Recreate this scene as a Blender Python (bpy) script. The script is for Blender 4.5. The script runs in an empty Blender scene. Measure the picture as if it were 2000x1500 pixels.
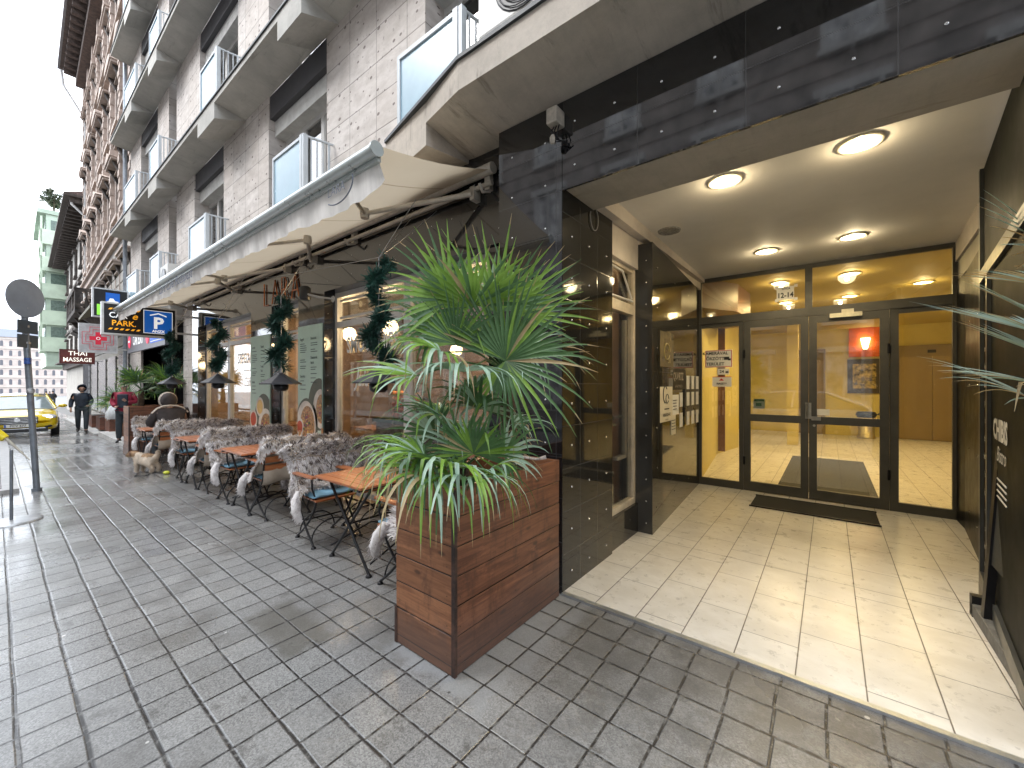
import bpy, bmesh, math, random
from math import sin, cos, pi, radians as R
from mathutils import Vector, Matrix, noise
SC = bpy.context.scene
COL = SC.collection
random.seed(7)
# ---------------------------------------------------------------- camera
CH = 1.55
cd = bpy.data.cameras.new('camera'); cam = bpy.data.objects.new('camera', cd); COL.objects.link(cam)
cam.location = (0, 0, CH); cam.rotation_euler = (R(90), 0, R(38.1))
cd.sensor_width = 36; cd.lens = 36*791/2000; cd.clip_end = 3000; cd.clip_start = 0.05
SC.camera = cam
# ---------------------------------------------------------------- sky and sun
w = bpy.data.worlds.new('World'); SC.world = w; w.use_nodes = True
nt = w.node_tree; nt.nodes.clear()
sky = nt.nodes.new('ShaderNodeTexSky'); sky.sky_type = 'NISHITA'; sky.sun_disc = False
sky.sun_elevation = R(42); sky.sun_rotation = R(200); sky.air_density = 1.0; sky.dust_density = 4.0
hs = nt.nodes.new('ShaderNodeHueSaturation'); hs.inputs['Saturation'].default_value = 0.22
mx = nt.nodes.new('ShaderNodeMix'); mx.data_type = 'RGBA'; mx.inputs[0].default_value = 0.6
mx.inputs[7].default_value = (12.6, 13.6, 15.0, 1)
bg = nt.nodes.new('ShaderNodeBackground'); bg.inputs['Strength'].default_value = 0.14
wo = nt.nodes.new('ShaderNodeOutputWorld')
nt.links.new(sky.outputs[0], hs.inputs['Color']); nt.links.new(hs.outputs[0], mx.inputs[6])
nt.links.new(mx.outputs[2], bg.inputs[0]); nt.links.new(bg.outputs[0], wo.inputs[0])
sd = bpy.data.lights.new('overcast_sun', 'SUN'); sd.energy = 1.0; sd.angle = R(25); sd.color = (1.0, .975, .94)
so = bpy.data.objects.new('overcast_sun', sd); COL.objects.link(so)
so.rotation_euler = (R(42), 0, R(-38))
SC.view_settings.view_transform = 'Standard'; SC.view_settings.look = 'None'
SC.view_settings.exposure = 1.4; SC.view_settings.gamma = 1
SC.cycles.max_bounces = 8; SC.cycles.transparent_max_bounces = 24
SC.cycles.glossy_bounces = 4; SC.cycles.diffuse_bounces = 4
SC.cycles.sample_clamp_indirect = 6; SC.cycles.caustics_reflective = False; SC.cycles.caustics_refractive = False
try: SC.cycles.use_denoising = True
except Exception: pass

FX, FY, RX, RY = -.6170, .7870, .7870, .6170
def at(u, v=None, X=None, Y=None, Z=None, d=None):
    """real-world point seen at photo pixel (u,v) at a given depth / on a given plane"""
    c = (u-1000)/791; dx = FX+RX*c; dy = FY+RY*c; dz = 0 if v is None else (751.5-v)/791
    if d is None:
        if X is not None: d = X/dx
        elif Y is not None: d = Y/dy
        else: d = (Z-CH)/dz
    return Vector((dx*d, dy*d, CH+dz*d))

# ---------------------------------------------------------------- materials
MC = {}
def newmat(name):
    m = bpy.data.materials.new(name); m.use_nodes = True
    b = m.node_tree.nodes['Principled BSDF']
    return m, m.node_tree, b
def c4(c): return (c[0], c[1], c[2], 1)
def mixc(nt, fac, a, b, blend='MIX'):
    n = nt.nodes.new('ShaderNodeMix'); n.data_type = 'RGBA'; n.blend_type = blend
    for i, s in ((0, fac), (6, a), (7, b)):
        if isinstance(s, (int, float)): n.inputs[i].default_value = s
        elif isinstance(s, (tuple, list)): n.inputs[i].default_value = c4(s)
        else: nt.links.new(s, n.inputs[i])
    return n.outputs[2]
def mth(nt, op, a, b=None, clamp=False):
    n = nt.nodes.new('ShaderNodeMath'); n.operation = op; n.use_clamp = clamp
    for i, s in ((0, a), (1, b)):
        if s is None: continue
        if isinstance(s, (int, float)): n.inputs[i].default_value = s
        else: nt.links.new(s, n.inputs[i])
    return n.outputs[0]
def coords(nt, world=False):
    if world:
        g = nt.nodes.new('ShaderNodeNewGeometry'); return g.outputs['Position']
    t = nt.nodes.new('ShaderNodeTexCoord'); return t.outputs['Object']
def noise_tex(nt, vec, scale, detail=4, rough=.6, dist=0):
    n = nt.nodes.new('ShaderNodeTexNoise'); n.inputs['Scale'].default_value = scale
    n.inputs['Detail'].default_value = detail; n.inputs['Roughness'].default_value = rough
    n.inputs['Distortion'].default_value = dist
    nt.links.new(vec, n.inputs['Vector']); return n.outputs[0]
def ramp(nt, fac, a, b):
    n = nt.nodes.new('ShaderNodeMapRange'); n.inputs[1].default_value = a; n.inputs[2].default_value = b
    n.interpolation_type = 'SMOOTHSTEP'
    nt.links.new(fac, n.inputs[0]); return n.outputs[0]
def mapping(nt, vec, scale=(1,1,1), loc=(0,0,0), rot=(0,0,0)):
    n = nt.nodes.new('ShaderNodeMapping'); n.inputs['Scale'].default_value = scale
    n.inputs['Location'].default_value = loc; n.inputs['Rotation'].default_value = rot
    nt.links.new(vec, n.inputs[0]); return n.outputs[0]
def bumpn(nt, h, b, strength=.3, dist=.01):
    n = nt.nodes.new('ShaderNodeBump'); n.inputs['Strength'].default_value = strength
    n.inputs['Distance'].default_value = dist; nt.links.new(h, n.inputs['Height'])
    nt.links.new(n.outputs[0], b.inputs['Normal'])
def sep(nt, vec):
    n = nt.nodes.new('ShaderNodeSeparateXYZ'); nt.links.new(vec, n.inputs[0]); return n.outputs
def joint(nt, s, pitch, off, width, soft=.35):
    """1 on the joint line, 0 inside the tile"""
    f = mth(nt, 'FRACT', mth(nt, 'DIVIDE', mth(nt, 'SUBTRACT', s, off), pitch))
    d = mth(nt, 'MULTIPLY', mth(nt, 'MINIMUM', f, mth(nt, 'SUBTRACT', 1.0, f)), pitch)
    n = nt.nodes.new('ShaderNodeMapRange'); nt.links.new(d, n.inputs[0])
    n.inputs[1].default_value = width*.5*(1-soft); n.inputs[2].default_value = width*.5*(1+soft)
    n.inputs[3].default_value = 1; n.inputs[4].default_value = 0; return n.outputs[0]
def cellid(nt, s, pitch, off):
    return mth(nt, 'FLOOR', mth(nt, 'DIVIDE', mth(nt, 'SUBTRACT', s, off), pitch))
def wn(nt, *s):
    c = nt.nodes.new('ShaderNodeCombineXYZ')
    for i, x in enumerate(s): nt.links.new(x, c.inputs[i])
    n = nt.nodes.new('ShaderNodeTexWhiteNoise'); n.noise_dimensions = '3D'
    nt.links.new(c.outputs[0], n.inputs[0]); return n.outputs[0]

def M(name, base=(.5,.5,.5), rough=.6, metal=0, var=.15, scale=6, bump=0, bscale=None, spec=.5, stretch=(1,1,1), coat=0, world=False, base2=None):
    """generic procedural material: base colour with mottling, roughness breakup and bump"""
    if name in MC: return MC[name]
    m, nt, b = newmat(name)
    co = mapping(nt, coords(nt, world), stretch)
    n1 = noise_tex(nt, co, scale, 5, .65)
    lo = tuple(max(0, x*(1-var*1.6)) for x in base) if base2 is None else base2
    hi = tuple(min(1, x*(1+var)) for x in base)
    nt.links.new(mixc(nt, ramp(nt, n1, .3, .7), lo, hi), b.inputs['Base Color'])
    r = nt.nodes.new('ShaderNodeMapRange'); nt.links.new(n1, r.inputs[0])
    r.inputs[1].default_value = .3; r.inputs[2].default_value = .7
    r.inputs[3].default_value = max(.02, rough*.85); r.inputs[4].default_value = min(1, rough*1.15)
    nt.links.new(r.outputs[0], b.inputs['Roughness'])
    b.inputs['Metallic'].default_value = metal; b.inputs['Specular IOR Level'].default_value = spec
    b.inputs['Coat Weight'].default_value = coat
    if bump: bumpn(nt, noise_tex(nt, co, bscale or scale*6, 4), b, bump)
    MC[name] = m; return m
def EM(name, col, strength):
    if name in MC: return MC[name]
    m, nt, b = newmat(name); b.inputs['Base Color'].default_value = c4(col)
    b.inputs['Emission Color'].default_value = c4(col); b.inputs['Emission Strength'].default_value = strength
    MC[name] = m; return m
def GL(name, tint=(.9,.95,.93), refl=1.0, alpha=0.0, rough=.0):
    """architectural pane: clear transparency plus fresnel reflection"""
    if name in MC: return MC[name]
    m, nt, b = newmat(name)
    out = nt.nodes['Material Output']
    tr = nt.nodes.new('ShaderNodeBsdfTransparent'); tr.inputs[0].default_value = c4(tint)
    gl = nt.nodes.new('ShaderNodeBsdfGlossy'); gl.inputs['Roughness'].default_value = rough
    gl.inputs[0].default_value = (1,1,1,1)
    fr = nt.nodes.new('ShaderNodeFresnel'); fr.inputs[0].default_value = 1.6
    f = mth(nt, 'MULTIPLY', fr.outputs[0], refl, True)
    mxs = nt.nodes.new('ShaderNodeMixShader'); nt.links.new(f, mxs.inputs[0])
    nt.links.new(tr.outputs[0], mxs.inputs[1]); nt.links.new(gl.outputs[0], mxs.inputs[2])
    if alpha > 0:
        df = nt.nodes.new('ShaderNodeBsdfDiffuse'); df.inputs[0].default_value = c4(tint)
        m2 = nt.nodes.new('ShaderNodeMixShader'); m2.inputs[0].default_value = alpha
        nt.links.new(mxs.outputs[0], m2.inputs[1]); nt.links.new(df.outputs[0], m2.inputs[2])
        nt.links.new(m2.outputs[0], out.inputs[0])
    else: nt.links.new(mxs.outputs[0], out.inputs[0])
    MC[name] = m; return m

def pavement_mat():
    m, nt, b = newmat('paving_slabs'); p = coords(nt, True)
    wob = noise_tex(nt, p, 1.3, 2)
    s = sep(nt, p)
    y = mth(nt, 'ADD', s[1], mth(nt, 'MULTIPLY', mth(nt, 'SUBTRACT', wob, .5), .02))
    x = mth(nt, 'ADD', s[0], mth(nt, 'MULTIPLY', mth(nt, 'SUBTRACT', noise_tex(nt, p, 2.1, 2), .5), .014))
    rowid = cellid(nt, y, .1865, .0585)
    xo = mth(nt, 'ADD', x, mth(nt, 'MULTIPLY', wn(nt, rowid, rowid, rowid), .018))
    wv = ramp(nt, noise_tex(nt, p, .9, 2), .35, .65)
    jx = joint(nt, xo, .199, .004, .0115); jyn = joint(nt, y, .1865, .0585, .0095)
    jyw = joint(nt, y, .1865, .0585, .017)
    jy = mth(nt, 'ADD', mth(nt, 'MULTIPLY', jyn, mth(nt, 'SUBTRACT', 1.0, wv)), mth(nt, 'MULTIPLY', jyw, wv))
    jj = mth(nt, 'MAXIMUM', jx, jy)
    idv = wn(nt, cellid(nt, xo, .199, .004), rowid, rowid)
    # exposed-aggregate speckle
    vo = nt.nodes.new('ShaderNodeTexVoronoi'); vo.inputs['Scale'].default_value = 170; nt.links.new(p, vo.inputs['Vector'])
    spk = sep(nt, vo.outputs['Color'])[0]
    fine = noise_tex(nt, p, 90, 3, .8)
    c = mixc(nt, spk, (.090,.089,.086), (.375,.372,.362))
    c = mixc(nt, .5, c, mixc(nt, fine, (.112,.111,.108), (.335,.333,.325)))
    idr = mth(nt, 'ADD', .88, mth(nt, 'MULTIPLY', idv, .24))
    cm = nt.nodes.new('ShaderNodeVectorMath'); cm.operation = 'SCALE'; nt.links.new(c, cm.inputs[0]); nt.links.new(idr, cm.inputs['Scale'])
    c = cm.outputs[0]
    big = noise_tex(nt, p, 1.1, 6, .62)
    c = mixc(nt, mth(nt, 'MULTIPLY', ramp(nt, big, .50, .64), .5), c, (.095,.088,.078))
    dirt = noise_tex(nt, p, 5.5, 7, .75)
    c = mixc(nt, mth(nt, 'MULTIPLY', ramp(nt, dirt, .56, .66), .5), c, (.07,.065,.058))
    # washed pale halo round the planter foot
    def boxd(cx, cy, hx, hy):
        ax = mth(nt, 'SUBTRACT', mth(nt, 'ABSOLUTE', mth(nt, 'SUBTRACT', s[0], cx)), hx)
        ay = mth(nt, 'SUBTRACT', mth(nt, 'ABSOLUTE', mth(nt, 'SUBTRACT', s[1], cy)), hy)
        return mth(nt, 'MAXIMUM', ax, ay)
    hd = mth(nt, 'ADD', boxd(-1.70, 2.02, .42, .62), mth(nt, 'MULTIPLY', mth(nt, 'SUBTRACT', noise_tex(nt, p, 7, 4), .5), .28))
    hm = mth(nt, 'SUBTRACT', 1.0, ramp(nt, hd, -.06, .03))
    c = mixc(nt, mth(nt, 'MULTIPLY', hm, .55), c, (.30,.31,.32))
    pd = mth(nt, 'ADD', boxd(-2.72, 1.15, .30, .13), mth(nt, 'MULTIPLY', mth(nt, 'SUBTRACT', noise_tex(nt, p, 9, 4), .5), .12))
    c = mixc(nt, mth(nt, 'MULTIPLY', mth(nt, 'SUBTRACT', 1.0, ramp(nt, pd, -.03, .05)), .6), c, (.085,.078,.062))
    # dark damp film by the threshold
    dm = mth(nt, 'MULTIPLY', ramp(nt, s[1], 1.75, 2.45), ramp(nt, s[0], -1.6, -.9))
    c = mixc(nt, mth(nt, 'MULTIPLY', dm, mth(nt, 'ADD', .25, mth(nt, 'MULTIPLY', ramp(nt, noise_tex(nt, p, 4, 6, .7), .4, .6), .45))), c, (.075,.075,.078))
    # chewing gum and bird spots
    v2 = nt.nodes.new('ShaderNodeTexVoronoi'); v2.inputs['Scale'].default_value = 6.2; nt.links.new(p, v2.inputs['Vector'])
    rr = sep(nt, v2.outputs['Color'])
    gum = mth(nt, 'LESS_THAN', v2.outputs['Distance'], mth(nt, 'MULTIPLY', rr[0], .075))
    gum = mth(nt, 'MULTIPLY', gum, mth(nt, 'GREATER_THAN', rr[1], .35))
    c = mixc(nt, mth(nt, 'MULTIPLY', gum, .85), c, mixc(nt, mth(nt, 'GREATER_THAN', rr[2], .35), (.035,.033,.03), (.62,.61,.58)))
    jc = mixc(nt, ramp(nt, noise_tex(nt, p, 26, 3), .50, .62), (.028,.026,.025), (.12,.118,.112))
    rd_ = mth(nt, 'MULTIPLY', ramp(nt, s[0], -1.9, -.6), ramp(nt, s[1], .3, 1.6))
    c = mixc(nt, mth(nt, 'MULTIPLY', rd_, mth(nt, 'ADD', .22, mth(nt, 'MULTIPLY', ramp(nt, noise_tex(nt, p, 6, 6, .7), .45, .6), .35))), c, (.07,.068,.066))
    c = mixc(nt, jj, c, jc)
    nt.links.new(c, b.inputs['Base Color'])
    wet = ramp(nt, noise_tex(nt, p, .7, 5, .6), .38, .62)
    rg = mth(nt, 'SUBTRACT', .44, mth(nt, 'MULTIPLY', wet, .24))
    far = mth(nt, 'MULTIPLY', ramp(nt, mth(nt, 'MULTIPLY', s[0], -1.0), 2.0, 12.0), .13)
    nt.links.new(mth(nt, 'SUBTRACT', rg, far), b.inputs['Roughness'])
    b.inputs['Specular IOR Level'].default_value = .62
    h = mth(nt, 'SUBTRACT', mth(nt, 'MULTIPLY', fine, .16), jj)
    h = mth(nt, 'ADD', h, mth(nt, 'MULTIPLY', idv, .22))
    bumpn(nt, h, b, .55, .006)
    return m
def tile_mat():
    m, nt, b = newmat('cream_floor_tiles'); p = coords(nt, True); s = sep(nt, p)
    col = cellid(nt, s[0], .2885, .146)
    yo = mth(nt, 'ADD', s[1], mth(nt, 'MULTIPLY', mth(nt, 'FLOOR', mth(nt, 'MULTIPLY', wn(nt, col, col, col), 3.99)), .19))
    L = .575
    jx = joint(nt, s[0], .2885, .146, .006); jy = joint(nt, yo, L, .2, .0055)
    jm = joint(nt, s[1], 50, 4.02, .006)
    j = mth(nt, 'MAXIMUM', mth(nt, 'MAXIMUM', jx, mth(nt, 'MULTIPLY', jy, .9)), jm)
    idv = wn(nt, col, cellid(nt, yo, L, .2), col)
    vein = noise_tex(nt, mapping(nt, p, (3.2, 4.6, 3), (0,0,0), (0,0,.5)), 1.3, 8, .62, .35)
    c = mixc(nt, ramp(nt, vein, .35, .68), (.60,.565,.50), (.70,.67,.61))
    c = mixc(nt, mth(nt, 'MULTIPLY', idv, .25), c, (.58,.54,.47))
    dirt = noise_tex(nt, p, 9, 7, .75)
    near = mth(nt, 'SUBTRACT', 1.0, mth(nt, 'MULTIPLY', ramp(nt, s[1], 2.5, 4.5), .6))
    c = mixc(nt, mth(nt, 'MULTIPLY', mth(nt, 'MULTIPLY', ramp(nt, dirt, .58, .70), .55), near), c, (.16,.14,.12))
    v2 = nt.nodes.new('ShaderNodeTexVoronoi'); v2.inputs['Scale'].default_value = 4.0; nt.links.new(p, v2.inputs['Vector'])
    rr = sep(nt, v2.outputs['Color'])
    sp = mth(nt, 'MULTIPLY', mth(nt, 'LESS_THAN', v2.outputs['Distance'], mth(nt, 'MULTIPLY', rr[0], .035)), mth(nt, 'GREATER_THAN', rr[1], .5))
    c = mixc(nt, mth(nt, 'MULTIPLY', sp, .7), c, (.1,.09,.08))
    c = mixc(nt, j, c, (.12,.10,.085))
    nt.links.new(c, b.inputs['Base Color'])
    nt.links.new(mth(nt, 'ADD', .16, mth(nt, 'MULTIPLY', dirt, .28)), b.inputs['Roughness'])
    bumpn(nt, mth(nt, 'SUBTRACT', mth(nt, 'MULTIPLY', vein, .06), j), b, .35, .004)
    return m
def granite_mat(name, px, ox, pz, oz, ax=0, base=(.010,.0105,.012), jw=.005, rough=.045, jcol=(.05,.05,.05), spec=.75):
    """polished black panels with hairline joints; ax = horizontal axis"""
    m, nt, b = newmat(name); p = coords(nt, True); s = sep(nt, p)
    j = mth(nt, 'MAXIMUM', joint(nt, s[ax], px, ox, jw), joint(nt, s[2], pz, oz, jw))
    n1 = noise_tex(nt, p, 3.5, 6, .7)
    c = mixc(nt, ramp(nt, n1, .4, .7), base, tuple(x*1.9 for x in base))
    c = mixc(nt, mth(nt, 'MULTIPLY', j, .8), c, jcol)
    dust = noise_tex(nt, mapping(nt, p, (6, 6, 1.2)), 2.2, 6, .7)
    dz = mth(nt, 'MULTIPLY', mth(nt, 'SUBTRACT', 1.0, ramp(nt, s[2], .05, 1.1)), .10)
    c = mixc(nt, mth(nt, 'ADD', mth(nt, 'MULTIPLY', ramp(nt, dust, .60, .74), .10), dz, True), c, (.18,.17,.16))
    nt.links.new(c, b.inputs['Base Color'])
    idv = wn(nt, cellid(nt, s[ax], px, ox), cellid(nt, s[2], pz, oz), cellid(nt, s[2], pz, oz))
    nt.links.new(mth(nt, 'ADD', rough, mth(nt, 'MULTIPLY', ramp(nt, dust, .45, .75), .10)), b.inputs['Roughness'])
    b.inputs['Specular IOR Level'].default_value = spec; b.inputs['Coat Weight'].default_value = .6 if ax == 0 else 0; b.inputs['Coat Roughness'].default_value = .03
    # each slab sits at its own slight tilt, so reflections break at the joints
    h = mth(nt, 'ADD', mth(nt, 'MULTIPLY', noise_tex(nt, p, .9, 2), .5), mth(nt, 'MULTIPLY', j, -.8))
    bumpn(nt, h, b, .05, .02)
    return m
def stone_mat():
    """travertine cladding: panel joints, pits and rusty runs"""
    m, nt, b = newmat('travertine_cladding'); p = coords(nt, True); s = sep(nt, p)
    j = mth(nt, 'MAXIMUM', joint(nt, s[0], .595, -4.92, .008), joint(nt, s[2], .415, .05, .010))
    idv = wn(nt, cellid(nt, s[0], .595, -4.92), cellid(nt, s[2], .415, .05), cellid(nt, s[2], .415, .05))
    n1 = noise_tex(nt, mapping(nt, p, (1, 1, 2.2)), 3.2, 7, .7)
    c = mixc(nt, ramp(nt, n1, .3, .7), (.47,.43,.40), (.66,.62,.59))
    c = mixc(nt, mth(nt, 'MULTIPLY', idv, .30), c, (.44,.38,.33))
    vo = nt.nodes.new('ShaderNodeTexVoronoi'); vo.inputs['Scale'].default_value = 1.0; vo.inputs['Randomness'].default_value = .38
    nt.links.new(mapping(nt, p, (6.7, 4, 9.6)), vo.inputs['Vector'])
    rc = sep(nt, vo.outputs['Color'])
    pit = mth(nt, 'LESS_THAN', vo.outputs['Distance'], mth(nt, 'ADD', .09, mth(nt, 'MULTIPLY', rc[0], .13)))
    pit = mth(nt, 'MULTIPLY', pit, mth(nt, 'GREATER_THAN', rc[1], .25))
    pit2 = ramp(nt, noise_tex(nt, mapping(nt, p, (9, 9, 3.5)), 2.6, 6, .8), .60, .66)
    allp = mth(nt, 'MAXIMUM', mth(nt, 'MULTIPLY', pit, .8), mth(nt, 'MULTIPLY', pit2, .55))
    c = mixc(nt, allp, c, (.13,.10,.09))
    c = mixc(nt, mth(nt, 'MULTIPLY', j, .75), c, (.13,.115,.10))
    nt.links.new(c, b.inputs['Base Color']); b.inputs['Roughness'].default_value = .8
    bumpn(nt, mth(nt, 'SUBTRACT', mth(nt, 'MULTIPLY', idv, .2), mth(nt, 'MAXIMUM', j, allp)), b, .5, .008)
    return m
def concrete_mat(name, base, stain=(.10,.07,.055), amt=.6, sc=1.0, th=.57):
    m, nt, b = newmat(name); p = coords(nt, True)
    n1 = noise_tex(nt, p, 2.2*sc, 7, .7)
    c = mixc(nt, ramp(nt, n1, .3, .7), tuple(x*.78 for x in base), tuple(x*1.1 for x in base))
    grit = noise_tex(nt, p, 120, 3, .8)
    c = mixc(nt, .3, c, mixc(nt, grit, tuple(x*.6 for x in base), tuple(x*1.3 for x in base)))
    st = noise_tex(nt, mapping(nt, p, (1.0, 5.5, 1.2) if th > .55 else (3.4, .55, .8)), 1.4, 7, .75, .3)
    c = mixc(nt, mth(nt, 'MULTIPLY', ramp(nt, st, th, th+.13), amt), c, stain)
    board = noise_tex(nt, mapping(nt, p, (14, 1.2, 14)), 1.5, 4, .6)
    c = mixc(nt, mth(nt, 'MULTIPLY', ramp(nt, board, .45, .75), .18), c, tuple(x*.55 for x in base))
    nt.links.new(c, b.inputs['Base Color']); b.inputs['Roughness'].default_value = .85
    bumpn(nt, mth(nt, 'ADD', mth(nt, 'MULTIPLY', board, .6), mth(nt, 'MULTIPLY', grit, .3)), b, .35, .008)
    return m
def wood_mat(name, lo, hi, axis=0, rough=.5, plank=None, poff=0, foot=0):
    """planks: grain runs along `axis`; plank pitch measured along z"""
    m, nt, b = newmat(name); p = coords(nt, True); s = sep(nt, p)
    sc = [22, 22, 22]; sc[axis] = 1.6
    if plank:
        row = cellid(nt, s[2], plank, poff); off = mth(nt, 'MULTIPLY', wn(nt, row, row, row), 13.0)
        cb = nt.nodes.new('ShaderNodeCombineXYZ')
        for i in range(3): nt.links.new(mth(nt, 'ADD', s[i], off), cb.inputs[i])
        q = cb.outputs[0]
    else: q = p
    g = noise_tex(nt, mapping(nt, q, sc), 1.0, 6, .65, 1.4)
    g2 = noise_tex(nt, mapping(nt, q, tuple(x*3.2 for x in sc)), 1.0, 3, .7)
    c = mixc(nt, ramp(nt, g, .3, .72), lo, hi)
    c = mixc(nt, mth(nt, 'MULTIPLY', ramp(nt, g2, .5, .75), .45), c, tuple(x*.45 for x in lo))
    if plank:
        c = mixc(nt, mth(nt, 'MULTIPLY', wn(nt, row, row, row), .45), c, tuple(x*.62 for x in lo))
        kn = nt.nodes.new('ShaderNodeTexVoronoi'); kn.inputs['Scale'].default_value = 1
        k2 = [6.5, 6.5, 9]; k2[axis] = 3.6
        nt.links.new(mapping(nt, q, k2), kn.inputs['Vector'])
        kd = mth(nt, 'SUBTRACT', 1.0, ramp(nt, kn.outputs['Distance'], .05, .16))
        c = mixc(nt, mth(nt, 'MULTIPLY', kd, .75), c, (.035,.018,.012))
        jz = joint(nt, s[2], plank, poff, .007)
        c = mixc(nt, mth(nt, 'MULTIPLY', jz, .9), c, (.02,.012,.009))
        scf = noise_tex(nt, mapping(nt, p, (5, 5, 2)), 1.5, 7, .75)
        c = mixc(nt, mth(nt, 'MULTIPLY', ramp(nt, scf, .50, .68), .65), c, (.05,.024,.017))
        sc2 = noise_tex(nt, mapping(nt, p, (3, 3, 9), (3,1,2)), 1.2, 7, .7)
        c = mixc(nt, mth(nt, 'MULTIPLY', ramp(nt, sc2, .56, .70), .35), c, tuple(min(1,x*1.5) for x in hi))
        if foot:
            fz = mth(nt, 'SUBTRACT', 1.0, ramp(nt, mth(nt, 'ADD', s[2], mth(nt, 'MULTIPLY', mth(nt, 'SUBTRACT', scf, .5), .5)), .10, foot))
            c = mixc(nt, mth(nt, 'MULTIPLY', fz, .55), c, (.085,.062,.055))
    nt.links.new(c, b.inputs['Base Color']); b.inputs['Roughness'].default_value = rough
    b.inputs['Specular IOR Level'].default_value = .4
    h = mth(nt, 'MULTIPLY', g2, .35)
    if plank: h = mth(nt, 'SUBTRACT', h, jz)
    bumpn(nt, h, b, .4, .004)
    return m
def fur_mat(name, root, tip, patch):
    m, nt, b = newmat(name); p = coords(nt)
    n1 = noise_tex(nt, p, 13, 5, .7); n2 = noise_tex(nt, p, 26, 4, .7)
    c = mixc(nt, ramp(nt, n2, .35, .65), root, tip)
    c = mixc(nt, mth(nt, 'MULTIPLY', ramp(nt, n1, .40, .66), .85), c, patch)
    nt.links.new(c, b.inputs['Base Color']); b.inputs['Roughness'].default_value = .75
    b.inputs['Specular IOR Level'].default_value = .25; b.inputs['Sheen Weight'].default_value = .25
    return m
def leaf_mat(name, c1, c2, tipc, rough=.38):
    m, nt, b = newmat(name); p = coords(nt)
    n1 = noise_tex(nt, p, 5, 4); n2 = noise_tex(nt, p, 60, 3)
    c = mixc(nt, ramp(nt, n1, .3, .7), c1, c2)
    c = mixc(nt, mth(nt, 'MULTIPLY', ramp(nt, n2, .55, .8), .5), c, tipc)
    nt.links.new(c, b.inputs['Base Color']); b.inputs['Roughness'].default_value = rough
    b.inputs['Specular IOR Level'].default_value = .6
    out = nt.nodes['Material Output']
    tl = nt.nodes.new('ShaderNodeBsdfTranslucent'); nt.links.new(c, tl.inputs[0])
    ms = nt.nodes.new('ShaderNodeMixShader'); ms.inputs[0].default_value = .25
    nt.links.new(b.outputs[0], ms.inputs[1]); nt.links.new(tl.outputs[0], ms.inputs[2]); nt.links.new(ms.outputs[0], out.inputs[0])
    return m

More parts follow.
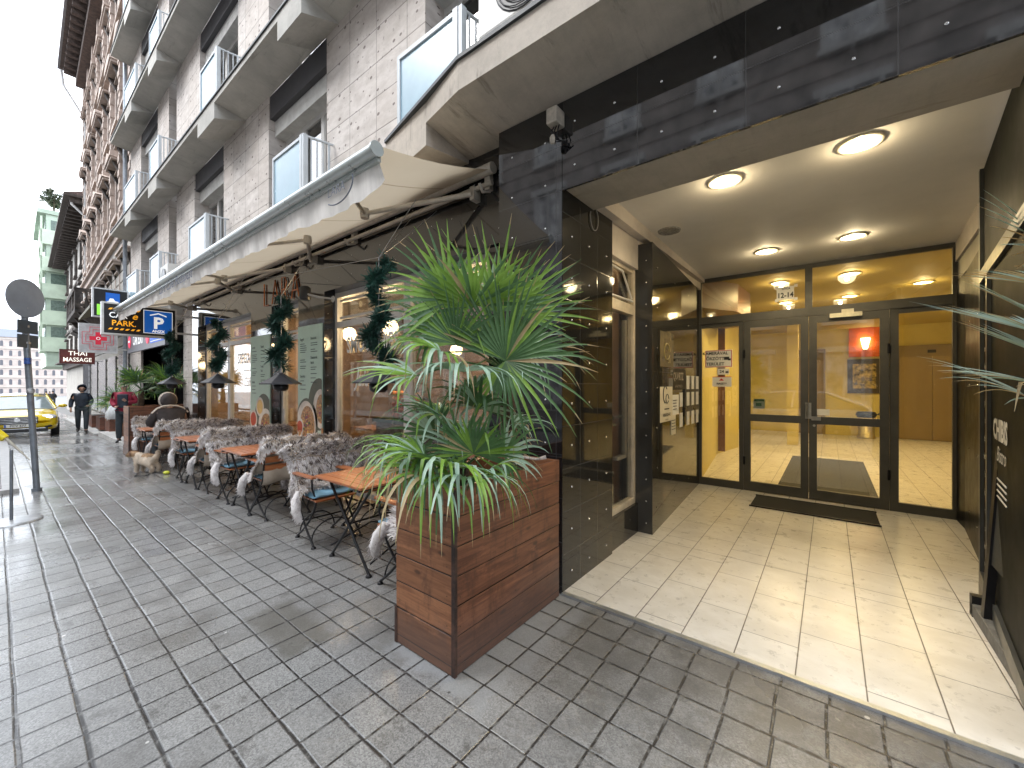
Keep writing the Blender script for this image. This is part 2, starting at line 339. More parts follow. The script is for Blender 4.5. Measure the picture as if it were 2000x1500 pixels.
# ---------------------------------------------------------------- mesh builder
class MB:
    def __init__(s): s.v = []; s.f = []; s.m = []; s.sm = []; s.k = 0; s.smooth = False
    def mat(s, k): s.k = k; return s
    def add(s, vs, fs, smooth=None):
        o = len(s.v); s.v += [tuple(x) for x in vs]
        for f in fs: s.f.append(tuple(i+o for i in f)); s.m.append(s.k); s.sm.append(s.smooth if smooth is None else smooth)
    def box(s, x0, x1, y0, y1, z0, z1, bev=0):
        if x0 > x1: x0, x1 = x1, x0
        if y0 > y1: y0, y1 = y1, y0
        if z0 > z1: z0, z1 = z1, z0
        if bev <= 0:
            s.add([(x0,y0,z0),(x1,y0,z0),(x1,y1,z0),(x0,y1,z0),(x0,y0,z1),(x1,y0,z1),(x1,y1,z1),(x0,y1,z1)],
                  [(0,3,2,1),(4,5,6,7),(0,1,5,4),(1,2,6,5),(2,3,7,6),(3,0,4,7)], False)
        else:
            bm = bmesh.new(); bmesh.ops.create_cube(bm, size=1)
            for v in bm.verts: v.co = Vector(((x0+x1)/2+v.co.x*(x1-x0), (y0+y1)/2+v.co.y*(y1-y0), (z0+z1)/2+v.co.z*(z1-z0)))
            bmesh.ops.bevel(bm, geom=bm.edges[:], offset=bev, segments=2, affect='EDGES', profile=.6)
            s.bm(bm); bm.free()
        return s
    def bm(s, bm, smooth=None):
        bm.verts.index_update()
        s.add([v.co for v in bm.verts], [[v.index for v in f.verts] for f in bm.faces], smooth)
    def obox(s, c, ax, ay, az, hx, hy, hz):
        """oriented box: centre, three unit axes, half sizes"""
        c = Vector(c); ax = Vector(ax).normalized()*hx; ay = Vector(ay).normalized()*hy; az = Vector(az).normalized()*hz
        vs = [c-ax-ay-az, c+ax-ay-az, c+ax+ay-az, c-ax+ay-az, c-ax-ay+az, c+ax-ay+az, c+ax+ay+az, c-ax+ay+az]
        s.add(vs, [(0,3,2,1),(4,5,6,7),(0,1,5,4),(1,2,6,5),(2,3,7,6),(3,0,4,7)], False); return s
    def quad(s, a, b, c, d): s.add([a,b,c,d], [(0,1,2,3)], False); return s
    def poly(s, pts): s.add(pts, [tuple(range(len(pts)))], False); return s
    def prism(s, pts, vec):
        n = len(pts); vec = Vector(vec); vs = [Vector(p) for p in pts]; vs += [p+vec for p in vs]
        s.add(vs, [tuple(range(n-1,-1,-1)), tuple(range(n,2*n))]+[(i,(i+1)%n,n+(i+1)%n,n+i) for i in range(n)], False); return s
    def tube(s, pts, r, n=8, cap=True, smooth=True):
        pts = [Vector(p) for p in pts]; rs = r if isinstance(r, (list, tuple)) else [r]*len(pts)
        rings = []; up = Vector((0,0,1)); prev = None
        for i, p in enumerate(pts):
            d = (pts[min(i+1,len(pts)-1)]-pts[max(i-1,0)])
            if d.length < 1e-9: d = Vector((0,0,1))
            d.normalize()
            if prev is None:
                a = d.cross(up)
                if a.length < .05: a = d.cross(Vector((1,0,0)))
            else: a = prev-d*prev.dot(d)
            if a.length < 1e-6: a = d.orthogonal()
            a.normalize(); prev = a; b_ = d.cross(a)
            rings.append([p+(a*cos(2*pi*k/n)+b_*sin(2*pi*k/n))*rs[i] for k in range(n)])
        vs = [v for rg in rings for v in rg]; fs = []
        for i in range(len(pts)-1):
            for k in range(n): fs.append((i*n+k, i*n+(k+1)%n, (i+1)*n+(k+1)%n, (i+1)*n+k))
        s.add(vs, fs, smooth)
        if cap:
            s.add(rings[0], [tuple(range(n-1,-1,-1))], False); s.add(rings[-1], [tuple(range(n))], False)
        return s
    def lathe(s, c, prof, n=16, smooth=True, axis='z'):
        c = Vector(c); vs = []
        for r, z in prof:
            for k in range(n):
                a = 2*pi*k/n; q = (r*cos(a), r*sin(a), z)
                if axis == 'y': q = (q[0], q[2], q[1])
                if axis == 'x': q = (q[2], q[0], q[1])
                vs.append(c+Vector(q))
        fs = [(i*n+k, i*n+(k+1)%n, (i+1)*n+(k+1)%n, (i+1)*n+k) for i in range(len(prof)-1) for k in range(n)]
        s.add(vs, fs, smooth)
        m = len(prof)-1
        s.add(vs[:n], [tuple(range(n-1,-1,-1))], False); s.add(vs[m*n:], [tuple(range(n))], False)
        return s
    def ell(s, c, rx, ry, rz, n=12, m=8):
        c = Vector(c); vs = []
        for i in range(m+1):
            t = pi*i/m
            for k in range(n): vs.append(c+Vector((rx*sin(t)*cos(2*pi*k/n), ry*sin(t)*sin(2*pi*k/n), rz*cos(t))))
        s.add(vs, [(i*n+k, (i+1)*n+k, (i+1)*n+(k+1)%n, i*n+(k+1)%n) for i in range(m) for k in range(n)], True); return s
    def loft(s, rings, cap=True, smooth=True):
        n = len(rings[0]); vs = [v for r in rings for v in r]
        s.add(vs, [(i*n+k, i*n+(k+1)%n, (i+1)*n+(k+1)%n, (i+1)*n+k) for i in range(len(rings)-1) for k in range(n)], smooth)
        if cap: s.add(rings[0], [tuple(range(n-1,-1,-1))], False); s.add(rings[-1], [tuple(range(n))], False)
        return s
    def build(s, name, mats, parent=None, local=False, loc=None):
        """verts are in world space; they are shifted into the parent thing's frame unless local"""
        off = Vector((0,0,0))
        if not local: off = OFF.get(parent.name, Vector((0,0,0))) if parent else (Vector(loc) if loc else Vector((0,0,0)))
        me = bpy.data.meshes.new(name)
        me.from_pydata([(v[0]-off.x, v[1]-off.y, v[2]-off.z) for v in s.v], [], s.f)
        for m_ in (mats if isinstance(mats, (list, tuple)) else [mats]): me.materials.append(m_)
        me.polygons.foreach_set('material_index', s.m); me.polygons.foreach_set('use_smooth', s.sm); me.update()
        o = bpy.data.objects.new(name, me); COL.objects.link(o)
        if parent: o.parent = parent; OFF[o.name] = off
        else: o.location = off; OFF[o.name] = off
        return o
OFF = {}
def tag(o, label, cat, group=None, kind=None):
    if label: o['label'] = label
    if cat: o['category'] = cat
    if group: o['group'] = group
    if kind: o['kind'] = kind
    return o
def thing(name, label, cat, loc=(0,0,0), rz=0, group=None):
    o = bpy.data.objects.new(name, None); COL.objects.link(o); o.location = loc; o.rotation_euler = (0,0,rz)
    o.empty_display_size = .2
    OFF[o.name] = Vector(loc); return tag(o, label, cat, group)
def struct(name, mb, mats):
    return tag(mb.build(name, mats), None, None, None, 'structure')
def copy_tree(o, parent=None, loc=None, rz=None, label=None):
    c = o.copy(); COL.objects.link(c)
    if parent: c.parent = parent
    if loc is not None: c.location = loc
    if rz is not None: c.rotation_euler = (0,0,rz)
    if label: c['label'] = label
    OFF[c.name] = Vector(c.location)
    for ch in list(o.children): copy_tree(ch, c)
    return c
def text_mb(txt, size, origin, right, up, mb=None, align='CENTER', shear=0, bold=0, ext=.002, sx=1.0, k=0):
    """lettering as real mesh lying on the plane spanned by right/up"""
    mb = mb or MB(); cu = bpy.data.curves.new('lettering', 'FONT'); cu.body = txt; cu.size = size
    cu.align_x = align; cu.align_y = 'CENTER'; cu.shear = shear; cu.offset = bold; cu.resolution_u = 2
    ob = bpy.data.objects.new('lettering', cu); COL.objects.link(ob)
    dg = bpy.context.evaluated_depsgraph_get(); me = bpy.data.meshes.new_from_object(ob.evaluated_get(dg))
    right = Vector(right); up = Vector(up); nrm = right.cross(up); og = Vector(origin)
    mb.mat(k)
    mb.add([og+right*v.co.x*sx+up*v.co.y+nrm*ext for v in me.vertices], [tuple(p.vertices) for p in me.polygons], False)
    bpy.data.objects.remove(ob); bpy.data.curves.remove(cu); bpy.data.meshes.remove(me)
    return mb
def skin_mesh(nodes, edges, sub=1):
    """nodes: name -> (pos, r); returns a mesh grown round the skeleton; first node is the root"""
    names = list(nodes); me = bpy.data.meshes.new('skel')
    me.from_pydata([nodes[n][0] for n in names], [(names.index(a), names.index(b)) for a, b in edges], [])
    ob = bpy.data.objects.new('skel', me); COL.objects.link(ob)
    ob.modifiers.new('s', 'SKIN')
    for i, n in enumerate(names):
        r = nodes[n][1]; r = r if isinstance(r, tuple) else (r, r)
        me.skin_vertices[0].data[i].radius = r
    me.skin_vertices[0].data[0].use_root = True
    if sub:
        sb = ob.modifiers.new('u', 'SUBSURF'); sb.levels = sub
    dg = bpy.context.evaluated_depsgraph_get(); out = bpy.data.meshes.new_from_object(ob.evaluated_get(dg))
    bpy.data.objects.remove(ob); bpy.data.meshes.remove(me)
    return out
def mesh_mb(me, k=0, mb=None):
    mb = mb or MB(); mb.mat(k); mb.add([v.co.copy() for v in me.vertices], [tuple(p.vertices) for p in me.polygons], True); return mb
# ---------------------------------------------------------------- shared materials
PAVE = pavement_mat(); TILE = tile_mat()
GRF = granite_mat('black_granite_front', .6175, -.985, .325, 2.98)
GRC = granite_mat('black_granite_shop', .30, -2.16, .42, 2.75)
GRS = granite_mat('black_granite_side', .30, 2.85, .318, .28, ax=1, base=(.011,.0105,.009), spec=.45)
STONE = stone_mat()
CONC = concrete_mat('board_marked_concrete', (.46,.45,.42), (.12,.12,.11), .35)
CONB = concrete_mat('stained_beige_concrete', (.52,.465,.40), (.11,.08,.065), .50, 1.6, .545)
BEAM = concrete_mat('lintel_concrete', (.44,.40,.34), (.16,.13,.10), .35)
WHITEP = M('white_paint', (.72,.71,.69), .45, var=.04)
CEIL = M('ceiling_plaster', (.82,.79,.74), .7, var=.03, scale=2)
CREAM = M('cream_render', (.62,.56,.50), .75, var=.08, scale=3)
ALU = M('brushed_aluminium', (.55,.57,.58), .35, metal=.8, var=.06)
STEELW = M('grey_painted_steel', (.48,.52,.55), .4, var=.05)
FRAMEW = M('white_window_frame', (.62,.61,.59), .4, var=.05)
DOORF = M('dark_bronze_frame', (.075,.072,.062), .38, metal=.3, var=.08)
DARK = M('dark_void', (.012,.012,.013), .9, var=.1)
ROOM = M('dim_room', (.06,.052,.045), .9, var=.3, scale=1.5)
BLK = M('black_metal', (.012,.012,.014), .38, metal=.4, var=.2)
BLKP = M('black_plastic', (.02,.02,.022), .5, var=.1)
STUD = M('steel_stud', (.75,.75,.74), .25, metal=1, var=.02)
PANE = GL('window_pane', (.92,.94,.93), .6)
PANED = GL('dark_window_pane', (.45,.50,.52), 1.8)
DOORG = GL('door_pane', (.95,.95,.90), 1.5)
FROST = M('frosted_blue_glass', (.27,.41,.50), .25, var=.06, scale=1.2, spec=.7, bump=.0)
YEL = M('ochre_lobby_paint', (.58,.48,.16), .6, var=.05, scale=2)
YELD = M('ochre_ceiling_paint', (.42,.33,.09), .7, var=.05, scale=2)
BROWN = M('brown_trim', (.13,.055,.025), .4, var=.15)
ASPH = M('wet_asphalt', (.06,.062,.066), .28, var=.35, scale=3, bump=.3, bscale=60, spec=.6)

def studs(mb, pts, n, r=.0085):
    n = Vector(n); a = n.orthogonal().normalized(); b_ = n.cross(a)
    for p in pts:
        p = Vector(p); vs = [p+(a*cos(k*pi/4)+b_*sin(k*pi/4))*r for k in range(8)]
        v2 = [p+(a*cos(k*pi/4)+b_*sin(k*pi/4))*r*.6+n*r*.6 for k in range(8)]
        mb.add(vs+v2, [(k,(k+1)%8,8+(k+1)%8,8+k) for k in range(8)]+[tuple(range(8,16))], True)

# ---------------------------------------------------------------- ground
def gz(x):                                   # the street falls gently away to the left
    return 0.0 if x > -6 else -.015*(-6-x)
def strip(y0, y1, z, x0=-140, x1=14, dz=0, th=0):
    mb = MB(); xs = [x1]; x = x1
    xs = sorted({x1, -6, -9.5, -14, -20, -30, -45, -70, x0} | set(), reverse=True)
    for a, b_ in zip(xs[:-1], xs[1:]):
        mb.quad((b_,y0,gz(b_)+z),(a,y0,gz(a)+z),(a,y1,gz(a)+z),(b_,y1,gz(b_)+z))
    return mb
g = strip(-400, 400, -.16, -600, 300); struct('ground', g, M('far_ground', (.16,.16,.16), .8))
pv = MB()
xs = [14, -6, -9.6, -14, -20, -30, -45, -70, -140]
for a, b_ in zip(xs[:-1], xs[1:]):
    e0 = -.9 if a > -9.5 else .22
    pv.quad((b_,e0,gz(b_)),(a,e0,gz(a)),(a,2.95,gz(a)),(b_,2.95,gz(b_)))
struct('pavement', pv, PAVE)
rd = strip(-7.0, 2.0, -.13)
COB = None
def cobble_mat():
    m, nt, b = newmat('granite_setts'); p = coords(nt, True)
    v = nt.nodes.new('ShaderNodeTexVoronoi'); v.inputs['Scale'].default_value = 8.5; v.inputs['Randomness'].default_value = .55
    nt.links.new(mapping(nt, p, (1,1,1)), v.inputs['Vector'])
    e = nt.nodes.new('ShaderNodeTexVoronoi'); e.feature = 'DISTANCE_TO_EDGE'; e.inputs['Scale'].default_value = 8.5; e.inputs['Randomness'].default_value = .55
    nt.links.new(p, e.inputs['Vector'])
    c = mixc(nt, sep(nt, v.outputs['Color'])[0], (.16,.15,.15), (.34,.32,.31))
    gm = mth(nt, 'SUBTRACT', 1.0, ramp(nt, e.outputs['Distance'], .03, .10))
    c = mixc(nt, gm, c, (.045,.042,.04)); nt.links.new(c, b.inputs['Base Color'])
    b.inputs['Roughness'].default_value = .25; b.inputs['Specular IOR Level'].default_value = .7
    bumpn(nt, ramp(nt, e.outputs['Distance'], 0, .25), b, .9, .03); return m
struct('road', rd, cobble_mat())
kb = MB()
for a, b_ in ((-9.6,-14),(-14,-20),(-20,-30),(-30,-45),(-45,-70),(-70,-140)):
    kb.add([(a,.06,gz(a)-.13),(a,.22,gz(a)-.13),(b_,.22,gz(b_)-.13),(b_,.06,gz(b_)-.13),(a,.06,gz(a)+.004),(a,.22,gz(a)+.004),(b_,.22,gz(b_)+.004),(b_,.06,gz(b_)+.004)],
           [(4,5,6,7),(0,4,7,3),(1,2,6,5),(0,1,5,4)], False)
kb.box(-9.6, -9.44, -.9, .22, -.13, .004); kb.box(-9.44, 14, -1.06, -.9, -.13, .004)
struct('kerb', kb, M('kerb_stone', (.36,.35,.34), .5, var=.15, scale=8))
fw = strip(-10.2, -7.0, -.02); struct('far_pavement', fw, M('far_paving', (.2,.2,.2), .6))
ef = MB(); ef.box(-1.9, 2.2, 2.602, 6.72, -.05, .012); ef.mat(1).box(-1.55, 6, 2.565, 2.60, -.03, .015)
struct('entrance_floor', ef, [TILE, ALU])
lf = MB(); lf.box(-5, 5, 6.78, 16, -.05, .010); struct('lobby_floor', lf, TILE)
cf = MB(); cf.box(-11.2, -1.95, 2.96, 8, -.05, .02); struct('cafe_floor', cf, M('brown_floor', (.10,.065,.045), .35, var=.2))

# ================================================================ the apartment house
B = thing('apartment_house', 'modern apartment house with travertine cladding, sawtooth concrete slabs and black granite shop level', 'building', (0, 2.58, 0))
# --- ground level cladding
pl = MB(); pl.box(-2.16, -1.55, 2.58, 3.45, 0, 3.63)
pl.mat(1)
studs(pl, [(-1.55+.002, y, z) for y in (2.715, 3.0, 3.32) for z in [.13+.318*i for i in range(9)]], (1,0,0))
studs(pl, [(x, 2.58-.002, z) for x in (-2.02, -1.70) for z in [.13+.325*i for i in range(11)]], (0,-1,0))
pl.build('entrance_pillar', [GRS, STUD], B)
pf = MB(); pf.box(-2.157, -1.553, 2.577, 2.579, .002, 3.628); pf.build('pillar_front_slab', [GRF], B)
fb = MB(); fb.box(-1.55, 8, 2.58, 2.60, 2.98, 3.63); fb.mat(1)
studs(fb, [(-.985+.6175*i+dx, 2.578, z) for i in range(-1, 8) for dx in (.155,.46) for z in (3.135, 3.45) if -.985+.6175*i+dx > -1.5], (0,-1,0))
fb.build('entrance_fascia', [GRF, STUD], B)
bb = MB(); bb.box(-1.55, 8, 2.602, 3.08, 3.0, 3.62); bb.build('lintel_beam', BEAM, B)
# right reveal beyond the frame
rr_ = MB(); rr_.prism([(.74,2.61,0),(.86,4.45,0),(.95,4.45,0),(8,4.45,0),(8,2.61,0)], (0,0,.10)); rr_.build('plinth', M('plinth_tile', (.10,.09,.07), .4), B)
# side wall of the cafe in the entrance: shop window between Y 3.45 and 4.13
sw = MB(); sw.box(-1.75, -1.57, 3.45, 4.13, 0, .31); sw.build('window_plinth', GRS, B)
sh = MB(); sh.box(-1.75, -1.57, 3.45, 4.13, 2.74, 3.16); sh.box(-1.75, -1.56, 4.13, 6.7, 3.0, 3.16); sh.build('wall_head', CREAM, B)
fr = MB()
fr.box(-1.66,-1.60, 3.45,4.13, .31,.37); fr.box(-1.66,-1.60, 4.08,4.13, .37,2.74); fr.box(-1.66,-1.60, 3.45,3.50,.37,2.74)
fr.box(-1.665,-1.595, 3.50,4.08, 2.26,2.36); fr.box(-1.66,-1.61,3.50,4.08,2.70,2.74)
fr.box(-1.67,-1.63, 3.95,3.975, .80,2.2); fr.box(-1.67,-1.63, 3.75,3.975, .80,.83)
fo = fr.build('side_window', M('cream_window_frame', (.62,.54,.42), .4), B)
pn = MB(); pn.box(-1.632,-1.626, 3.50,4.08, .37,2.26); pn.box(-1.632,-1.626,3.50,4.08,2.36,2.70); pn.build('pane', PANE, fo)
vb = MB(); vb.tube([(-1.63,3.52,2.40),(-1.60,4.05,2.40)], .012); vb.tube([(-1.62,3.52,2.68),(-1.60,3.80,2.66),(-1.60,4.03,2.42)], .010); vb.build('tilt_sash_bar', FRAMEW, fo)
sl = MB(); sl.prism([(-1.55,4.13,0),(-1.42,4.13,0),(-1.585,6.70,0),(-1.75,6.70,0),(-1.75,4.13,0)][::-1], (0,0,3.0)); sl.mat(1)
def slabx(y): return -1.42-.165*(y-4.13)/2.57
studs(sl, [(slabx(y)+.002, y, z) for y in (4.3, 5.1, 5.9, 6.5) for z in [.25+.42*i for i in range(7)]], (1,.06,0))
studs(sl, [(-1.485, 4.128, z) for z in [.12+.225*i for i in range(13)]], (0,-1,0), .007)
GRW = granite_mat('black_granite_wall', 1.15, 4.13, 1.26, .42, ax=1, base=(.012,.011,.008), rough=.03, spec=.5)
sl.build('entrance_wall_slab', [GRW, STUD], B)
# right wall: black granite then a shop front
rw = MB(); rw.prism([(.90,4.45,0),(.94,4.45,0),(1.13,6.35,0),(1.13,6.8,0),(2.2,6.8,0),(2.2,4.45,0)], (0,0,2.72)); rw.mat(1)
studs(rw, [(.90+.104*(y-4.45)+.03, y, z) for y in (4.7,5.3,5.9) for z in [.30+.62*i for i in range(4)]], (-1,.1,0), .010)
rw.build('right_wall_slab', [M('matt_black_cladding', (.008,.008,.009), .35, spec=.06, var=.2), STUD], B)
rh = MB(); rh.prism([(.955,4.05,2.93),(1.12,6.7,2.93),(2.3,6.7,2.93),(2.3,4.05,2.93)], (0,0,.225)); rh.mat(1).prism([(.99,4.09,2.72),(1.14,6.7,2.72),(2.3,6.7,2.72),(2.3,4.09,2.72)], (0,0,.209)); rh.build('right_wall_head', [CREAM, M('grey_transom', (.20,.19,.17), .5, var=.06)], B)
# jamb strip beside the door, with screws
jb = MB(); jb.box(1.135,1.18, 6.40,6.70, 0, 2.72); jb.mat(1); studs(jb, [(1.158,6.398,z) for z in [.2,.27,.62,.68,1.02,1.08,1.36,1.42,1.8,2.2]], (0,-1,0), .006); jb.build('door_jamb_panel', [GRS, STUD], B)
# ceiling of the entrance
cl = MB(); cl.box(-1.9, 2.4, 3.082, 6.76, 3.155, 3.25); cl.build('entrance_ceiling', CEIL, B)
cr = MB(); cr.prism([(-1.56,3.085,3.02),(-1.47,3.085,3.02),(-1.50,6.68,3.10),(-1.59,6.68,3.10)], (0,0,.13)); cr.build('ceiling_edge_strip', CREAM, B)
# --- glazed entrance screen
y0, y1 = 6.70, 6.75
sc_ = MB()
sc_.box(-1.60,-1.55,y0,y1,0.012,3.20); sc_.box(1.10,1.16,y0,y1,.012,3.20)
sc_.box(-1.55,1.10,y0,y1,3.10,3.20); sc_.box(-1.55,1.10,y0-.01,y1,2.46,2.57)
sc_.box(-.26,-.18,y0,y1,2.57,3.10)
sc_.box(-1.04,-.985,y0,y1,.012,2.46); sc_.box(.575,.655,y0,y1,.012,2.46)
sc_.box(-1.55,-1.04,y0,y1,.012,.12); sc_.box(.655,1.10,y0,y1,.012,.12)
sc_.box(-1.55,-1.04,y0+.01,y1,2.40,2.46); sc_.box(.655,1.10,y0+.01,y1,2.40,2.46)
scr = sc_.build('glazed_screen', DOORF, B)
gp = MB()
for a, b_, c_, d_ in ((-1.55,-1.04,.12,2.40),(.655,1.10,.12,2.40),(-1.55,-.26,2.57,3.10),(-.18,1.10,2.57,3.10)): gp.box(a,b_,y0+.02,y0+.028,c_,d_)
gp.build('pane', DOORG, scr)
def leaf(x0, x1, hx, hinge):
    d = MB()
    d.box(x0,x0+.085,y0-.02,y1-.01,.02,2.455); d.box(x1-.085,x1,y0-.02,y1-.01,.02,2.455)
    d.box(x0+.085,x1-.085,y0-.02,y1-.01,2.36,2.455); d.box(x0+.085,x1-.085,y0-.02,y1-.01,.02,.15); d.box(x0+.085,x1-.085,y0-.02,y1-.01,1.02,1.12)
    o = d.build('door', DOORF, B)
    p = MB(); p.box(x0+.085,x1-.085,y0,y0+.008,.15,1.02); p.box(x0+.085,x1-.085,y0,y0+.008,1.12,2.36); p.build('pane', DOORG, o)
    for z in (.45, 1.98):
        h = MB(); h.tube([(hinge,y0-.03,z-.06),(hinge,y0-.03,z+.06)], .014); h.build('hinge', BLK, o)
    return o
dl = leaf(-.98,-.222,-.25,-.97); dr = leaf(-.216,.57,-.18,.565)
h = MB(); h.box(-.255,-.19,y0-.05,y0-.02,1.09,1.30); h.tube([(-.235,y0-.09,1.12),(-.235,y0-.09,1.29)], .012); h.box(-.245,-.225,y0-.09,y0-.05,1.12,1.14); h.box(-.245,-.225,y0-.09,y0-.05,1.27,1.29)
h.box(-.19,-.09,y0-.045,y0-.02,1.07,1.12); h.tube([(-.16,y0-.035,1.0),(-.16,y0-.02,1.0)], .016); h.build('door_handle', M('worn_steel', (.35,.33,.28), .35, metal=.8), dr)
h = MB(); h.box(-.13,.0,y0-.012,y0-.004,1.14,1.22); h.build('paper_note', M('paper', (.75,.73,.68), .7, var=.03), dr)
h = MB(); h.box(.0,.32,y0-.07,y0-.022,2.40,2.455); h.box(.12,.24,y0-.06,y0-.03,2.455,2.50); h.build('door_closer', M('cream_metal', (.6,.56,.42), .4), dr)
# stickers on the glass
PAPER = M('paper', (.75,.73,.68), .7); RED = M('red_print', (.50,.03,.03), .6, var=.05); INK = M('black_ink', (.015,.015,.015), .6, var=.02)
def sticker(x0, x1, z0, z1, lines, border, label, ys=y0+.012, size=.036):
    s_ = MB(); s_.box(x0,x1,ys,ys+.003,z0,z1)
    if border:
        s_.mat(1)
        for a in ((x0+.006,x1-.006,z1-.014,z1-.006),(x0+.006,x1-.006,z0+.006,z0+.014),(x0+.006,x0+.014,z0+.014,z1-.014),(x1-.014,x1-.006,z0+.014,z1-.014)): s_.box(a[0],a[1],ys-.002,ys,a[2],a[3])
    for t, dx, dz in lines: text_mb(t, size, ((x0+x1)/2+dx, ys-.002, (z0+z1)/2+dz), (1,0,0), (0,0,1), s_, bold=.0015, k=2)
    return s_
s_ = sticker(-1.50,-1.13,1.80,2.06,[('KAMERÁVAL',-.045,.08),('ŐRZÖTT',-.045,.0),('TERÜLET',-.045,-.08)],True,'',size=.062)
s_.mat(2).box(-1.24,-1.17,y0+.008,y0+.011,1.91,1.955); s_.box(-1.185,-1.15,y0+.008,y0+.011,1.90,1.93)
tag(s_.build('warning_sign', [PAPER, RED, INK]), 'white camera warning notice with red border stuck on the left side pane', 'sign')
s_ = sticker(-1.33,-1.17,1.69,1.78,[('24',-.02,0)],False,'',size=.06); s_.mat(2).box(-1.22,-1.18,y0+.009,y0+.011,1.715,1.74)
tag(s_.build('small_sticker', [PAPER, RED, INK]), 'small white camera sticker just below the red bordered warning notice', 'sticker')
s_ = sticker(-1.40,-1.14,1.51,1.66,[('RIASZTÓ',0,-.03)],False,'',size=.035); s_.mat(1).prism([(-1.31,y0+.012,1.60),(-1.24,y0+.012,1.60),(-1.275,y0+.012,1.635)], (0,-.003,0)); s_.box(-1.40,-1.14,y0+.009,y0+.011,1.652,1.66)
tag(s_.build('alarm_sticker', [PAPER, RED, INK]), 'pale alarm company sticker with red mark, lowest on the left side pane', 'sticker')
s_ = MB(); s_.box(-.58,-.38,y0+.012,y0+.015,2.71,2.89)
for x in (-.60,-.38):
    for z in (2.69,2.87): s_.box(x,x+.02*2,y0+.011,y0+.016,z,z+.04)
text_mb('UTCA', .034, (-.47,y0+.010,2.86), (1,0,0),(0,0,1), s_, bold=.001, k=2); text_mb('12-14', .095, (-.48,y0+.010,2.77), (1,0,0),(0,0,1), s_, bold=.003, sx=.85, k=2)
tag(s_.build('house_number_plate', [PAPER, RED, INK]), 'cream house number plate reading 12-14 on the glass above the double door', 'house number')
s_ = MB(); s_.box(-.86,-.72,y0+.012,y0+.015,1.20,1.34); s_.mat(1).box(-.85,-.73,y0+.009,y0+.012,1.305,1.33); s_.box(-.83,-.76,y0+.009,y0+.012,1.235,1.28)
tag(s_.build('green_sticker', [M('pale_print', (.55,.60,.45), .6), M('green_print', (.06,.16,.05), .5)]), 'small green edged sticker low on the left door leaf', 'sticker')

# --- lobby behind the glass
lb = MB()
lb.prism([(-1.60,6.76,0),(-1.95,9.8,0),(-1.75,11.2,0),(-1.85,11.2,0),(-2.10,9.8,0),(-1.75,6.76,0)], (0,0,3.2))
lb.box(-5,5,15.75,15.9,0,3.3); lb.box(-5,-4.9,11.2,15.75,0,3.3); lb.box(-4.9,-1.9,11.2,11.3,0,3.3); lb.box(4.2,4.4,6.8,15.75,0,3.3); lb.box(1.30,4.2,6.80,6.95,0,3.3)
lb.box(-.85,-.62,12.4,12.65,0,3.2)
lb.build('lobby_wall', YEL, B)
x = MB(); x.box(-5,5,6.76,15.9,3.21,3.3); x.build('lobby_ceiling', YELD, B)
x = MB(); x.prism([(-1.925,9.78,.08),(-1.79,9.78,.08),(-1.79,9.82,.08),(-1.925,9.82,.08)], (0,0,3.0)); x.prism([(-1.60,6.80,2.75),(-1.20,7.6,2.75),(-1.15,8.6,2.75),(-1.5,9.7,2.75),(-1.9,9.8,2.75)], (0,0,.46)); x.build('brown_trim', BROWN, B)
x = MB(); x.box(.45,1.35,15.70,15.749,2.35,3.2); x.build('orange_wall_panel', M('orange_paint', (.55,.10,.015), .6), B)
x = MB(); x.box(1.42,2.95,15.66,15.749,0,2.62); x.mat(1).box(1.55,2.18,15.63,15.66,.02,2.30); x.box(2.19,2.82,15.63,15.66,.02,2.30); x.mat(2).box(2.10,2.26,15.64,15.66,2.40,2.48)
x.build('lift_door', [M('bronze_panel', (.22,.16,.075), .5, var=.04, scale=1), M('bronze_lift_door', (.26,.19,.095), .35, metal=.35, var=.05, scale=1, stretch=(1,1,.2)), INK], B)
x = MB(); x.box(-.95,-.10,15.66,15.749,0,2.62); x.mat(1).box(-.85,-.55,15.63,15.66,.02,2.3); x.box(-.53,-.2,15.63,15.66,.02,2.3); x.build('lift_door', [M('bronze_panel', (.2,.14,.06)), M('bronze_lift_door', (.2,.2,.2))], B)

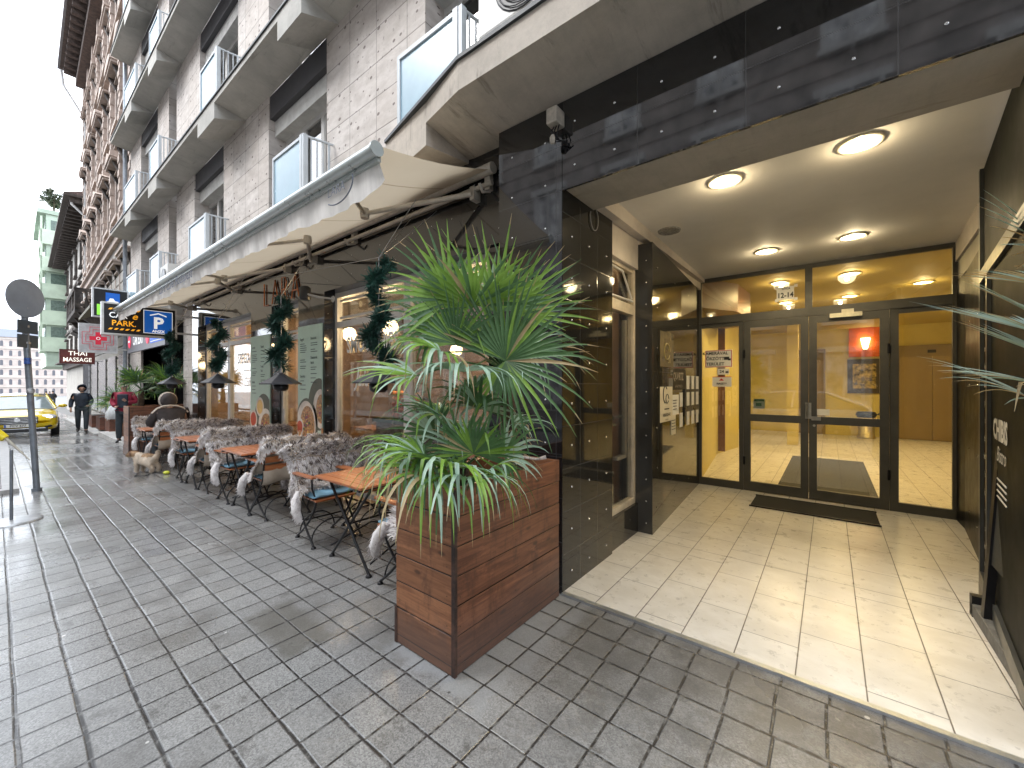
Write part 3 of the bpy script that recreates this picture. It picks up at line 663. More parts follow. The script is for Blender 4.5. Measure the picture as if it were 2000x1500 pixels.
# --- cafe front
cp = MB()
PIL = [(-6.15,-5.39), (-7.94,-7.09), (-11.35,-10.95)]
for a, b_ in PIL:
    cp = MB(); cp.box(a, b_, 2.75, 3.0, 0, 2.80); cp.mat(1); studs(cp, [(b_+.002, y, z) for y in (2.80, 2.90) for z in [.2+.21*i for i in range(13)]], (1,0,0), .006); cp.build('shop_pillar', [GRC, STUD], B)
cp = MB(); cp.box(-2.45, -2.163, 2.78, 3.0, 0, 2.80); cp.build('shop_pillar', GRC, B)
cfz = MB(); cfz.box(-11.35, -2.163, 2.75, 3.05, 2.80, 3.66); cfz.mat(1)
studs(cfz, [(-2.3-.3*i, 2.748, z) for i in range(26) for z in (2.93, 3.16, 3.40)], (0,-1,0), .006); cfz.build('shop_fascia', [GRC, STUD], B)
def shopwin(x0, x1, z0=.10, trans=2.32, top=2.80, mull=()):
    f = MB(); y = 2.93
    f.box(x0,x0+.06,y-.03,y+.04,z0,top); f.box(x1-.06,x1,y-.03,y+.04,z0,top)
    f.box(x0+.06,x1-.06,y-.03,y+.04,top-.07,top-.002); f.box(x0+.06,x1-.06,y-.03,y+.04,z0,z0+.07); f.box(x0+.06,x1-.06,y-.035,y+.04,trans,trans+.08)
    f.box(x0+.10,x1-.10,y-.01,y+.03,trans+.12,trans+.15); f.box(x0+.10,x1-.10,y-.01,y+.03,top-.13,top-.10)
    for m_ in mull: f.box(m_-.035,m_+.035,y-.033,y+.042,z0+.07,trans)
    o = f.build('shop_window', FRAMEW, B)
    g_ = MB(); g_.box(x0+.06,x1-.06,y+.005,y+.011,z0+.07,trans); g_.box(x0+.06,x1-.06,y+.005,y+.011,trans+.08,top-.07); g_.build('pane', PANE, o)
    return o
shopwin(-5.388,-3.80); shopwin(-3.798,-2.452); shopwin(-9.52,-7.942); shopwin(-10.948,-9.522)
f = shopwin(-7.088,-6.152, .02, 2.25); x = MB(); x.box(-7.0,-6.24,2.915,2.93,.60,.72); x.box(-6.98,-6.90,2.87,2.89,.95,1.15); x.build('door_rail', FRAMEW, f)
x = MB(); x.box(-11.2,-1.9,3.05,3.1,2.82,3.3); x.box(-11.3,-11.2,3,8,0,3.3); x.box(-11.3,-1.9,8,8.1,0,3.3); x.box(-1.95,-1.85,4.3,8,0,3.3)
x.build('cafe_wall', M('cafe_plaster', (.32,.21,.13), .7, var=.2, scale=2), B)
x = MB(); x.box(-11.3,-1.76,3.05,8.1,3.3,3.4); x.build('cafe_ceiling', M('cafe_ceiling_paint', (.12,.10,.09), .8), B)

# --- lettering on the cafe glass and fascia
LET = M('white_vinyl', (.93,.92,.90), .6, var=.02)
t = text_mb('SMOOTHIES', .29, (-4.56,2.925,2.06), (1,0,0),(0,0,1), bold=.007, sx=.72)
text_mb('Juice', .30, (-4.72,2.925,1.62), (1,0,0),(0,0,1), t, shear=.4, sx=.7, bold=.007); t.box(-4.72,-4.40,2.922,2.925,1.835,1.85)
t.build('window_lettering', LET, B)
t = text_mb('SPECIALTY', .27, (-8.62,2.925,2.03), (1,0,0),(0,0,1), sx=.75, bold=.006)
text_mb('Coffee', .25, (-8.55,2.925,1.58), (1,0,0),(0,0,1), t, shear=.4, sx=.75); t.box(-8.8,-8.35,2.922,2.925,1.80,1.815)
t.build('window_lettering', LET, B)
# copper letters
cpL = MB(); r = .011
def strokes(x, L):
    for pl_ in L: cpL.tube([(x+a, 2.732, 2.83+b_) for a, b_ in pl_], r, 6)
H = .36
strokes(-7.32, [[(0,H),(0,0),(.16,0)]]); strokes(-7.02, [[(0,0),(.12,H),(.24,0)],[(.04,.11),(.20,.11)]])
strokes(-6.66, [[(0,0),(0,H),(.12,H-.01),(.16,H-.08),(.12,.18),(0,.17)],[(.08,.17),(.18,0)]]); strokes(-6.33, [[(0,0),(.12,H),(.24,0)],[(.04,.11),(.20,.11)]])
tag(cpL.build('shop_name_letters', M('copper', (.62,.22,.09), .3, metal=.85)), 'thin copper letters reading LARA on the dark fascia over the cafe door', 'sign')

# --- menu posters
def poster(x0, x1, z0, z1, cols, foods, label):
    p = MB(); y = 2.735; p.box(x0,x1,y,y+.012,z0,z1); w_ = x1-x0; rnd = random.Random(int(-x0*100))
    for cx, items in cols:
        z = z1-.19
        for it in items:
            if isinstance(it, str): text_mb(it, .052, (x0+w_*cx, y-.001, z), (1,0,0),(0,0,1), p, align='LEFT', bold=.0015, sx=.8, k=1); z -= .07
            else:
                for q in range(it):
                    p.mat(1).box(x0+w_*cx, x0+w_*cx+w_*rnd.uniform(.16,.28), y-.002, y, z, z+.010); z -= rnd.choice((.03,.03,.06))
                z -= .05
    for k, cx, cz, rx, rz, dep in foods:
        pts = []
        for i in range(28):
            a = 2*pi*i/28; xx = x0+w_*cx+w_*rx*cos(a); zz = z0+cz+rz*sin(a)
            pts.append((min(max(xx, x0+.001), x1-.001), y-.002-dep, max(zz, z0+.001)))
        p.mat(k).poly(pts[::-1])
    for q in range(60):
        a = rnd.uniform(0,2*pi); k, cx, cz, rx, rz, dep = foods[rnd.choice([i for i in range(len(foods)) if foods[i][0] == 4])]
        rr = rnd.uniform(0,.7); xx = x0+w_*(cx+rx*rr*cos(a)); zz = z0+cz+rz*rr*sin(a); s__ = rnd.uniform(.012,.035)
        if x0+.03 < xx < x1-.03 and zz > z0+.04:
            p.mat(rnd.choice((5,6,7,8))).poly([(xx+s__*cos(b_), y-.0075-q*.00004, zz+s__*.7*sin(b_)) for b_ in [2*pi*j/7 for j in range(7)]][::-1])
    return tag(p.build('menu_poster', [M('mint_print', (.50,.67,.56), .55, var=.03), M('dark_green_print', (.06,.12,.09), .6), M('olive_print', (.12,.13,.09), .6), M('plate_print', (.70,.65,.56), .5),
        M('food_print', (.45,.25,.10), .5, var=.5, scale=30), M('tomato_print', (.50,.09,.04), .5), M('leaf_print', (.10,.16,.04), .5), M('cheese_print', (.72,.48,.15), .5), M('onion_print', (.25,.07,.12), .5)]), label, 'menu board', 'mint green menu posters on the cafe pillars')
poster(-6.13,-5.42,.55,2.38, [(.10,['Reggeli',5,4,'Szendvics',3]),(.55,['Brunchok',4,'Desszertek','Italok',5])],
       [(2,.88,.72,.42,.36,0),(3,.95,.66,.30,.27,.001),(4,.98,.66,.20,.20,.002),(2,.38,.42,.46,.38,.001),(3,.36,.42,.40,.34,.002),(4,.42,.42,.30,.27,.003),(3,.10,.38,.17,.13,.004),(5,.10,.38,.12,.09,.005)],
       'mint menu poster on the pillar just left of the large window, wrap and eggs pictured')
poster(-7.92,-7.12,.55,2.36, [(.10,['Levesek',6,4,'Saláták',3]),(.55,['Tészták',4,'Torták','Teák',4])],
       [(2,.70,.40,.46,.44,0),(3,.80,.30,.36,.30,.001),(4,.84,.30,.28,.22,.002),(3,.52,.62,.20,.16,.002),(7,.52,.62,.15,.12,.003),(3,.18,.40,.20,.16,.003),(5,.18,.40,.15,.12,.004)],
       'mint menu poster on the far pillar left of the cafe door, round bowls pictured')

# --- upper storeys
floors = [3.74, 6.56, 9.62, 12.55, 15.6, 18.6]
OPEN = {0:[(-3.42,-1.5),(-7.46,-5.52),(-11.6,-9.65),(-13.84,-13.1),(-17.2,-15.05),(1.2,3.2)],
        1:[(-7.46,-5.52),(-11.2,-8.86),(-13.84,-13.1),(-17.2,-15.05),(-3.42,-1.5)],
        2:[(-11.2,-8.86),(-13.84,-13.1),(-17.2,-15.05),(-7.46,-5.52)], 3:[(-11.2,-8.86),(-13.84,-13.1),(-17.2,-15.05)], 4:[(-11.2,-8.86),(-17.2,-15.05)]}
XL, XR = -18.8, 8.0
wm = MB()
for fl, ops in OPEN.items():
    zb, zt = floors[fl], floors[fl+1]; xs = XL
    if fl == 0: zb = 3.40
    for a, b_ in sorted(ops):
        wm.box(xs, a, 2.85, 3.35, zb, zt); xs = b_
    wm.box(xs, XR, 2.85, 3.35, zb, zt)
wm.box(-18.8,-17.2,2.85,3.35,0,3.40); wm.box(-12.5,-11.36,2.85,3.35,0,3.40)
wm.build('stone_wall', STONE, B)
bk = MB()
for i, z in enumerate(floors[:5]): bk.box(XL+.1, XR, 3.9, 4.0, z, z+2.8); bk.box(XL+.1, XR, 3.35, 4.0, z-.05, z+.02); bk.box(XL+.1,XR,3.35,4.0,z+2.6,z+2.8)
bk.build('rooms', ROOM, B)
LINT = M('dark_lintel_panel', (.055,.055,.062), .6, var=.1); SHUT = M('shutter_box_concrete', (.58,.58,.56), .7, var=.1)
rw_ = random.Random(3)
for fl, ops in OPEN.items():
    zb = floors[fl]; zt = floors[fl+1]-.15
    for a, b_ in ops:
        if b_-a < 1:
            f = MB(); f.box(a,b_,3.12,3.2,zt-.5,zt); f.box(a,a+.05,3.12,3.18,zb,zt-.5); f.box(b_-.05,b_,3.12,3.18,zb,zt-.5); f.box(a,b_,3.10,3.18,zb+.85,zb+.92)
            o = f.build('window', FRAMEW, B); g_ = MB(); g_.box(a+.05,b_-.05,3.14,3.146,zb,zt-.5); g_.build('pane', PANED, o); continue
        f = MB(); f.mat(1).box(a,b_,2.87,3.3,zt-.38,zt); f.mat(2).box(a,b_,2.95,3.3,zt-.64,zt-.38); f.mat(0)
        zt2 = zt-.64; y = 3.12; n = 3; xs = [a+(b_-a)*k/n for k in range(n+1)]
        for k in range(n+1): f.box(max(a,xs[k]-.045), min(b_,xs[k]+.045), y, y+.07, zb, zt2)
        for k in range(n):
            zz = zb if k > 0 else zb+.0
            f.box(xs[k]+.045, xs[k+1]-.045, y, y+.07, zt2-.08, zt2); f.box(xs[k]+.045, xs[k+1]-.045, y, y+.07, zz, zz+.12)
            f.box(xs[k]+.085, xs[k]+.105, y-.01, y+.05, zz+.12, zt2-.08)
        o = f.build('window', [FRAMEW, LINT, SHUT], B)
        g_ = MB(); g_.box(a+.05,b_-.05,y+.03,y+.036,zb+.1,zt2-.08); g_.build('pane', PANED, o)
        if rw_.random() < .6:
            cu = MB(); x0 = rw_.choice((a+.1, a+(b_-a)*.66)); pts = [(x0+.03*i, 3.30+.02*sin(i*1.9), 0) for i in range(20)]
            for p0, p1 in zip(pts[:-1], pts[1:]): cu.quad((p0[0],p0[1],zb),(p1[0],p1[1],zb),(p1[0],p1[1],zt2),(p0[0],p0[1],zt2))
            cu.build('curtain', M('curtain_cloth', (.55,.55,.53), .8), o)
def slab(z, blocks, x0, x1, lip=2.36, name='balcony_slab'):
    m = MB(); xs = x1
    for xr, ln in blocks:
        xl = xr-ln
        for a, b_, k in ((xr, xs, 0), (xl, xr, 1)):
            if b_-a < .01: continue
            if k == 0: prof = [(lip,z),(lip,z-.085),(2.86,z-.15),(2.86,z)]
            else: prof = [(lip,z),(lip,z-.36),(2.86,z-.16),(2.86,z)]
            m.prism([(a,q[0],q[1]) for q in prof], (b_-a,0,0))
        xs = xl
    m.prism([(x0,lip,z),(x0,lip,z-.085),(x0,2.86,z-.15),(x0,2.86,z)], (xs-x0,0,0))
    m.mat(1).box(x0, x1, lip-.02, 2.40, z+.002, z+.03)
    return m.build(name, [CONC, M('dark_drip_edge', (.04,.045,.05), .5)], B)
slab(6.56, [(-5.2,.7),(-8.47,.95),(-12.6,.85),(-15.6,.8)], XL, XR); slab(9.62, [(-8.47,.9),(-12.6,.85),(-15.5,.9)], XL, XR)
slab(12.55, [(-8.5,.9),(-12.4,.85),(-15.6,.9)], XL, XR); slab(15.6, [(-12.4,.85),(-15.6,.9)], XL, XR); slab(18.6, [(-15.6,.9)], XL, XR)
# first-floor slab over the entrance: angled nose
s1 = MB(); z = 3.92
s1.prism([(-2.15,2.10,z),(-2.15,2.10,z-.21),(-2.15,2.62,3.632),(-2.15,2.62,z)], (10.1,0,0))
def hexa(bot, top): s1.add(bot+top, [(3,2,1,0),(4,5,6,7),(0,1,5,4),(1,2,6,5),(2,3,7,6),(3,0,4,7)], False)
hexa([(-2.67,2.235,z-.17),(-2.152,2.10,z-.21),(-2.152,2.86,3.634),(-2.67,2.86,3.64)], [(-2.67,2.235,z),(-2.152,2.10,z),(-2.152,2.86,z),(-2.67,2.86,z)])
hexa([(-3.45,2.38,z-.36),(-2.672,2.235,z-.36),(-2.672,2.86,3.64),(-3.45,2.86,3.665)], [(-3.45,2.38,z),(-2.672,2.235,z),(-2.672,2.86,z),(-3.45,2.86,z)])
s1.box(-18.8,-3.452,2.44,2.84,3.665,z)
s1.mat(1)
for (xa,ya),(xb,yb) in (((-3.45,2.38),(-2.15,2.10)),((-2.15,2.10),(8,2.10))):
    s1.add([(xa,ya-.02,z+.002),(xb,yb-.02,z+.002),(xb,yb+.03,z+.002),(xa,ya+.03,z+.002),(xa,ya-.02,z+.03),(xb,yb-.02,z+.03),(xb,yb+.03,z+.03),(xa,ya+.03,z+.03)], [(3,2,1,0),(4,5,6,7),(0,1,5,4),(1,2,6,5),(2,3,7,6),(3,0,4,7)], False)
s1.build('balcony_slab', [CONB, M('dark_drip_edge', (.04,.045,.05), .5)], B)['label'] = 'stained beige angled slab above the entrance'
def balustrade(x0, x1, xw, z, h=1.07, y=2.48):
    f = MB(); r = .022
    f.box(x0-.02,x0+.02,y-.02,y+.02,z+.03,z+h); f.box(x1-.03,x1+.03,y-.03,y+.03,z+.03,z+h+.01); f.box(x0,x1,y-.022,y+.022,z+h-.04,z+h); f.box(x0,x1,y-.015,y+.015,z+.05,z+.08)
    f.box(x1+.045,x1+.085,y-.03,y+.03,z+.03,z+h); dx = xw-x1
    f.tube([(x1+.065,y,z+h-.02),(xw,2.84,z+h-.02)], .016, 6); f.tube([(x1+.065,y,z+.10),(xw,2.84,z+.10)], .012, 6)
    for k in range(1,5):
        t_ = k/5; f.tube([(x1+.065+(xw-x1-.065)*t_,y+.36*t_,z+.10),(x1+.065+(xw-x1-.065)*t_,y+.36*t_,z+h-.02)], .010 if k != 4 else .018, 6)
    o = f.build('balustrade', STEELW, B)
    g_ = MB(); g_.box(x0+.02,x1-.03,y-.006,y+.006,z+.08,z+h-.04); g_.build('glass_panel', FROST, o)
for a_ in ((-3.385,-2.57,-2.45),(-6.35,-5.47,-5.32),(-10.5,-9.44,-9.35),(-13.95,-13.0,-12.9),(-17.0,-15.6,-15.4)): balustrade(*a_, 3.92, .90, 2.50)
for z in (6.56,9.62,12.55): balustrade(-9.65,-8.74,-8.6,z); balustrade(-13.9,-12.95,-12.8,z); balustrade(-17.2,-15.6,-15.4,z)
# car-park passage
x = MB(); x.box(-17.2,-12.5,2.6,2.9,3.12,3.62); x.build('passage_head', CONC, B)
x = MB(); x.box(-17.2,-12.5,6,6.2,0,3.4); x.box(-17.3,-17.2,2.9,6.2,0,3.4); x.box(-12.5,-12.4,3.35,6.2,0,3.4); x.box(-17.3,-12.4,2.9,6.2,3.0,3.1); x.build('passage_wall', DARK, B)
dp = MB(); dp.tube([(-18.86,2.72,.0),(-18.86,2.72,19)], .055); dp.build('drainpipe', M('zinc_pipe', (.30,.33,.37), .4, metal=.5), B)
# ================================================================ neighbours down the street
rot = lambda a: R(a)
def mk(name, base, **k): return M(name, base, **k)
N = thing('ornate_townhouse', 'tall brown ornate townhouse with stacked window pediments and projecting eaves, next to the travertine house', 'building', (-18.95, 2.85, 0), R(-1.6))
OFF[N.name] = Vector((0,0,0))
BST = concrete_mat('brown_stucco', (.37,.275,.23), (.07,.045,.035), .8, .6)
BSG = concrete_mat('grey_rustication', (.33,.315,.29), (.07,.06,.05), .7, .6)
BSD = M('dark_stone', (.085,.07,.062), .85, var=.5, scale=3, bump=.4)
TAN = M('pale_trim', (.42,.345,.30), .8, var=.2, scale=3)
LN = 17.6; HT = 20.6
m = MB(); m.box(-LN,0,.25,8,7.2,HT); m.build('upper_wall', BST, N)
m = MB(); m.box(-LN,0,.25,8,-.4,7.2)
for i in range(18):
    m.box(-LN,0,.12,.25,-.3+.42*i,-.3+.42*i+.36)
m.build('ground_wall', BSG, N)
m = MB()
m.box(-LN-.1,0,-.95,.3,HT,HT+.12); m.box(-LN-.05,0,-.3,.25,HT-.7,HT-.2); m.mat(1).box(-LN-.15,0,-1.05,-.93,HT+.02,HT+.22); m.mat(0)
for i in range(26): m.box(-i*.68-.45,-i*.68-.2,-.8,.25,HT-.28,HT)
m.build('eaves', [M('dark_soffit', (.10,.075,.065), .8, var=.3), M('grey_gutter', (.2,.2,.21), .5)], N)
for zz, th in ((7.2,.3),(15.2,.12)):
    m = MB(); m.box(-LN,0,.0,.25,zz,zz+th); m.box(-LN,0,-.12,.25,zz+th,zz+th+.08); m.build('string_course', TAN, N)
bay = 2.5
def ped(x, z, kind, par):
    w_ = .82; d = .42 if kind else .34
    f = MB()
    f.box(x-.62,x-.48,.10,.25,z-1.9,z); f.box(x+.48,x+.62,.10,.25,z-1.9,z); f.box(x-.75,x+.75,-.02,.25,z-2.05,z-1.9)
    f.box(x-.48,x+.48,.05,.25,z-.06,z)
    f.mat(2).box(x-.48,x+.48,.235,.245,z-1.9,z-.06); f.mat(0).box(x-.03,x+.03,.20,.24,z-1.9,z-.06); f.box(x-.48,x+.48,.20,.24,z-.75,z-.69)
    o = f.build('window', [TAN, BSD, M('old_window_glass', (.05,.055,.065), .12, var=.2, spec=.8)], par, local=True)
    q = MB(); q.box(x-w_,x+w_,.25-d,.25,z+.16,z+.26)
    if kind == 1: q.prism([(x-w_-.05,.25-d-.04,z+.26),(x+w_+.05,.25-d-.04,z+.26),(x,.25-d-.04,z+.62)][::1], (0,d+.04,0))
    elif kind == 2:
        n_ = 9; q.prism([(x-(w_+.05)*cos(pi*i/n_),.25-d-.04,z+.26+.34*sin(pi*i/n_)) for i in range(n_+1)], (0,d+.04,0))
    else: q.box(x-w_-.05,x+w_+.05,.25-d-.05,.25,z+.26,z+.34)
    q.mat(1)
    for sx in (-1,1): q.prism([(x+sx*.55-.09,.25,z+.16),(x+sx*.55-.09,.25-d+.06,z+.16),(x+sx*.55-.09,.25-.1,z-.32),(x+sx*.55-.09,.25,z-.36)], (.18,0,0))  # dark brackets put the shade under the pediments into the colour
    q.build('pediment', [TAN, BSD], o, local=True)
for i in range(7):
    x = -1.4-i*bay
    for z, k in ((10.2,1),(14.0,2 if i%2 else 1),(17.6,0),(19.6,3)):
        if k == 3: continue
        ped(x, z, k, N)
    ped(x, 6.1, 0, N)
for i in range(8):
    x = -.15-i*bay
    m = MB()
    m.box(x-.16,x+.16,.02,.25,7.6,HT-.7)
    for zz in [7.9+.55*j for j in range(21)]: m.box(x-.19,x+.19,-.005,.25,zz,zz+.26)
    m.build('pilaster', TAN, N, local=True)
# stone balcony
m = MB(); m.box(-11.2,-6.2,-.95,.25,4.62,4.80); m.box(-11.2,-6.2,-.98,-.84,5.52,5.66); m.box(-6.34,-6.2,-.95,.25,5.52,5.66); m.box(-11.2,-11.06,-.95,.25,5.52,5.66)
for xx in (-11.13,-9.5,-7.9,-6.27): m.box(xx-.12,xx+.12,-.95,-.80,4.8,5.52)
for i in range(22): m.lathe((-6.5-i*.215,-.88,4.8), [(.04,0),(.075,.2),(.035,.45),(.05,.72)], 6)
for i in range(4): m.lathe((-6.27,-.6+i*.22,4.8), [(.04,0),(.075,.2),(.035,.45),(.05,.72)], 6)
for xx in (-10.8,-8.7,-6.6): m.prism([(xx-.15,.25,4.62),(xx-.15,-.85,4.62),(xx-.15,-.7,4.4),(xx-.15,.05,3.75),(xx-.15,.25,3.7)], (.3,0,0))
m.build('stone_balcony', BSD, N, local=True)
for i, xx in enumerate((-12.7,-15.2)):
    m = MB(); m.box(xx-.9,xx+.9,-.6,.25,4.5,4.65); m.prism([(xx-.9,-.6,4.5),(xx+.9,-.6,4.5),(xx+.9,.25,3.9),(xx-.9,.25,3.9)], (0,.0,-.02)); m.build('stone_hood', BSD, N, local=True)
# shopfronts of the ornate house
m = MB()
for a, b_ in ((-3.4,-1.0),(-6.6,-4.2),(-10,-7.4),(-13.4,-10.8)): m.box(a,b_,.08,.12,.2,2.7)
m.build('shopfront', M('shopfront_dark', (.05,.05,.055), .2, var=.3), N, local=True)
m = MB(); m.box(-17.4,-14.2,.05,.11,-.2,3.0)
for i in range(9): m.mat(1).box(-17.4,-14.2,.02,.05,-.1+.34*i,-.06+.34*i)
for i in range(9): m.box(-17.3+i*.37,-17.25+i*.37,.0,.02,-.2,3.0)
m.build('lattice_shutter', [M('grey_shutter', (.22,.22,.23), .6), M('shutter_bar', (.11,.11,.12), .5)], N, local=True)
m = MB(); m.prism([(-.1,.25,4.9),(-.1,-.95,4.15),(-.1,-.95,4.05),(-.1,.25,4.75)], (-4.2,0,0)); m.build('olive_canopy', M('olive_canopy_paint', (.13,.115,.06), .6, var=.3), N, local=True)
m = MB(); m.tube([(-LN+.1,.1,0),(-LN+.1,.1,HT-2.6),(-LN+.1,-.8,HT-1.0),(-LN+.1,-.9,HT-.1)], .07); m.build('drainpipe', M('pale_pipe', (.5,.5,.5), .5), N, local=True)

def simple_house(name, label, x0, x1, y, h, rz, wallm, trimm, eave, z0=-1, floors_=4, nb=4, kind=0, wz=3.2):
    H_ = thing(name, label, 'building', (x0, y, 0), R(rz)); OFF[H_.name] = Vector((0,0,0)); L = x0-x1
    m = MB(); m.box(-L,0,.2,9,z0,h); m.build('wall', wallm, H_, local=True)
    m = MB(); m.box(-L-.1,0,.2-eave,.25,h,h+.16)
    for i in range(int(L/.9)): m.box(-i*.9-.4,-i*.9-.2,.2-eave*.8,.25,h-.3,h)
    m.mat(1).prism([(-L-.1,.2-eave,h+.16),(-L-.1,4.6,h+2.2),(-L-.1,9,h+.16)], (L+.1,0,0)); m.build('roof', [M('dark_eave', (.085,.07,.062), .8, var=.3), M('roof_tiles', (.17,.12,.11), .8, var=.4, scale=12)], H_, local=True)
    for f_ in range(floors_):
        z = wz+f_*(h-wz)/floors_; 
        m = MB(); m.box(-L,0,.08,.2,z-.2,z-.02); m.build('string_course', trimm, H_, local=True)
        for i in range(nb):
            x = -(i+.5)*L/nb; m = MB(); m.box(x-.55,x+.55,.16,.2,z+.5,z+2.4); m.mat(1); m.box(x-.7,x+.7,-.05,.2,z+2.45,z+2.62); m.box(x-.65,x-.55,.1,.2,z+.5,z+2.4); m.box(x+.55,x+.65,.1,.2,z+.5,z+2.4); m.box(x-.7,x+.7,.0,.2,z+.36,z+.5)
            m.build('window', [M('old_window_glass'), trimm], H_, local=True)
    return H_
H2 = simple_house('old_townhouse', 'lower soot stained townhouse with deep dark eaves, beyond the tall ornate one', -36.6, -60.6, 3.6, 13.1, -1.5, BSG, BSD, 1.25, -1.5, 3, 5)
m = MB(); m.tube([(-.3,-.7,13.4),(-.3,-.7,12.7),(-.3,.05,11.9),(-.3,.1,0)], .07); m.build('drainpipe', M('pale_pipe'), H2, local=True)
m = MB(); m.box(-23.4,-.3,-.1,.2,2.9,3.4); m.box(-23.4,-.3,-.6,.2,3.4,3.5); m.build('shop_canopy', BSD, H2, local=True)
# green modernist block with loggias
G = thing('green_block', 'pale green modernist block with stacked square balconies at the end of the row', 'building', (-61.2, 5.0, 0), R(-1.0)); OFF[G.name] = Vector((0,0,0))
GRN = M('pale_green_render', (.42,.52,.42), .8, var=.12, scale=.6); GRN2 = M('green_balcony_render', (.50,.60,.47), .8, var=.12, scale=.6)
m = MB(); m.box(-12,.25,-1.9,9,3.3,18.6); m.box(-8,-.5,.6,9,18.6,21.4); m.box(-12.2,.4,-2.5,9,18.4,18.8); m.box(-8.2,-.3,.4,9,21.3,21.6); m.build('wall', GRN, G, local=True)
m = MB(); m.box(-12,0,.3,9,-1.5,3.3); m.build('ground_wall', M('pale_base', (.4,.38,.33), .8), G, local=True)
for i in range(5):
    z = 4.95+i*2.65
    m = MB(); m.box(-3.6,.5,-2.3,-.2,z-.18,z); m.box(-3.6,-3.48,-2.3,-.2,z,z+1.25); m.box(.38,.5,-2.3,-.2,z,z+1.25); m.box(-3.6,.5,-2.3,-2.18,z,z+1.25); m.box(-3.6,-3.48,-2.3,-2.1,z+1.25,z+2.5); m.box(.4,.5,-2.3,-2.15,z+1.25,z+2.5)
    o = m.build('balcony', GRN2, G, local=True)
    m = MB(); m.box(-3.2,.1,-1.96,-1.9,z+.1,z+2.3); m.box(.25,.28,-1.6,.8,z+1.2,z+2.3); m.build('loggia_window', M('green_dark_glass', (.12,.17,.14), .2, var=.2), o, local=True)
m = MB(); m.box(.0,.75,-1.5,-.7,14.2,14.9); m.mat(1).lathe((.76,-1.1,14.55), [(.22,0),(.20,.02)], 12, axis='x'); m.build('air_conditioner', [M('white_metal', (.6,.6,.6), .5), BLK], G, local=True)
# roof plant
def blob_tree(name, label, loc, h, r, trunk, n, mats, cat='tree', leafs=.5, seed=1, group=None):
    T = thing(name, label, cat, loc, 0, group); rnd = random.Random(seed)
    m = MB(); m.tube([(loc[0],loc[1],loc[2]),(loc[0]+.05*h,loc[1],loc[2]+h*.5),(loc[0],loc[1],loc[2]+h*.9)], [trunk,trunk*.6,trunk*.2], 6)
    for k in range(6):
        a = rnd.uniform(0,6.28); z = loc[2]+h*rnd.uniform(.4,.75); m.tube([(loc[0],loc[1],z),(loc[0]+r*.7*cos(a),loc[1]+r*.7*sin(a),z+h*.2)], [trunk*.35,trunk*.1], 5)
    m.build('trunk', M('bark', (.09,.065,.045), .9, var=.3), T)
    m = MB()
    cl_ = [(rnd.gauss(0,r*.45), rnd.gauss(0,r*.45), rnd.uniform(.4,1)*h) for _ in range(14)]
    for i in range(n):
        c = rnd.choice(cl_); p = Vector((loc[0]+c[0]+rnd.gauss(0,r*.22), loc[1]+c[1]+rnd.gauss(0,r*.22), loc[2]+c[2]+rnd.gauss(0,r*.2)))
        a = Vector((rnd.gauss(0,1),rnd.gauss(0,1),rnd.gauss(0,1))).normalized(); b_ = a.orthogonal().normalized(); s_ = leafs*rnd.uniform(.5,1)
        m.mat(rnd.randint(0,1)).add([p-a*s_, p+b_*s_*.3, p+a*s_, p-b_*s_*.3], [(0,1,2,3)], False)
    m.build('crown', mats, T); return T
blob_tree('roof_shrub', 'dark bushy shrub growing on the roof terrace of the green block', (-62.6,3.7,18.75), 2.6, .7, .10, 520, [M('dark_leaf', (.05,.07,.04), .6), M('dull_leaf', (.09,.10,.06), .6)], 'shrub', .3)
# far square
P_ = thing('palace', 'pale pink palace with rows of arched windows far across the square', 'building', (-350, -42, -6), R(90)); OFF[P_.name] = Vector((0,0,0))
m = MB(); m.box(-20,75,0,14,-1,33); m.build('wall', M('pale_pink_render', (.55,.47,.43), .8, var=.12, scale=.3), P_, local=True)
m = MB(); m.prism([(-20,-.6,33),(-20,7,38),(-20,14,33)], (95,0,0)); m.build('roof', M('slate_roof', (.16,.18,.22), .6), P_, local=True)
m = MB()
for f_ in range(6):
    for i in range(30): 
        x = -18+i*3.1; z = 2+f_*5.2
        m.poly([(x-.55,-.03,z),(x+.55,-.03,z),(x+.55,-.03,z+2.5),(x+.3,-.03,z+3.0),(x-.3,-.03,z+3.0),(x-.55,-.03,z+2.5)])
    m.mat(1).box(-20,75,-.35,0,5.8+f_*5.2,6.2+f_*5.2); m.mat(0)
tag(m.build('window_rows', [M('far_glass', (.12,.12,.14), .3), M('pale_cornice', (.6,.55,.5), .8)], P_, local=True), None, None)
# opposite side of the street (mirrored in the polished granite)
O = thing('facing_house', 'brown rusticated house across the street with tall white framed windows, mirrored in the black granite', 'building', (8, -10.4, 0), 0); OFF[O.name] = Vector((0,0,0))
m = MB(); m.box(-48,16,-6,0,-1.5,15)
for i in range(30): m.box(-48,16,0,.05,.3+i*.62,.3+i*.62+.50)
m.build('wall', M('opposite_wall', (.40,.36,.33), .8, var=.25, scale=1.2), O, local=True)
for f_ in range(4):
    for i in range(18):
        x = -46+i*3.5; z = .8+f_*3.6
        m = MB(); m.box(x-.62,x+.62,.02,.09,z,z+2.2); m.mat(1)
        for a in ((x-.72,x-.60,z,z+2.2),(x+.60,x+.72,z,z+2.2),(x-.04,x+.04,z,z+2.2),(x-.9,x+.9,z+2.2,z+2.45),(x-.8,x+.8,z-.15,z)): m.box(a[0],a[1],.0,.22,a[2],a[3])
        m.build('window', [M('pale_bright_panes', (.78,.80,.84), .3, var=.5, scale=1.5), M('white_window_frame')], O, local=True)  # panes coloured pale so the windows look bright when mirrored in the granite
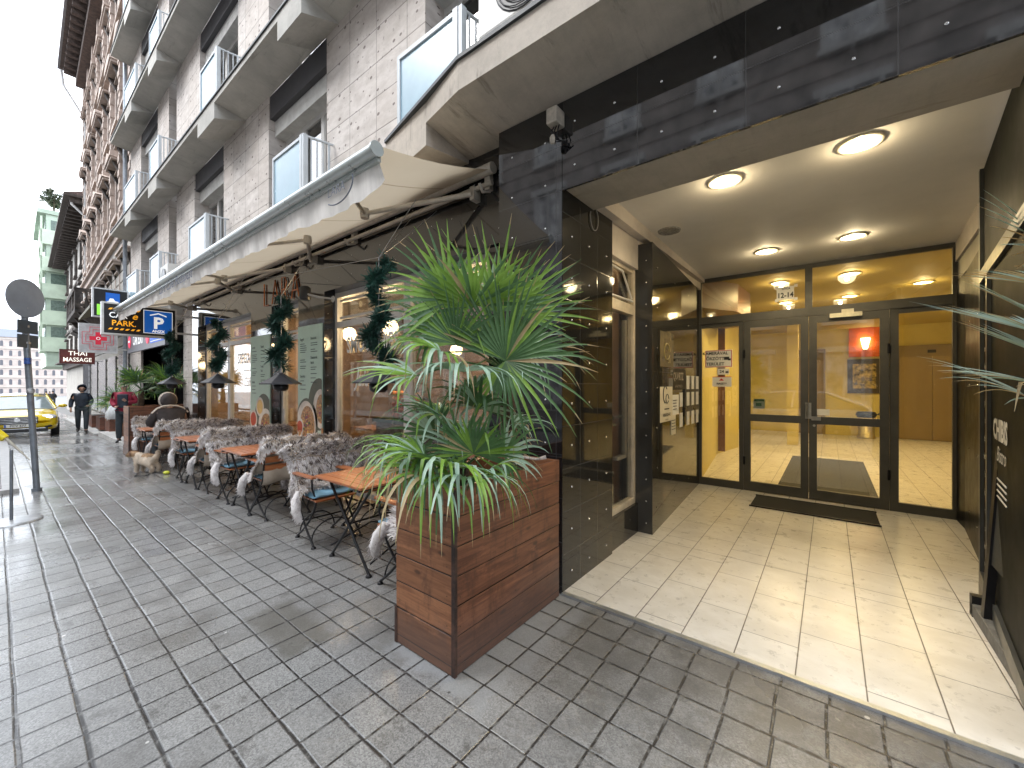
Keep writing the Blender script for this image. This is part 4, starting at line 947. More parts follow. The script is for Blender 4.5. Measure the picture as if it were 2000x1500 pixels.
# ================================================================ awning
A = thing('awning', 'long beige retractable awning over the cafe terrace with a pale scalloped valance', 'awning', (-2.33, 2.75, 3.44))
AX0, AX1 = -11.75, -2.33; AY, AZ = 1.53, 3.08; WY, WZ = 2.66, 3.42
FAB = M('beige_awning_cloth', (.46,.37,.26), .8, var=.06, scale=2, bump=.05, bscale=200)
FAB.node_tree.nodes['Principled BSDF'].inputs['Transmission Weight'].default_value = 0
def awn_cloth():
    m, nt, b = newmat('awning_cloth'); p = coords(nt); n1 = noise_tex(nt, p, 1.5, 5); s = sep(nt, coords(nt, True))
    c = mixc(nt, n1, (.50,.42,.31), (.60,.52,.40)); j = joint(nt, s[0], 1.18, -2.9, .02)
    c = mixc(nt, mth(nt,'MULTIPLY',j,.6), c, (.22,.16,.10)); nt.links.new(c, b.inputs['Base Color']); b.inputs['Roughness'].default_value = .85
    out = nt.nodes['Material Output']; tl = nt.nodes.new('ShaderNodeBsdfTranslucent'); nt.links.new(c, tl.inputs[0])
    ms = nt.nodes.new('ShaderNodeMixShader'); ms.inputs[0].default_value = .40
    nt.links.new(b.outputs[0], ms.inputs[1]); nt.links.new(tl.outputs[0], ms.inputs[2]); nt.links.new(ms.outputs[0], out.inputs[0]); return m
AC = awn_cloth()
m = MB(); nx, ny = 60, 6; g_ = []
for i in range(nx+1):
    for j in range(ny+1):
        t = j/ny; x = AX0+(AX1-AX0)*i/nx
        sag = -.035*sin(pi*t)*(1+.15*sin(x*5.3)); g_.append((x, WY+(AY-WY)*t, WZ+(AZ+.03-WZ)*t+sag))
m.add(g_, [(i*(ny+1)+j, (i+1)*(ny+1)+j, (i+1)*(ny+1)+j+1, i*(ny+1)+j+1) for i in range(nx) for j in range(ny)], True)
m.build('cloth', AC, A)
m = MB(); m.tube([(AX0,WY+.02,WZ+.02),(AX1+.02,WY+.02,WZ+.02)], .05, 12); m.tube([(AX0,WY+.03,WZ-.10),(AX1,WY+.03,WZ-.10)], .022, 8)
m.build('roller', M('cream_tube', (.50,.46,.40), .45), A)
m = MB(); m.tube([(AX0,AY,AZ),(AX1,AY,AZ)], .043, 16); m.tube([(AX1,AY,AZ),(AX1+.018,AY,AZ)], .050, 16); m.box(AX0,AX1,AY+.012,AY+.04,AZ-.07,AZ-.03)
m.build('front_bar', M('pale_aluminium', (.52,.56,.55), .3, metal=.45, var=.05), A)
VAL = M('white_valance_cloth', (.82,.79,.75), .8, var=.08, scale=5, stretch=(2,1,.4), bump=.05, bscale=120)
m = MB(); n = 240; top = []; g_ = []
for i in range(n+1):
    x = AX1-.02+(AX0-AX1)*i/n; e = max(0, 1-(AX1-x)/.25)
    dz = .19+.011*sin(x*2*pi/1.15)+.05*max(0,1-(AX1-x)/1.2)-.11*e**1.6; wv = .006*sin(x*31)+.009*sin(x*13+1)
    for j, (t, w_) in enumerate(((0,0),(.35,.35),(.7,.8),(1,1.1))): g_.append((x+.03*e*t, AY+.03+wv*w_*1.1+.02*t, AZ-.035-dz*t))
m.add(g_, [(i*4+j, i*4+j+1, (i+1)*4+j+1, (i+1)*4+j) for i in range(n) for j in range(3)], True)
v_ = m.build('valance', VAL, A)
GREY = M('grey_lettering', (.13,.15,.20), .7, var=.05)
def vtext(t, x, size, **k): return text_mb(t, size, (x, AY-.012, AZ-.135), (1,0,0), (0,0,1), **k)
m = vtext('Lart Café Budapest', -7.1, .185, shear=.25, sx=1.15, bold=.0015)
m.build('valance_lettering', GREY, v_)
m = text_mb('LARA', .10, (-2.80,AY-.014,AZ-.13), (1,0,0),(0,0,1), bold=-.001)
m.tube([(-2.78+.20*cos(a), AY-.014, AZ-.115+.12*sin(a)) for a in [R(-130)+R(145)*i/16 for i in range(17)]], .0045, 5)
m.build('valance_emblem', GREY, v_)
def arm(xw, s):
    m = MB(); m.mat(0)
    e = Vector((xw+.95*s, 2.18, 3.18)); 
    m.tube([(xw,2.66,3.27), e], [.026,.022], 8); m.tube([e, (xw+.28*s,AY+.03,AZ-.03)], [.020,.016], 8); m.lathe(e-Vector((0,0,.045)), [(.04,0),(.045,.04),(.04,.09)], 10)
    m.box(xw-.025,xw+.025,2.66,2.75,3.22,3.34); m.build('folding_arm', M('cream_tube'), A)
for xw, s in ((-2.55,-1),(-5.6,1),(-6.4,-1),(-8.6,1),(-11.4,1)): arm(xw, s)
m = MB()
for xw in (-2.4,-4.6,-6.0,-8.4,-10.6): m.box(xw-.03,xw+.03,2.70,2.75,3.28,3.50); m.tube([(xw,2.74,3.28),(xw,2.64,3.24),(xw,2.60,3.30)], .015, 6)
m.build('wall_bracket', M('cream_tube'), A)

# ================================================================ signs over the pavement
def lightbox(x, ya, yb, za, zb, label, cat='sign', draw=None, dep=.14, base=BLK, rim=None):
    m = MB(); m.mat(0).box(x-dep,x,ya,yb,za,zb)
    m.mat(1); e = .035
    for a in ((ya-e,yb+e,zb,zb+e),(ya-e,yb+e,za-e,za),(ya-e,ya,za,zb),(yb,yb+e,za,zb)): m.box(x-dep-.01,x+.012,a[0],a[1],a[2],a[3])
    m.mat(2)
    for z in (za+.1,zb-.1): m.box(x-dep*.7,x-dep*.3,yb+e,2.9,z-.02,z+.02)
    mats = [base, rim or M('silver_rim', (.62,.62,.62), .4), M('silver_rim')]
    if draw: mats += draw(m, x+.002)
    return tag(m.build('hanging_sign', mats), label, cat)
UY, UZ = (0,1,0), (0,0,1)
def draw_park(m, x):
    mats = [EM('sign_blue', (.0,.10,.46), .16), EM('sign_orange', (.95,.42,.02), .22), EM('sign_white', (.85,.87,.88), .22), M('sign_black', (.012,.012,.014), .4)]
    m.mat(3).box(x,x+.004,1.98,2.44,2.66,3.14)
    m.mat(5)
    for a in ((1.965,2.455,3.14,3.15),(1.965,2.455,2.65,2.66),(1.965,1.975,2.66,3.14),(2.445,2.455,2.66,3.14)): m.box(x,x+.004,*a)
    text_mb('P', .34, (x+.006,2.21,2.87), UY, UZ, m, bold=.012, k=5); text_mb('ANZX', .075, (x+.006,2.21,2.70), UY, UZ, m, bold=.003, k=5)
    m.mat(5).prism([(x+.003,2.07,3.03),(x+.003,2.21,3.08),(x+.003,2.35,3.03),(x+.003,2.35,3.055),(x+.003,2.21,3.108),(x+.003,2.07,3.055)], (.004,0,0))
    text_mb('CAR', .16, (x+.006,1.57,2.97), UY, UZ, m, bold=.003, sx=.88, k=5); text_mb('e', .19, (x+.006,1.82,2.975), UY, UZ, m, bold=.003, shear=.3, k=4)
    text_mb('PARK.', .155, (x+.006,1.66,2.81), UY, UZ, m, bold=.003, sx=.92, k=4)
    m.mat(4)
    for i in range(6):
        for z in (2.69,3.10): y = 1.42+i*.085; m.prism([(x+.003,y,z-.018),(x+.003,y+.045,z-.018),(x+.003,y+.075,z+.018),(x+.003,y+.03,z+.018)], (.003,0,0))
    return mats
lightbox(-11.62, 1.36, 2.50, 2.60, 3.20, 'long black light box reading CARe PARK beside a blue P panel', draw=draw_park)
def draw_wash(m, x):
    mats = [EM('sign_blue', (0,.11,.5), .35), EM('sign_green', (.20,.55,.05), .4), EM('sign_white', (.85,.87,.88), .5)]
    m.mat(3).box(x,x+.003,1.98,2.28,3.72,4.22); m.mat(4).box(x,x+.003,1.80,1.97,3.55,3.86); m.mat(5)
    m.prism([(x+.003,2.01,3.90),(x+.003,2.25,3.90),(x+.003,2.25,3.98),(x+.003,2.18,3.99),(x+.003,2.14,4.06),(x+.003,2.07,4.06),(x+.003,2.04,3.98),(x+.003,2.01,3.97)], (.004,0,0))
    for y in (2.07,2.19): m.lathe((x+.004,y,3.90), [(.028,0),(.02,.004)], 8, axis='x')
    return mats
lightbox(-16.6, 1.74, 2.44, 3.52, 4.30, 'square black sign with white car on blue, behind the parking sign', draw=draw_wash)
def draw_cross(m, x):
    mats = [EM('cross_red', (.62,.02,.05), .12), EM('sign_white', (.8,.8,.8), .4)]
    cy, cz = 2.06, 3.03
    def plus(a, t, k):
        m.mat(k); pts = [(-a,-t),(-t,-t),(-t,-a),(t,-a),(t,-t),(a,-t),(a,t),(t,t),(t,a),(-t,a),(-t,t),(-a,t)]
        for (p, q), (p2, q2) in zip(pts, pts[1:]+pts[:1]): m.tube([(x+.006,cy+p,cz+q),(x+.006,cy+p2,cz+q2)], .006, 4)
    m.mat(3).box(x+.002,x+.008,cy-.20,cy+.20,cz-.065,cz+.065); m.box(x+.001,x+.009,cy-.065,cy+.065,cz-.20,cz+.20)
    plus(.28,.12,3); plus(.36,.19,3)
    m.mat(4).lathe((x+.008,cy,cz), [(.05,0),(.045,.004)], 12, axis='x'); m.mat(3).lathe((x+.012,cy,cz), [(.035,0),(.03,.004)], 12, axis='x'); return mats
lightbox(-18.7, 1.66, 2.48, 2.60, 3.46, 'grey pharmacy light box with a red stepped cross', draw=draw_cross, base=M('pharmacy_grey', (.55,.55,.55), .4))
def draw_thai(m, x):
    mats = [EM('thai_letters', (.95,.90,.80), .4)]
    text_mb('THAI', .25, (x+.003,2.15,2.83), UY, UZ, m, bold=.002, k=3); text_mb('MASSAGE', .24, (x+.003,2.14,2.57), UY, UZ, m, bold=.002, sx=.82, k=3); return mats
lightbox(-25, 1.66, 2.62, 2.44, 2.97, 'dark red sign reading THAI MASSAGE hung over the pavement', draw=draw_thai, base=M('maroon_board', (.16,.03,.025), .5), rim=M('maroon_rim', (.12,.025,.02), .5))
# sign board over the car park passage
m = MB(); m.box(-17.1,-12.6,2.52,2.60,2.50,3.12); m.mat(1).box(-14.1,-12.7,2.515,2.52,2.62,3.08)
text_mb('CAR EXIT', .40, (-15.55,2.512,2.82), (1,0,0), UZ, m, bold=.012, sx=.8, k=2)
for xx in (-16.75,-14.4): m.mat(3).lathe((xx,2.512,2.82), [(.19,0),(.17,-.006)], 16, axis='y'); m.mat(2).box(xx-.10,xx+.10,2.50,2.505,2.80,2.86)
m.mat(2); m.tube([(-14.0,2.512,2.66),(-12.9,2.512,2.66),(-12.8,2.512,3.04),(-14.0,2.512,3.04)], .012, 4)
tag(m.build('passage_sign', [M('grey_board', (.10,.105,.13), .4), EM('board_blue', (.02,.10,.5), .3), EM('sign_white', (.8,.8,.8), .4), EM('board_red', (.6,.03,.08), .4)]), 'grey and blue board with red discs over the dark car park passage', 'sign')
# ================================================================ lamps of the entrance and the lobby
LAMP = EM('lamp_glow', (1.0,.80,.42), 7.0); RIM = M('lamp_rim', (.65,.6,.48), .4)
def downlight(x, y, z, label, r=.105, power=20, group='recessed ceiling lamps of the entrance'):
    t = thing('ceiling_lamp', label, 'ceiling lamp', (x,y,z), 0, group)
    m = MB(); m.lathe((0,0,0), [(r+.025,0),(r+.022,-.010),(r,-.014),(r-.002,0)], 24); m.build('rim', RIM, t, local=True)
    m = MB(); m.lathe((0,0,-.004), [(r-.003,0),(r-.02,-.006),(.001,-.008)], 24); m.build('diffuser', LAMP, t, local=True)
    ld = bpy.data.lights.new('lamp_light', 'SPOT'); ld.energy = power; ld.color = (1.0,.80,.48) if z < 3.2 else (1.0,.74,.36); ld.shadow_soft_size = r; ld.spot_size = R(168); ld.spot_blend = .6
    l2 = bpy.data.lights.new('lamp_glow_light', 'POINT'); l2.energy = power*.09; l2.color = ld.color; l2.shadow_soft_size = .03; o2 = bpy.data.objects.new('lamp_glow_light', l2); COL.objects.link(o2); o2.parent = t; o2.location = (0,0,-.065)
    lo = bpy.data.objects.new('lamp_light', ld); COL.objects.link(lo); lo.parent = t; lo.location = (0,0,-.03); return t
downlight(.16,3.55,3.155,'bright round ceiling lamp, nearest and rightmost in the entrance porch')
downlight(-.65,3.55,3.155,'bright round ceiling lamp, front left in the entrance porch')
downlight(.20,5.74,3.155,'round porch ceiling lamp right above the double door, rear right')
downlight(-.60,5.74,3.155,'round porch ceiling lamp rear left, near the house number')
for i, (x, y) in enumerate(((-.65,7.9),(.25,7.9),(-.7,9.9),(.3,9.9),(1.2,9.3),(1.2,11.8),(.1,12.6),(2.5,13.4),(-2.6,13.2))):
    downlight(x, y, 3.205, 'round lamp in the yellow lobby ceiling, '+['first row left','first row right','second row left','second row middle','second row right','third row right','third row left','by the lifts','far left corner'][i], power=46, group='recessed lamps of the lobby ceiling')
t = thing('wall_lamp', 'glowing glass wall lamp on the orange wall at the back of the lobby', 'wall lamp', (.82,15.70,2.70))
m = MB(); m.lathe((.82,15.62,2.58), [(.05,0),(.11,.30)], 12); m.build('shade', EM('sconce_glow', (1,.75,.35), 9), t)
m = MB(); m.box(.78,.86,15.62,15.70,2.55,2.62); m.build('bracket', RIM, t)
# lobby furnishings
t = thing('picture_frame', 'dark framed mirror picture on the yellow lobby wall above the bin', 'picture', (.75,15.72,1.8))
m = MB(); m.box(.42,1.18,15.68,15.745,1.28,2.28); m.build('frame', M('dark_wood_frame', (.03,.02,.012), .4), t)
m = MB(); m.box(.54,1.06,15.672,15.68,1.42,2.14); m.build('picture', M('picture_print', (.30,.22,.06), .3, var=.8, scale=9), t)
t = thing('waste_bin', 'cylindrical metal waste bin with dark blue liner in the lobby', 'bin', (.82,15.3,0.01))
m = MB(); m.lathe((.82,15.3,.012), [(.20,0),(.20,.06),(.185,.07),(.185,.66)], 20); m.build('drum', M('brass_drum', (.45,.38,.18), .35, metal=.6), t)
m = MB(); m.lathe((.82,15.3,.60), [(.20,0),(.24,.08),(.20,.16),(.05,.14)], 14); m.prism([(1.02,15.25,.68),(1.22,15.25,.66),(1.15,15.25,.78)], (0,.06,0)); m.build('liner', M('navy_plastic', (.015,.02,.04), .35), t)
m = MB(); m.box(-1.86,-1.84,8.6,8.72,1.2,1.42); tag(m.build('fire_alarm_box', RED), 'small red alarm box on the yellow lobby side wall', 'alarm')
m = MB(); m.box(-.62,.52,7.15,10.5,.012,.022); tag(m.build('lobby_mat', M('grey_mat', (.035,.035,.032), .95, var=.2, scale=60)), 'long grey mat on the lobby tiles behind the double door', 'door mat')
m = MB(); m.box(-.79,.43,5.87,6.47,.014,.026); m.mat(1)
for a in ((-.80,.44,5.86,5.88),(-.80,.44,6.46,6.48)): m.box(a[0],a[1],a[2],a[3],.014,.030)
tag(m.build('door_mat', [M('dark_mat', (.022,.022,.02), .95, var=.3, scale=80), BLK]), 'dark rectangular door mat on the porch tiles before the glass door', 'door mat')
# ceiling vent, cameras, cables
m = MB(); m.lathe((-1.32,4.35,3.155), [(.115,0),(.11,-.012),(.085,-.012),(.08,-.004),(.06,-.012),(.03,-.004),(.001,-.012)], 20); tag(m.build('ceiling_vent', M('dusty_vent', (.35,.33,.30), .6, var=.3, scale=40)), 'round dusty air vent in the porch ceiling', 'vent')
t = thing('security_camera', 'weathered white camera housing with loose cables on the black fascia', 'camera', tuple(at(1085,240,Y=2.55)))
c = at(1085,234,Y=2.52); m = MB(); m.box(c.x-.045,c.x+.045,2.46,2.578,c.z-.055,c.z+.06,bev=.012); m.build('housing', M('dirty_white_plastic', (.50,.45,.38), .5, var=.15, scale=20), t)
m = MB(); 
for k in range(3): m.tube([(c.x-.01+.02*k,2.52,c.z-.05),(c.x+.03*k-.02,2.49,c.z-.10),(c.x+.01,2.50,c.z-.14-.02*k),(c.x+.05+.02*k,2.54,c.z-.18)], .005, 5)
m.tube([(c.x+.03,2.56,c.z-.17),(c.x+.07,2.57,c.z-.18)], .014, 6); m.build('cable', BLK, t)
m = MB(); m.lathe((c.x-.01,2.50,c.z-.17), [(.001,-.02),(.022,-.01),(.024,.03),(.015,.045)], 10); m.build('lens', M('dirty_white_plastic'), t)
c = at(1856,456,Y=6.55); t = thing('dome_camera', 'small black dome camera under the ceiling right of the glass screen', 'camera', tuple(c))
m = MB(); m.lathe(tuple(c), [(.001,-.05),(.035,-.045),(.06,-.01),(.065,.04),(.05,.07)], 14); m.box(c.x+.03,c.x+.12,c.y-.02,c.y+.02,c.z+.0,c.z+.05); m.build('dome', BLKP, t)
c = at(1163,425,X=-1.54); m = MB(); m.tube([c+Vector((0,-.02+.07*sin(a),.10*cos(a)-.02)) for a in [2*pi*i/16 for i in range(14)]], .004, 5); m.tube([c+Vector((0,-.02,.08)),c+Vector((0,.02,.13)),c+Vector((.01,.1,.14))], .004, 5)
tag(m.build('loose_cable', M('grey_cable', (.3,.29,.27), .5)), 'short loop of loose cable hanging from the corner of the lintel', 'cable')
# notices on the entrance wall slab
def notice(name, label, ya, yb, za, zb, mats, draw=None, dx=.012, cat='notice'):
    xa = slabx((ya+yb)/2)+.003; m = MB(); m.box(xa,xa+dx,ya,yb,za,zb)
    if draw: draw(m, xa+dx+.002, (ya+yb)/2, (za+zb)/2)
    return tag(m.build(name, mats), label, cat)
def d1(m, x, y, z):
    m.mat(1).tube([(x,y-.05+.07*cos(a),z+.11+.09*sin(a)) for a in [R(40+i*22) for i in range(13)]], .006, 5); m.tube([(x,y+.02+.05*cos(a),z+.06+.05*sin(a)) for a in [R(i*30) for i in range(12)]], .005, 5)
    m.box(x-.002,x,y-.07,y+.09,z-.06,z-.048); text_mb('VENDÉGHÁZ', .045, (x,y,z-.12), UY, UZ, m, bold=.001, k=1); text_mb('recepció', .03, (x,y,z-.17), UY, UZ, m, k=1)
notice('notice_board', 'large cream notice with a curling line emblem on the black entrance wall', 4.42,4.86,1.13,1.52,[M('cream_notice', (.70,.64,.50), .6, var=.03), INK], d1)
def d2(m, x, y, z): m.mat(1).tube([(x,y+.10*cos(a),z-.02+.09*sin(a)) for a in [R(i*24) for i in range(15)]], .006, 5); text_mb('31', .09, (x,y+.08,z-.12), UY, UZ, m, k=1)
notice('glass_plaque', 'smoked brass plaque, highest of the signs on the black entrance wall', 4.42,4.90,1.74,2.13,[M('smoked_plaque', (.16,.135,.08), .12, spec=.8), M('brass_print', (.4,.32,.12), .4)], d2)
def d3(m, x, y, z): text_mb('QUARTZ', .13, (x,y-.02,z+.03), UY, UZ, m, bold=.004, sx=.8, k=1); text_mb('APARTMENTS', .05, (x,y,z-.09), UY, UZ, m, k=1)
notice('name_plaque', 'dark plaque with tall silver letters on the black entrance wall', 4.93,5.55,1.48,1.74,[BLK, M('silver_print', (.55,.52,.45), .3, metal=.5)], d3)
def d4(m, x, y, z):
    m.mat(1)
    for i in range(4): m.box(x-.002,x,y-.08,y+.06,z+.05-i*.035,z+.058-i*.035)
notice('paper_notice', 'small square paper notice right of the large cream one', 4.90,5.20,1.18,1.42,[PAPER, INK], d4)
notice('paper_slip', 'narrow paper slip hanging lowest on the black entrance wall', 4.90,5.06,.95,1.18,[M('cream_notice'), INK], d4)
t = thing('intercom_panel', 'intercom and rows of small name cards beside the glass screen', 'intercom', (-1.5,5.9,1.3))
m = MB(); xa = slabx(5.9)+.004; m.box(xa,xa+.03,5.60,6.35,1.12,1.66); m.build('plate', M('intercom_plate', (.06,.06,.055), .3, metal=.6), t)
for y in (5.36,5.68,5.92,6.16):
    for z in (1.00,1.26,1.48): 
        if (y,z) != (5.36,1.48): m = MB(); m.box(xa+.03,xa+.034,y,y+.13,z,z+.18); m.build('name_card', PAPER, t)
# shopfront on the right wall, with its transom box
S = thing('bistro_front', 'dark glazed shop front with white lettering on the right wall of the porch', 'shopfront', (.86,4.45,0)); 
def rx(y): return .86+.11*(y-4.45)
def rpr(m, ya, yb, za, zb, o0=0, o1=.05): m.prism([(rx(ya)+o0,ya,za),(rx(yb)+o0,yb,za),(rx(yb)+o1,yb,za),(rx(ya)+o1,ya,za)][::-1], (0,0,zb-za))
m = MB(); rpr(m,4.38,4.44,.1,3.1); rpr(m,4.02,4.08,.1,2.3); rpr(m,2.65,2.71,.1,2.5); rpr(m,2.71,4.38,.1,.2); rpr(m,2.71,4.38,2.28,2.36,.0,.05)
m.build('frame', M('charcoal_frame', (.05,.052,.05), .35, var=.1), S)
m = MB(); rpr(m,4.08,4.38,.2,2.28,.02,.03); rpr(m,2.71,4.02,.2,2.28,.02,.03); rpr(m,2.71,4.38,2.36,3.1,.02,.03); m.build('pane', M('smoked_shop_glass', (.010,.011,.010), .50, var=.2, scale=2, spec=.04), S)
def rtext(t, size, y, z, m=None, **k): return text_mb(t, size, (rx(y)+.016,y,z), Vector((-.11,-1,0)).normalized(), UZ, m, **k)
m = rtext('CHIBIS', .17, 3.62, 1.27, bold=.006); rtext('Bistro', .13, 3.58, 1.13, m, shear=.4)
for i in range(4): rpr(m,3.40,3.72,.98-i*.035,.988-i*.035,.012,.016)
for i, w_ in enumerate(('Bistro','menü','leves','saláta','pizza','hús','tészta','desszert','bor','kávé','tea','sör','koktél','nyitva')): rtext(w_, .06, 4.22, 1.92-i*.125, m, bold=.001)
m.build('lettering', M('chalk_white', (.45,.44,.40), .7), S)
m = MB(); m.box(1.2,3,2.65,4.5,.12,.2); m.box(2.9,3,2.65,4.5,.2,3.1); m.build('inner_wall', ROOM, S)
t = thing('menu_stand', 'black wooden menu stand with a grey base rail against the right wall', 'menu stand', (.80,3.7,.01))
m = MB(); m.box(.74,.80,3.0,4.02,.02,.10,bev=.006); m.mat(1).box(.74,.80,3.98,4.04,.012,.15); m.box(.74,.80,2.98,3.02,.012,.15); m.build('base_rail', [M('worn_grey_rail', (.13,.13,.125), .6, var=.3, scale=20), BLK], t)
for y_ in (3.80,3.15):
    m = MB(); m.obox((.80,y_,.62),(1,0,0),(0,1,0),(.06,0,1),.02,.03,.55); m.build('upright', BLK, t)
m = MB(); m.obox((.815,3.47,.80),(1,0,-.06),(0,1,0),(.06,0,1),.012,.30,.36); m.build('board', M('chalk_board', (.025,.027,.026), .6), t)
# small outdoor unit on the first floor
t = thing('air_conditioner', 'white outdoor air conditioner unit on the first floor balcony slab', 'air conditioner', (-1.7,2.5,4.4))
m = MB(); m.box(-2.25,-1.38,2.42,2.76,4.34,5.04,bev=.02); m.build('case', M('white_case', (.60,.60,.58), .45, var=.04), t)
m = MB(); 
for k in range(7): m.tube([(-1.78+(.05+.035*k)*cos(a),2.405,4.64+(.05+.035*k)*sin(a)) for a in [2*pi*i/24 for i in range(25)]], .005, 4)
m.lathe((-1.78,2.417,4.64), [(.29,0),(.28,-.004)], 24, axis='y'); m.build('fan_grille', BLK, t)
m = MB(); m.box(-2.1,-2.05,2.42,2.8,3.78,4.30); m.box(-1.55,-1.50,2.42,2.8,3.78,4.30); m.build('support', STEELW, t)
t = thing('air_conditioner', 'small white outdoor unit seen over the awning, fourth window along', 'air conditioner', (-13.2,2.5,4.0))
m = MB(); m.box(-12.7,-12.0,2.45,2.80,3.80,4.35,bev=.02); m.build('case', M('white_case'), t)
m = MB(); m.lathe((-12.35,2.44,4.07), [(.2,0),(.19,-.006)], 20, axis='y'); m.build('fan_grille', BLK, t)
# ================================================================ planter and fan palm
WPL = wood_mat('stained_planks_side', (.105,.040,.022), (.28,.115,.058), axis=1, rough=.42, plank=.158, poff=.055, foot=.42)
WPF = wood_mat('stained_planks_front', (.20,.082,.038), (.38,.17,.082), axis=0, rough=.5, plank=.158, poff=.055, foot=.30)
WED = M('dark_corner_post', (.055,.028,.02), .6, var=.5, scale=14)
SOIL = M('dark_soil', (.03,.022,.016), .95, var=.5, scale=30, bump=.6)
def planter(name, label, x0, x1, ya, yb, h, z=0, group=None):
    t = thing(name, label, 'planter', ((x0+x1)/2,(ya+yb)/2,z), 0, group)
    rb = random.Random(int(h*1000)); nb = int(round((h-.055)/.158)); zs = [z+.004]+[z+.055+.158*i for i in range(1,nb)]+[z+h]
    m = MB()
    for za, zb in zip(zs[:-1], zs[1:]): o_ = rb.uniform(0,.004); m.box(x1-.022,x1-o_,ya+.018+rb.uniform(0,.002),yb-rb.uniform(0,.004),za+.0015,zb-.0015,bev=.0035)
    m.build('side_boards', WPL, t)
    m = MB()
    for i, (za, zb) in enumerate(zip(zs[:-1], zs[1:])): o_ = rb.uniform(0,.004)-(.004 if i == 0 else 0); m.box(x0,x1-.024,ya+o_,ya+.022,za+.0015,zb-.0015-(.006 if zb == z+h else 0),bev=.0035)
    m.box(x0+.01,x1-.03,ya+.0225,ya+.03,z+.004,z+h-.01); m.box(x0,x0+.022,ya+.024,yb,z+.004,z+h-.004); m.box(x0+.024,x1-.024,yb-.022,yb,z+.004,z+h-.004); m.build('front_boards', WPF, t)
    m = MB(); m.box(x1-.024,x1+.003,ya-.004,ya+.017,z+.003,z+h-.01,bev=.003); m.box(x0-.006,x0+.016,ya-.006,ya-.001,z+.003,z+.22); m.build('corner_strip', WED, t)
    m = MB(); m.box(x0+.024,x1-.024,ya+.024,yb-.024,z+h-.16,z+h-.12); m.build('soil', SOIL, t)
    m = MB()
    studs(m, [(x1+.001,y_,z+z_) for y_ in (ya+.04,(ya+yb)/2,yb-.05) for z_ in [.10+.158*i for i in range(int(h/.158))]], (1,0,0), .004)
    studs(m, [(x_,ya-.001,z+z_) for x_ in (x0+.04,x1-.06) for z_ in [.10+.158*i for i in range(int(h/.158))]], (0,-1,0), .004)
    m.build('screw_heads', M('rusty_screw', (.12,.07,.04), .5, metal=.6), t); return t
PLX0, PLX1, PLY0, PLY1, PLH = -2.055, -1.548, 1.488, 2.535, 1.0
planter('wooden_planter', 'tall reddish brown plank planter standing against the black pillar, holding the big fan palm', PLX0, PLX1, PLY0, PLY1, PLH)
LF1 = leaf_mat('palm_green', (.12,.23,.03), (.23,.39,.065), (.32,.46,.12))
LF2 = leaf_mat('palm_dark_green', (.05,.115,.04), (.10,.20,.075), (.17,.28,.14))
LF3 = leaf_mat('palm_silver_back', (.24,.37,.27), (.42,.56,.44), (.52,.62,.52), .40)
LF4 = leaf_mat('palm_dry_tip', (.30,.22,.11), (.42,.33,.18), (.5,.42,.28), .6)
LMATS = [LF1, LF2, LF3, LF4]
def fan(mb, hub, axis, nrm, L, n=30, spread=150, droop=.5, wmax=.030, fused=.30, rnd=random, mats=(0,1), tip=True, jit=.28, cup=.25):
    hub = Vector(hub); axis = Vector(axis).normalized(); nrm = Vector(nrm); nrm = (nrm-axis*nrm.dot(axis)).normalized(); side = axis.cross(nrm)
    for i in range(n):
        a = R(-spread+2*spread*i/(n-1)); k = rnd.choice(mats) if rnd.random() > .035 else 3
        if rnd.random() < .04: continue
        d = (axis*cos(a)+side*sin(a)+nrm*cup*(1-.5*abs(a)/pi)).normalized()
        Ls = L*(1-.25*(abs(a)/pi)**2)*rnd.uniform(1-jit,1+jit*.5); lat = nrm.cross(d).normalized(); nn = d.cross(lat)
        p = hub.copy(); st = 9; step = Ls/st; dd = d.copy(); ptsL = []; 
        dr_ = droop*rnd.uniform(.6,1.35)
        fw_ = 2*R(spread)*2/(n-1)*.5
        snap = rnd.random() < droop*.22; sn = rnd.randint(4,6)
        for j in range(st+1):
            t = j/st
            w_ = min(wmax*.5*(1.0 if t < .4 else max(0,(1-(t-.4)/.6))**.85), max(.0015, fw_*t*Ls*.55)) if t < 1 else .0006
            ptsL.append((p.copy(), w_))
            dd = dd+Vector((0,0,-1))*dr_*(t**1.6)*.55
            if snap and j == sn: dd = dd*.35+Vector((0,0,-1))
            dd.normalize(); p = p+dd*step
        vs = []
        for j, (q, w_) in enumerate(ptsL):
            dj = (ptsL[min(j+1,st)][0]-ptsL[max(j-1,0)][0]).normalized(); la = (lat-dj*lat.dot(dj)).normalized(); up_ = dj.cross(la)
            vs += [q-la*w_+up_*w_*.45, q, q+la*w_+up_*w_*.45]
        fs = []; o = len(mb.v)
        mb.mat(k); mb.add(vs, [(3*j,3*j+1,3*j+4,3*j+3) for j in range(st-(1 if tip else 0))]+[(3*j+1,3*j+2,3*j+5,3*j+4) for j in range(st-(1 if tip else 0))], True)
        if tip:
            mb.mat(3 if rnd.random() < .45 else k); j = st-1; mb.add([vs[3*j],vs[3*j+1],vs[3*j+2],vs[3*j+3],vs[3*j+4],vs[3*j+5]], [(0,1,4,3),(1,2,5,4)], True)
def V(u, v, d): return at(u, v, d=d)
TOC = Vector((.617,-.787,0)); RI = Vector((.787,.617,0)); UP = Vector((0,0,1))
def vdir(r, u, t=0): return RI*r+UP*u+TOC*t       # direction: right, up, towards the street
PT = thing('fan_palm', 'large windmill fan palm with several crowns of pleated fronds in the tall wooden planter', 'palm', (-1.72,2.15,.88))
rp = random.Random(11)
m = MB(); tr_top = V(985,715,2.62); base = Vector((-1.70,2.20,.86))
pts = [base.lerp(tr_top, t)+Vector((.01*sin(t*9),.01*cos(t*7),0)) for t in [i/10 for i in range(11)]]
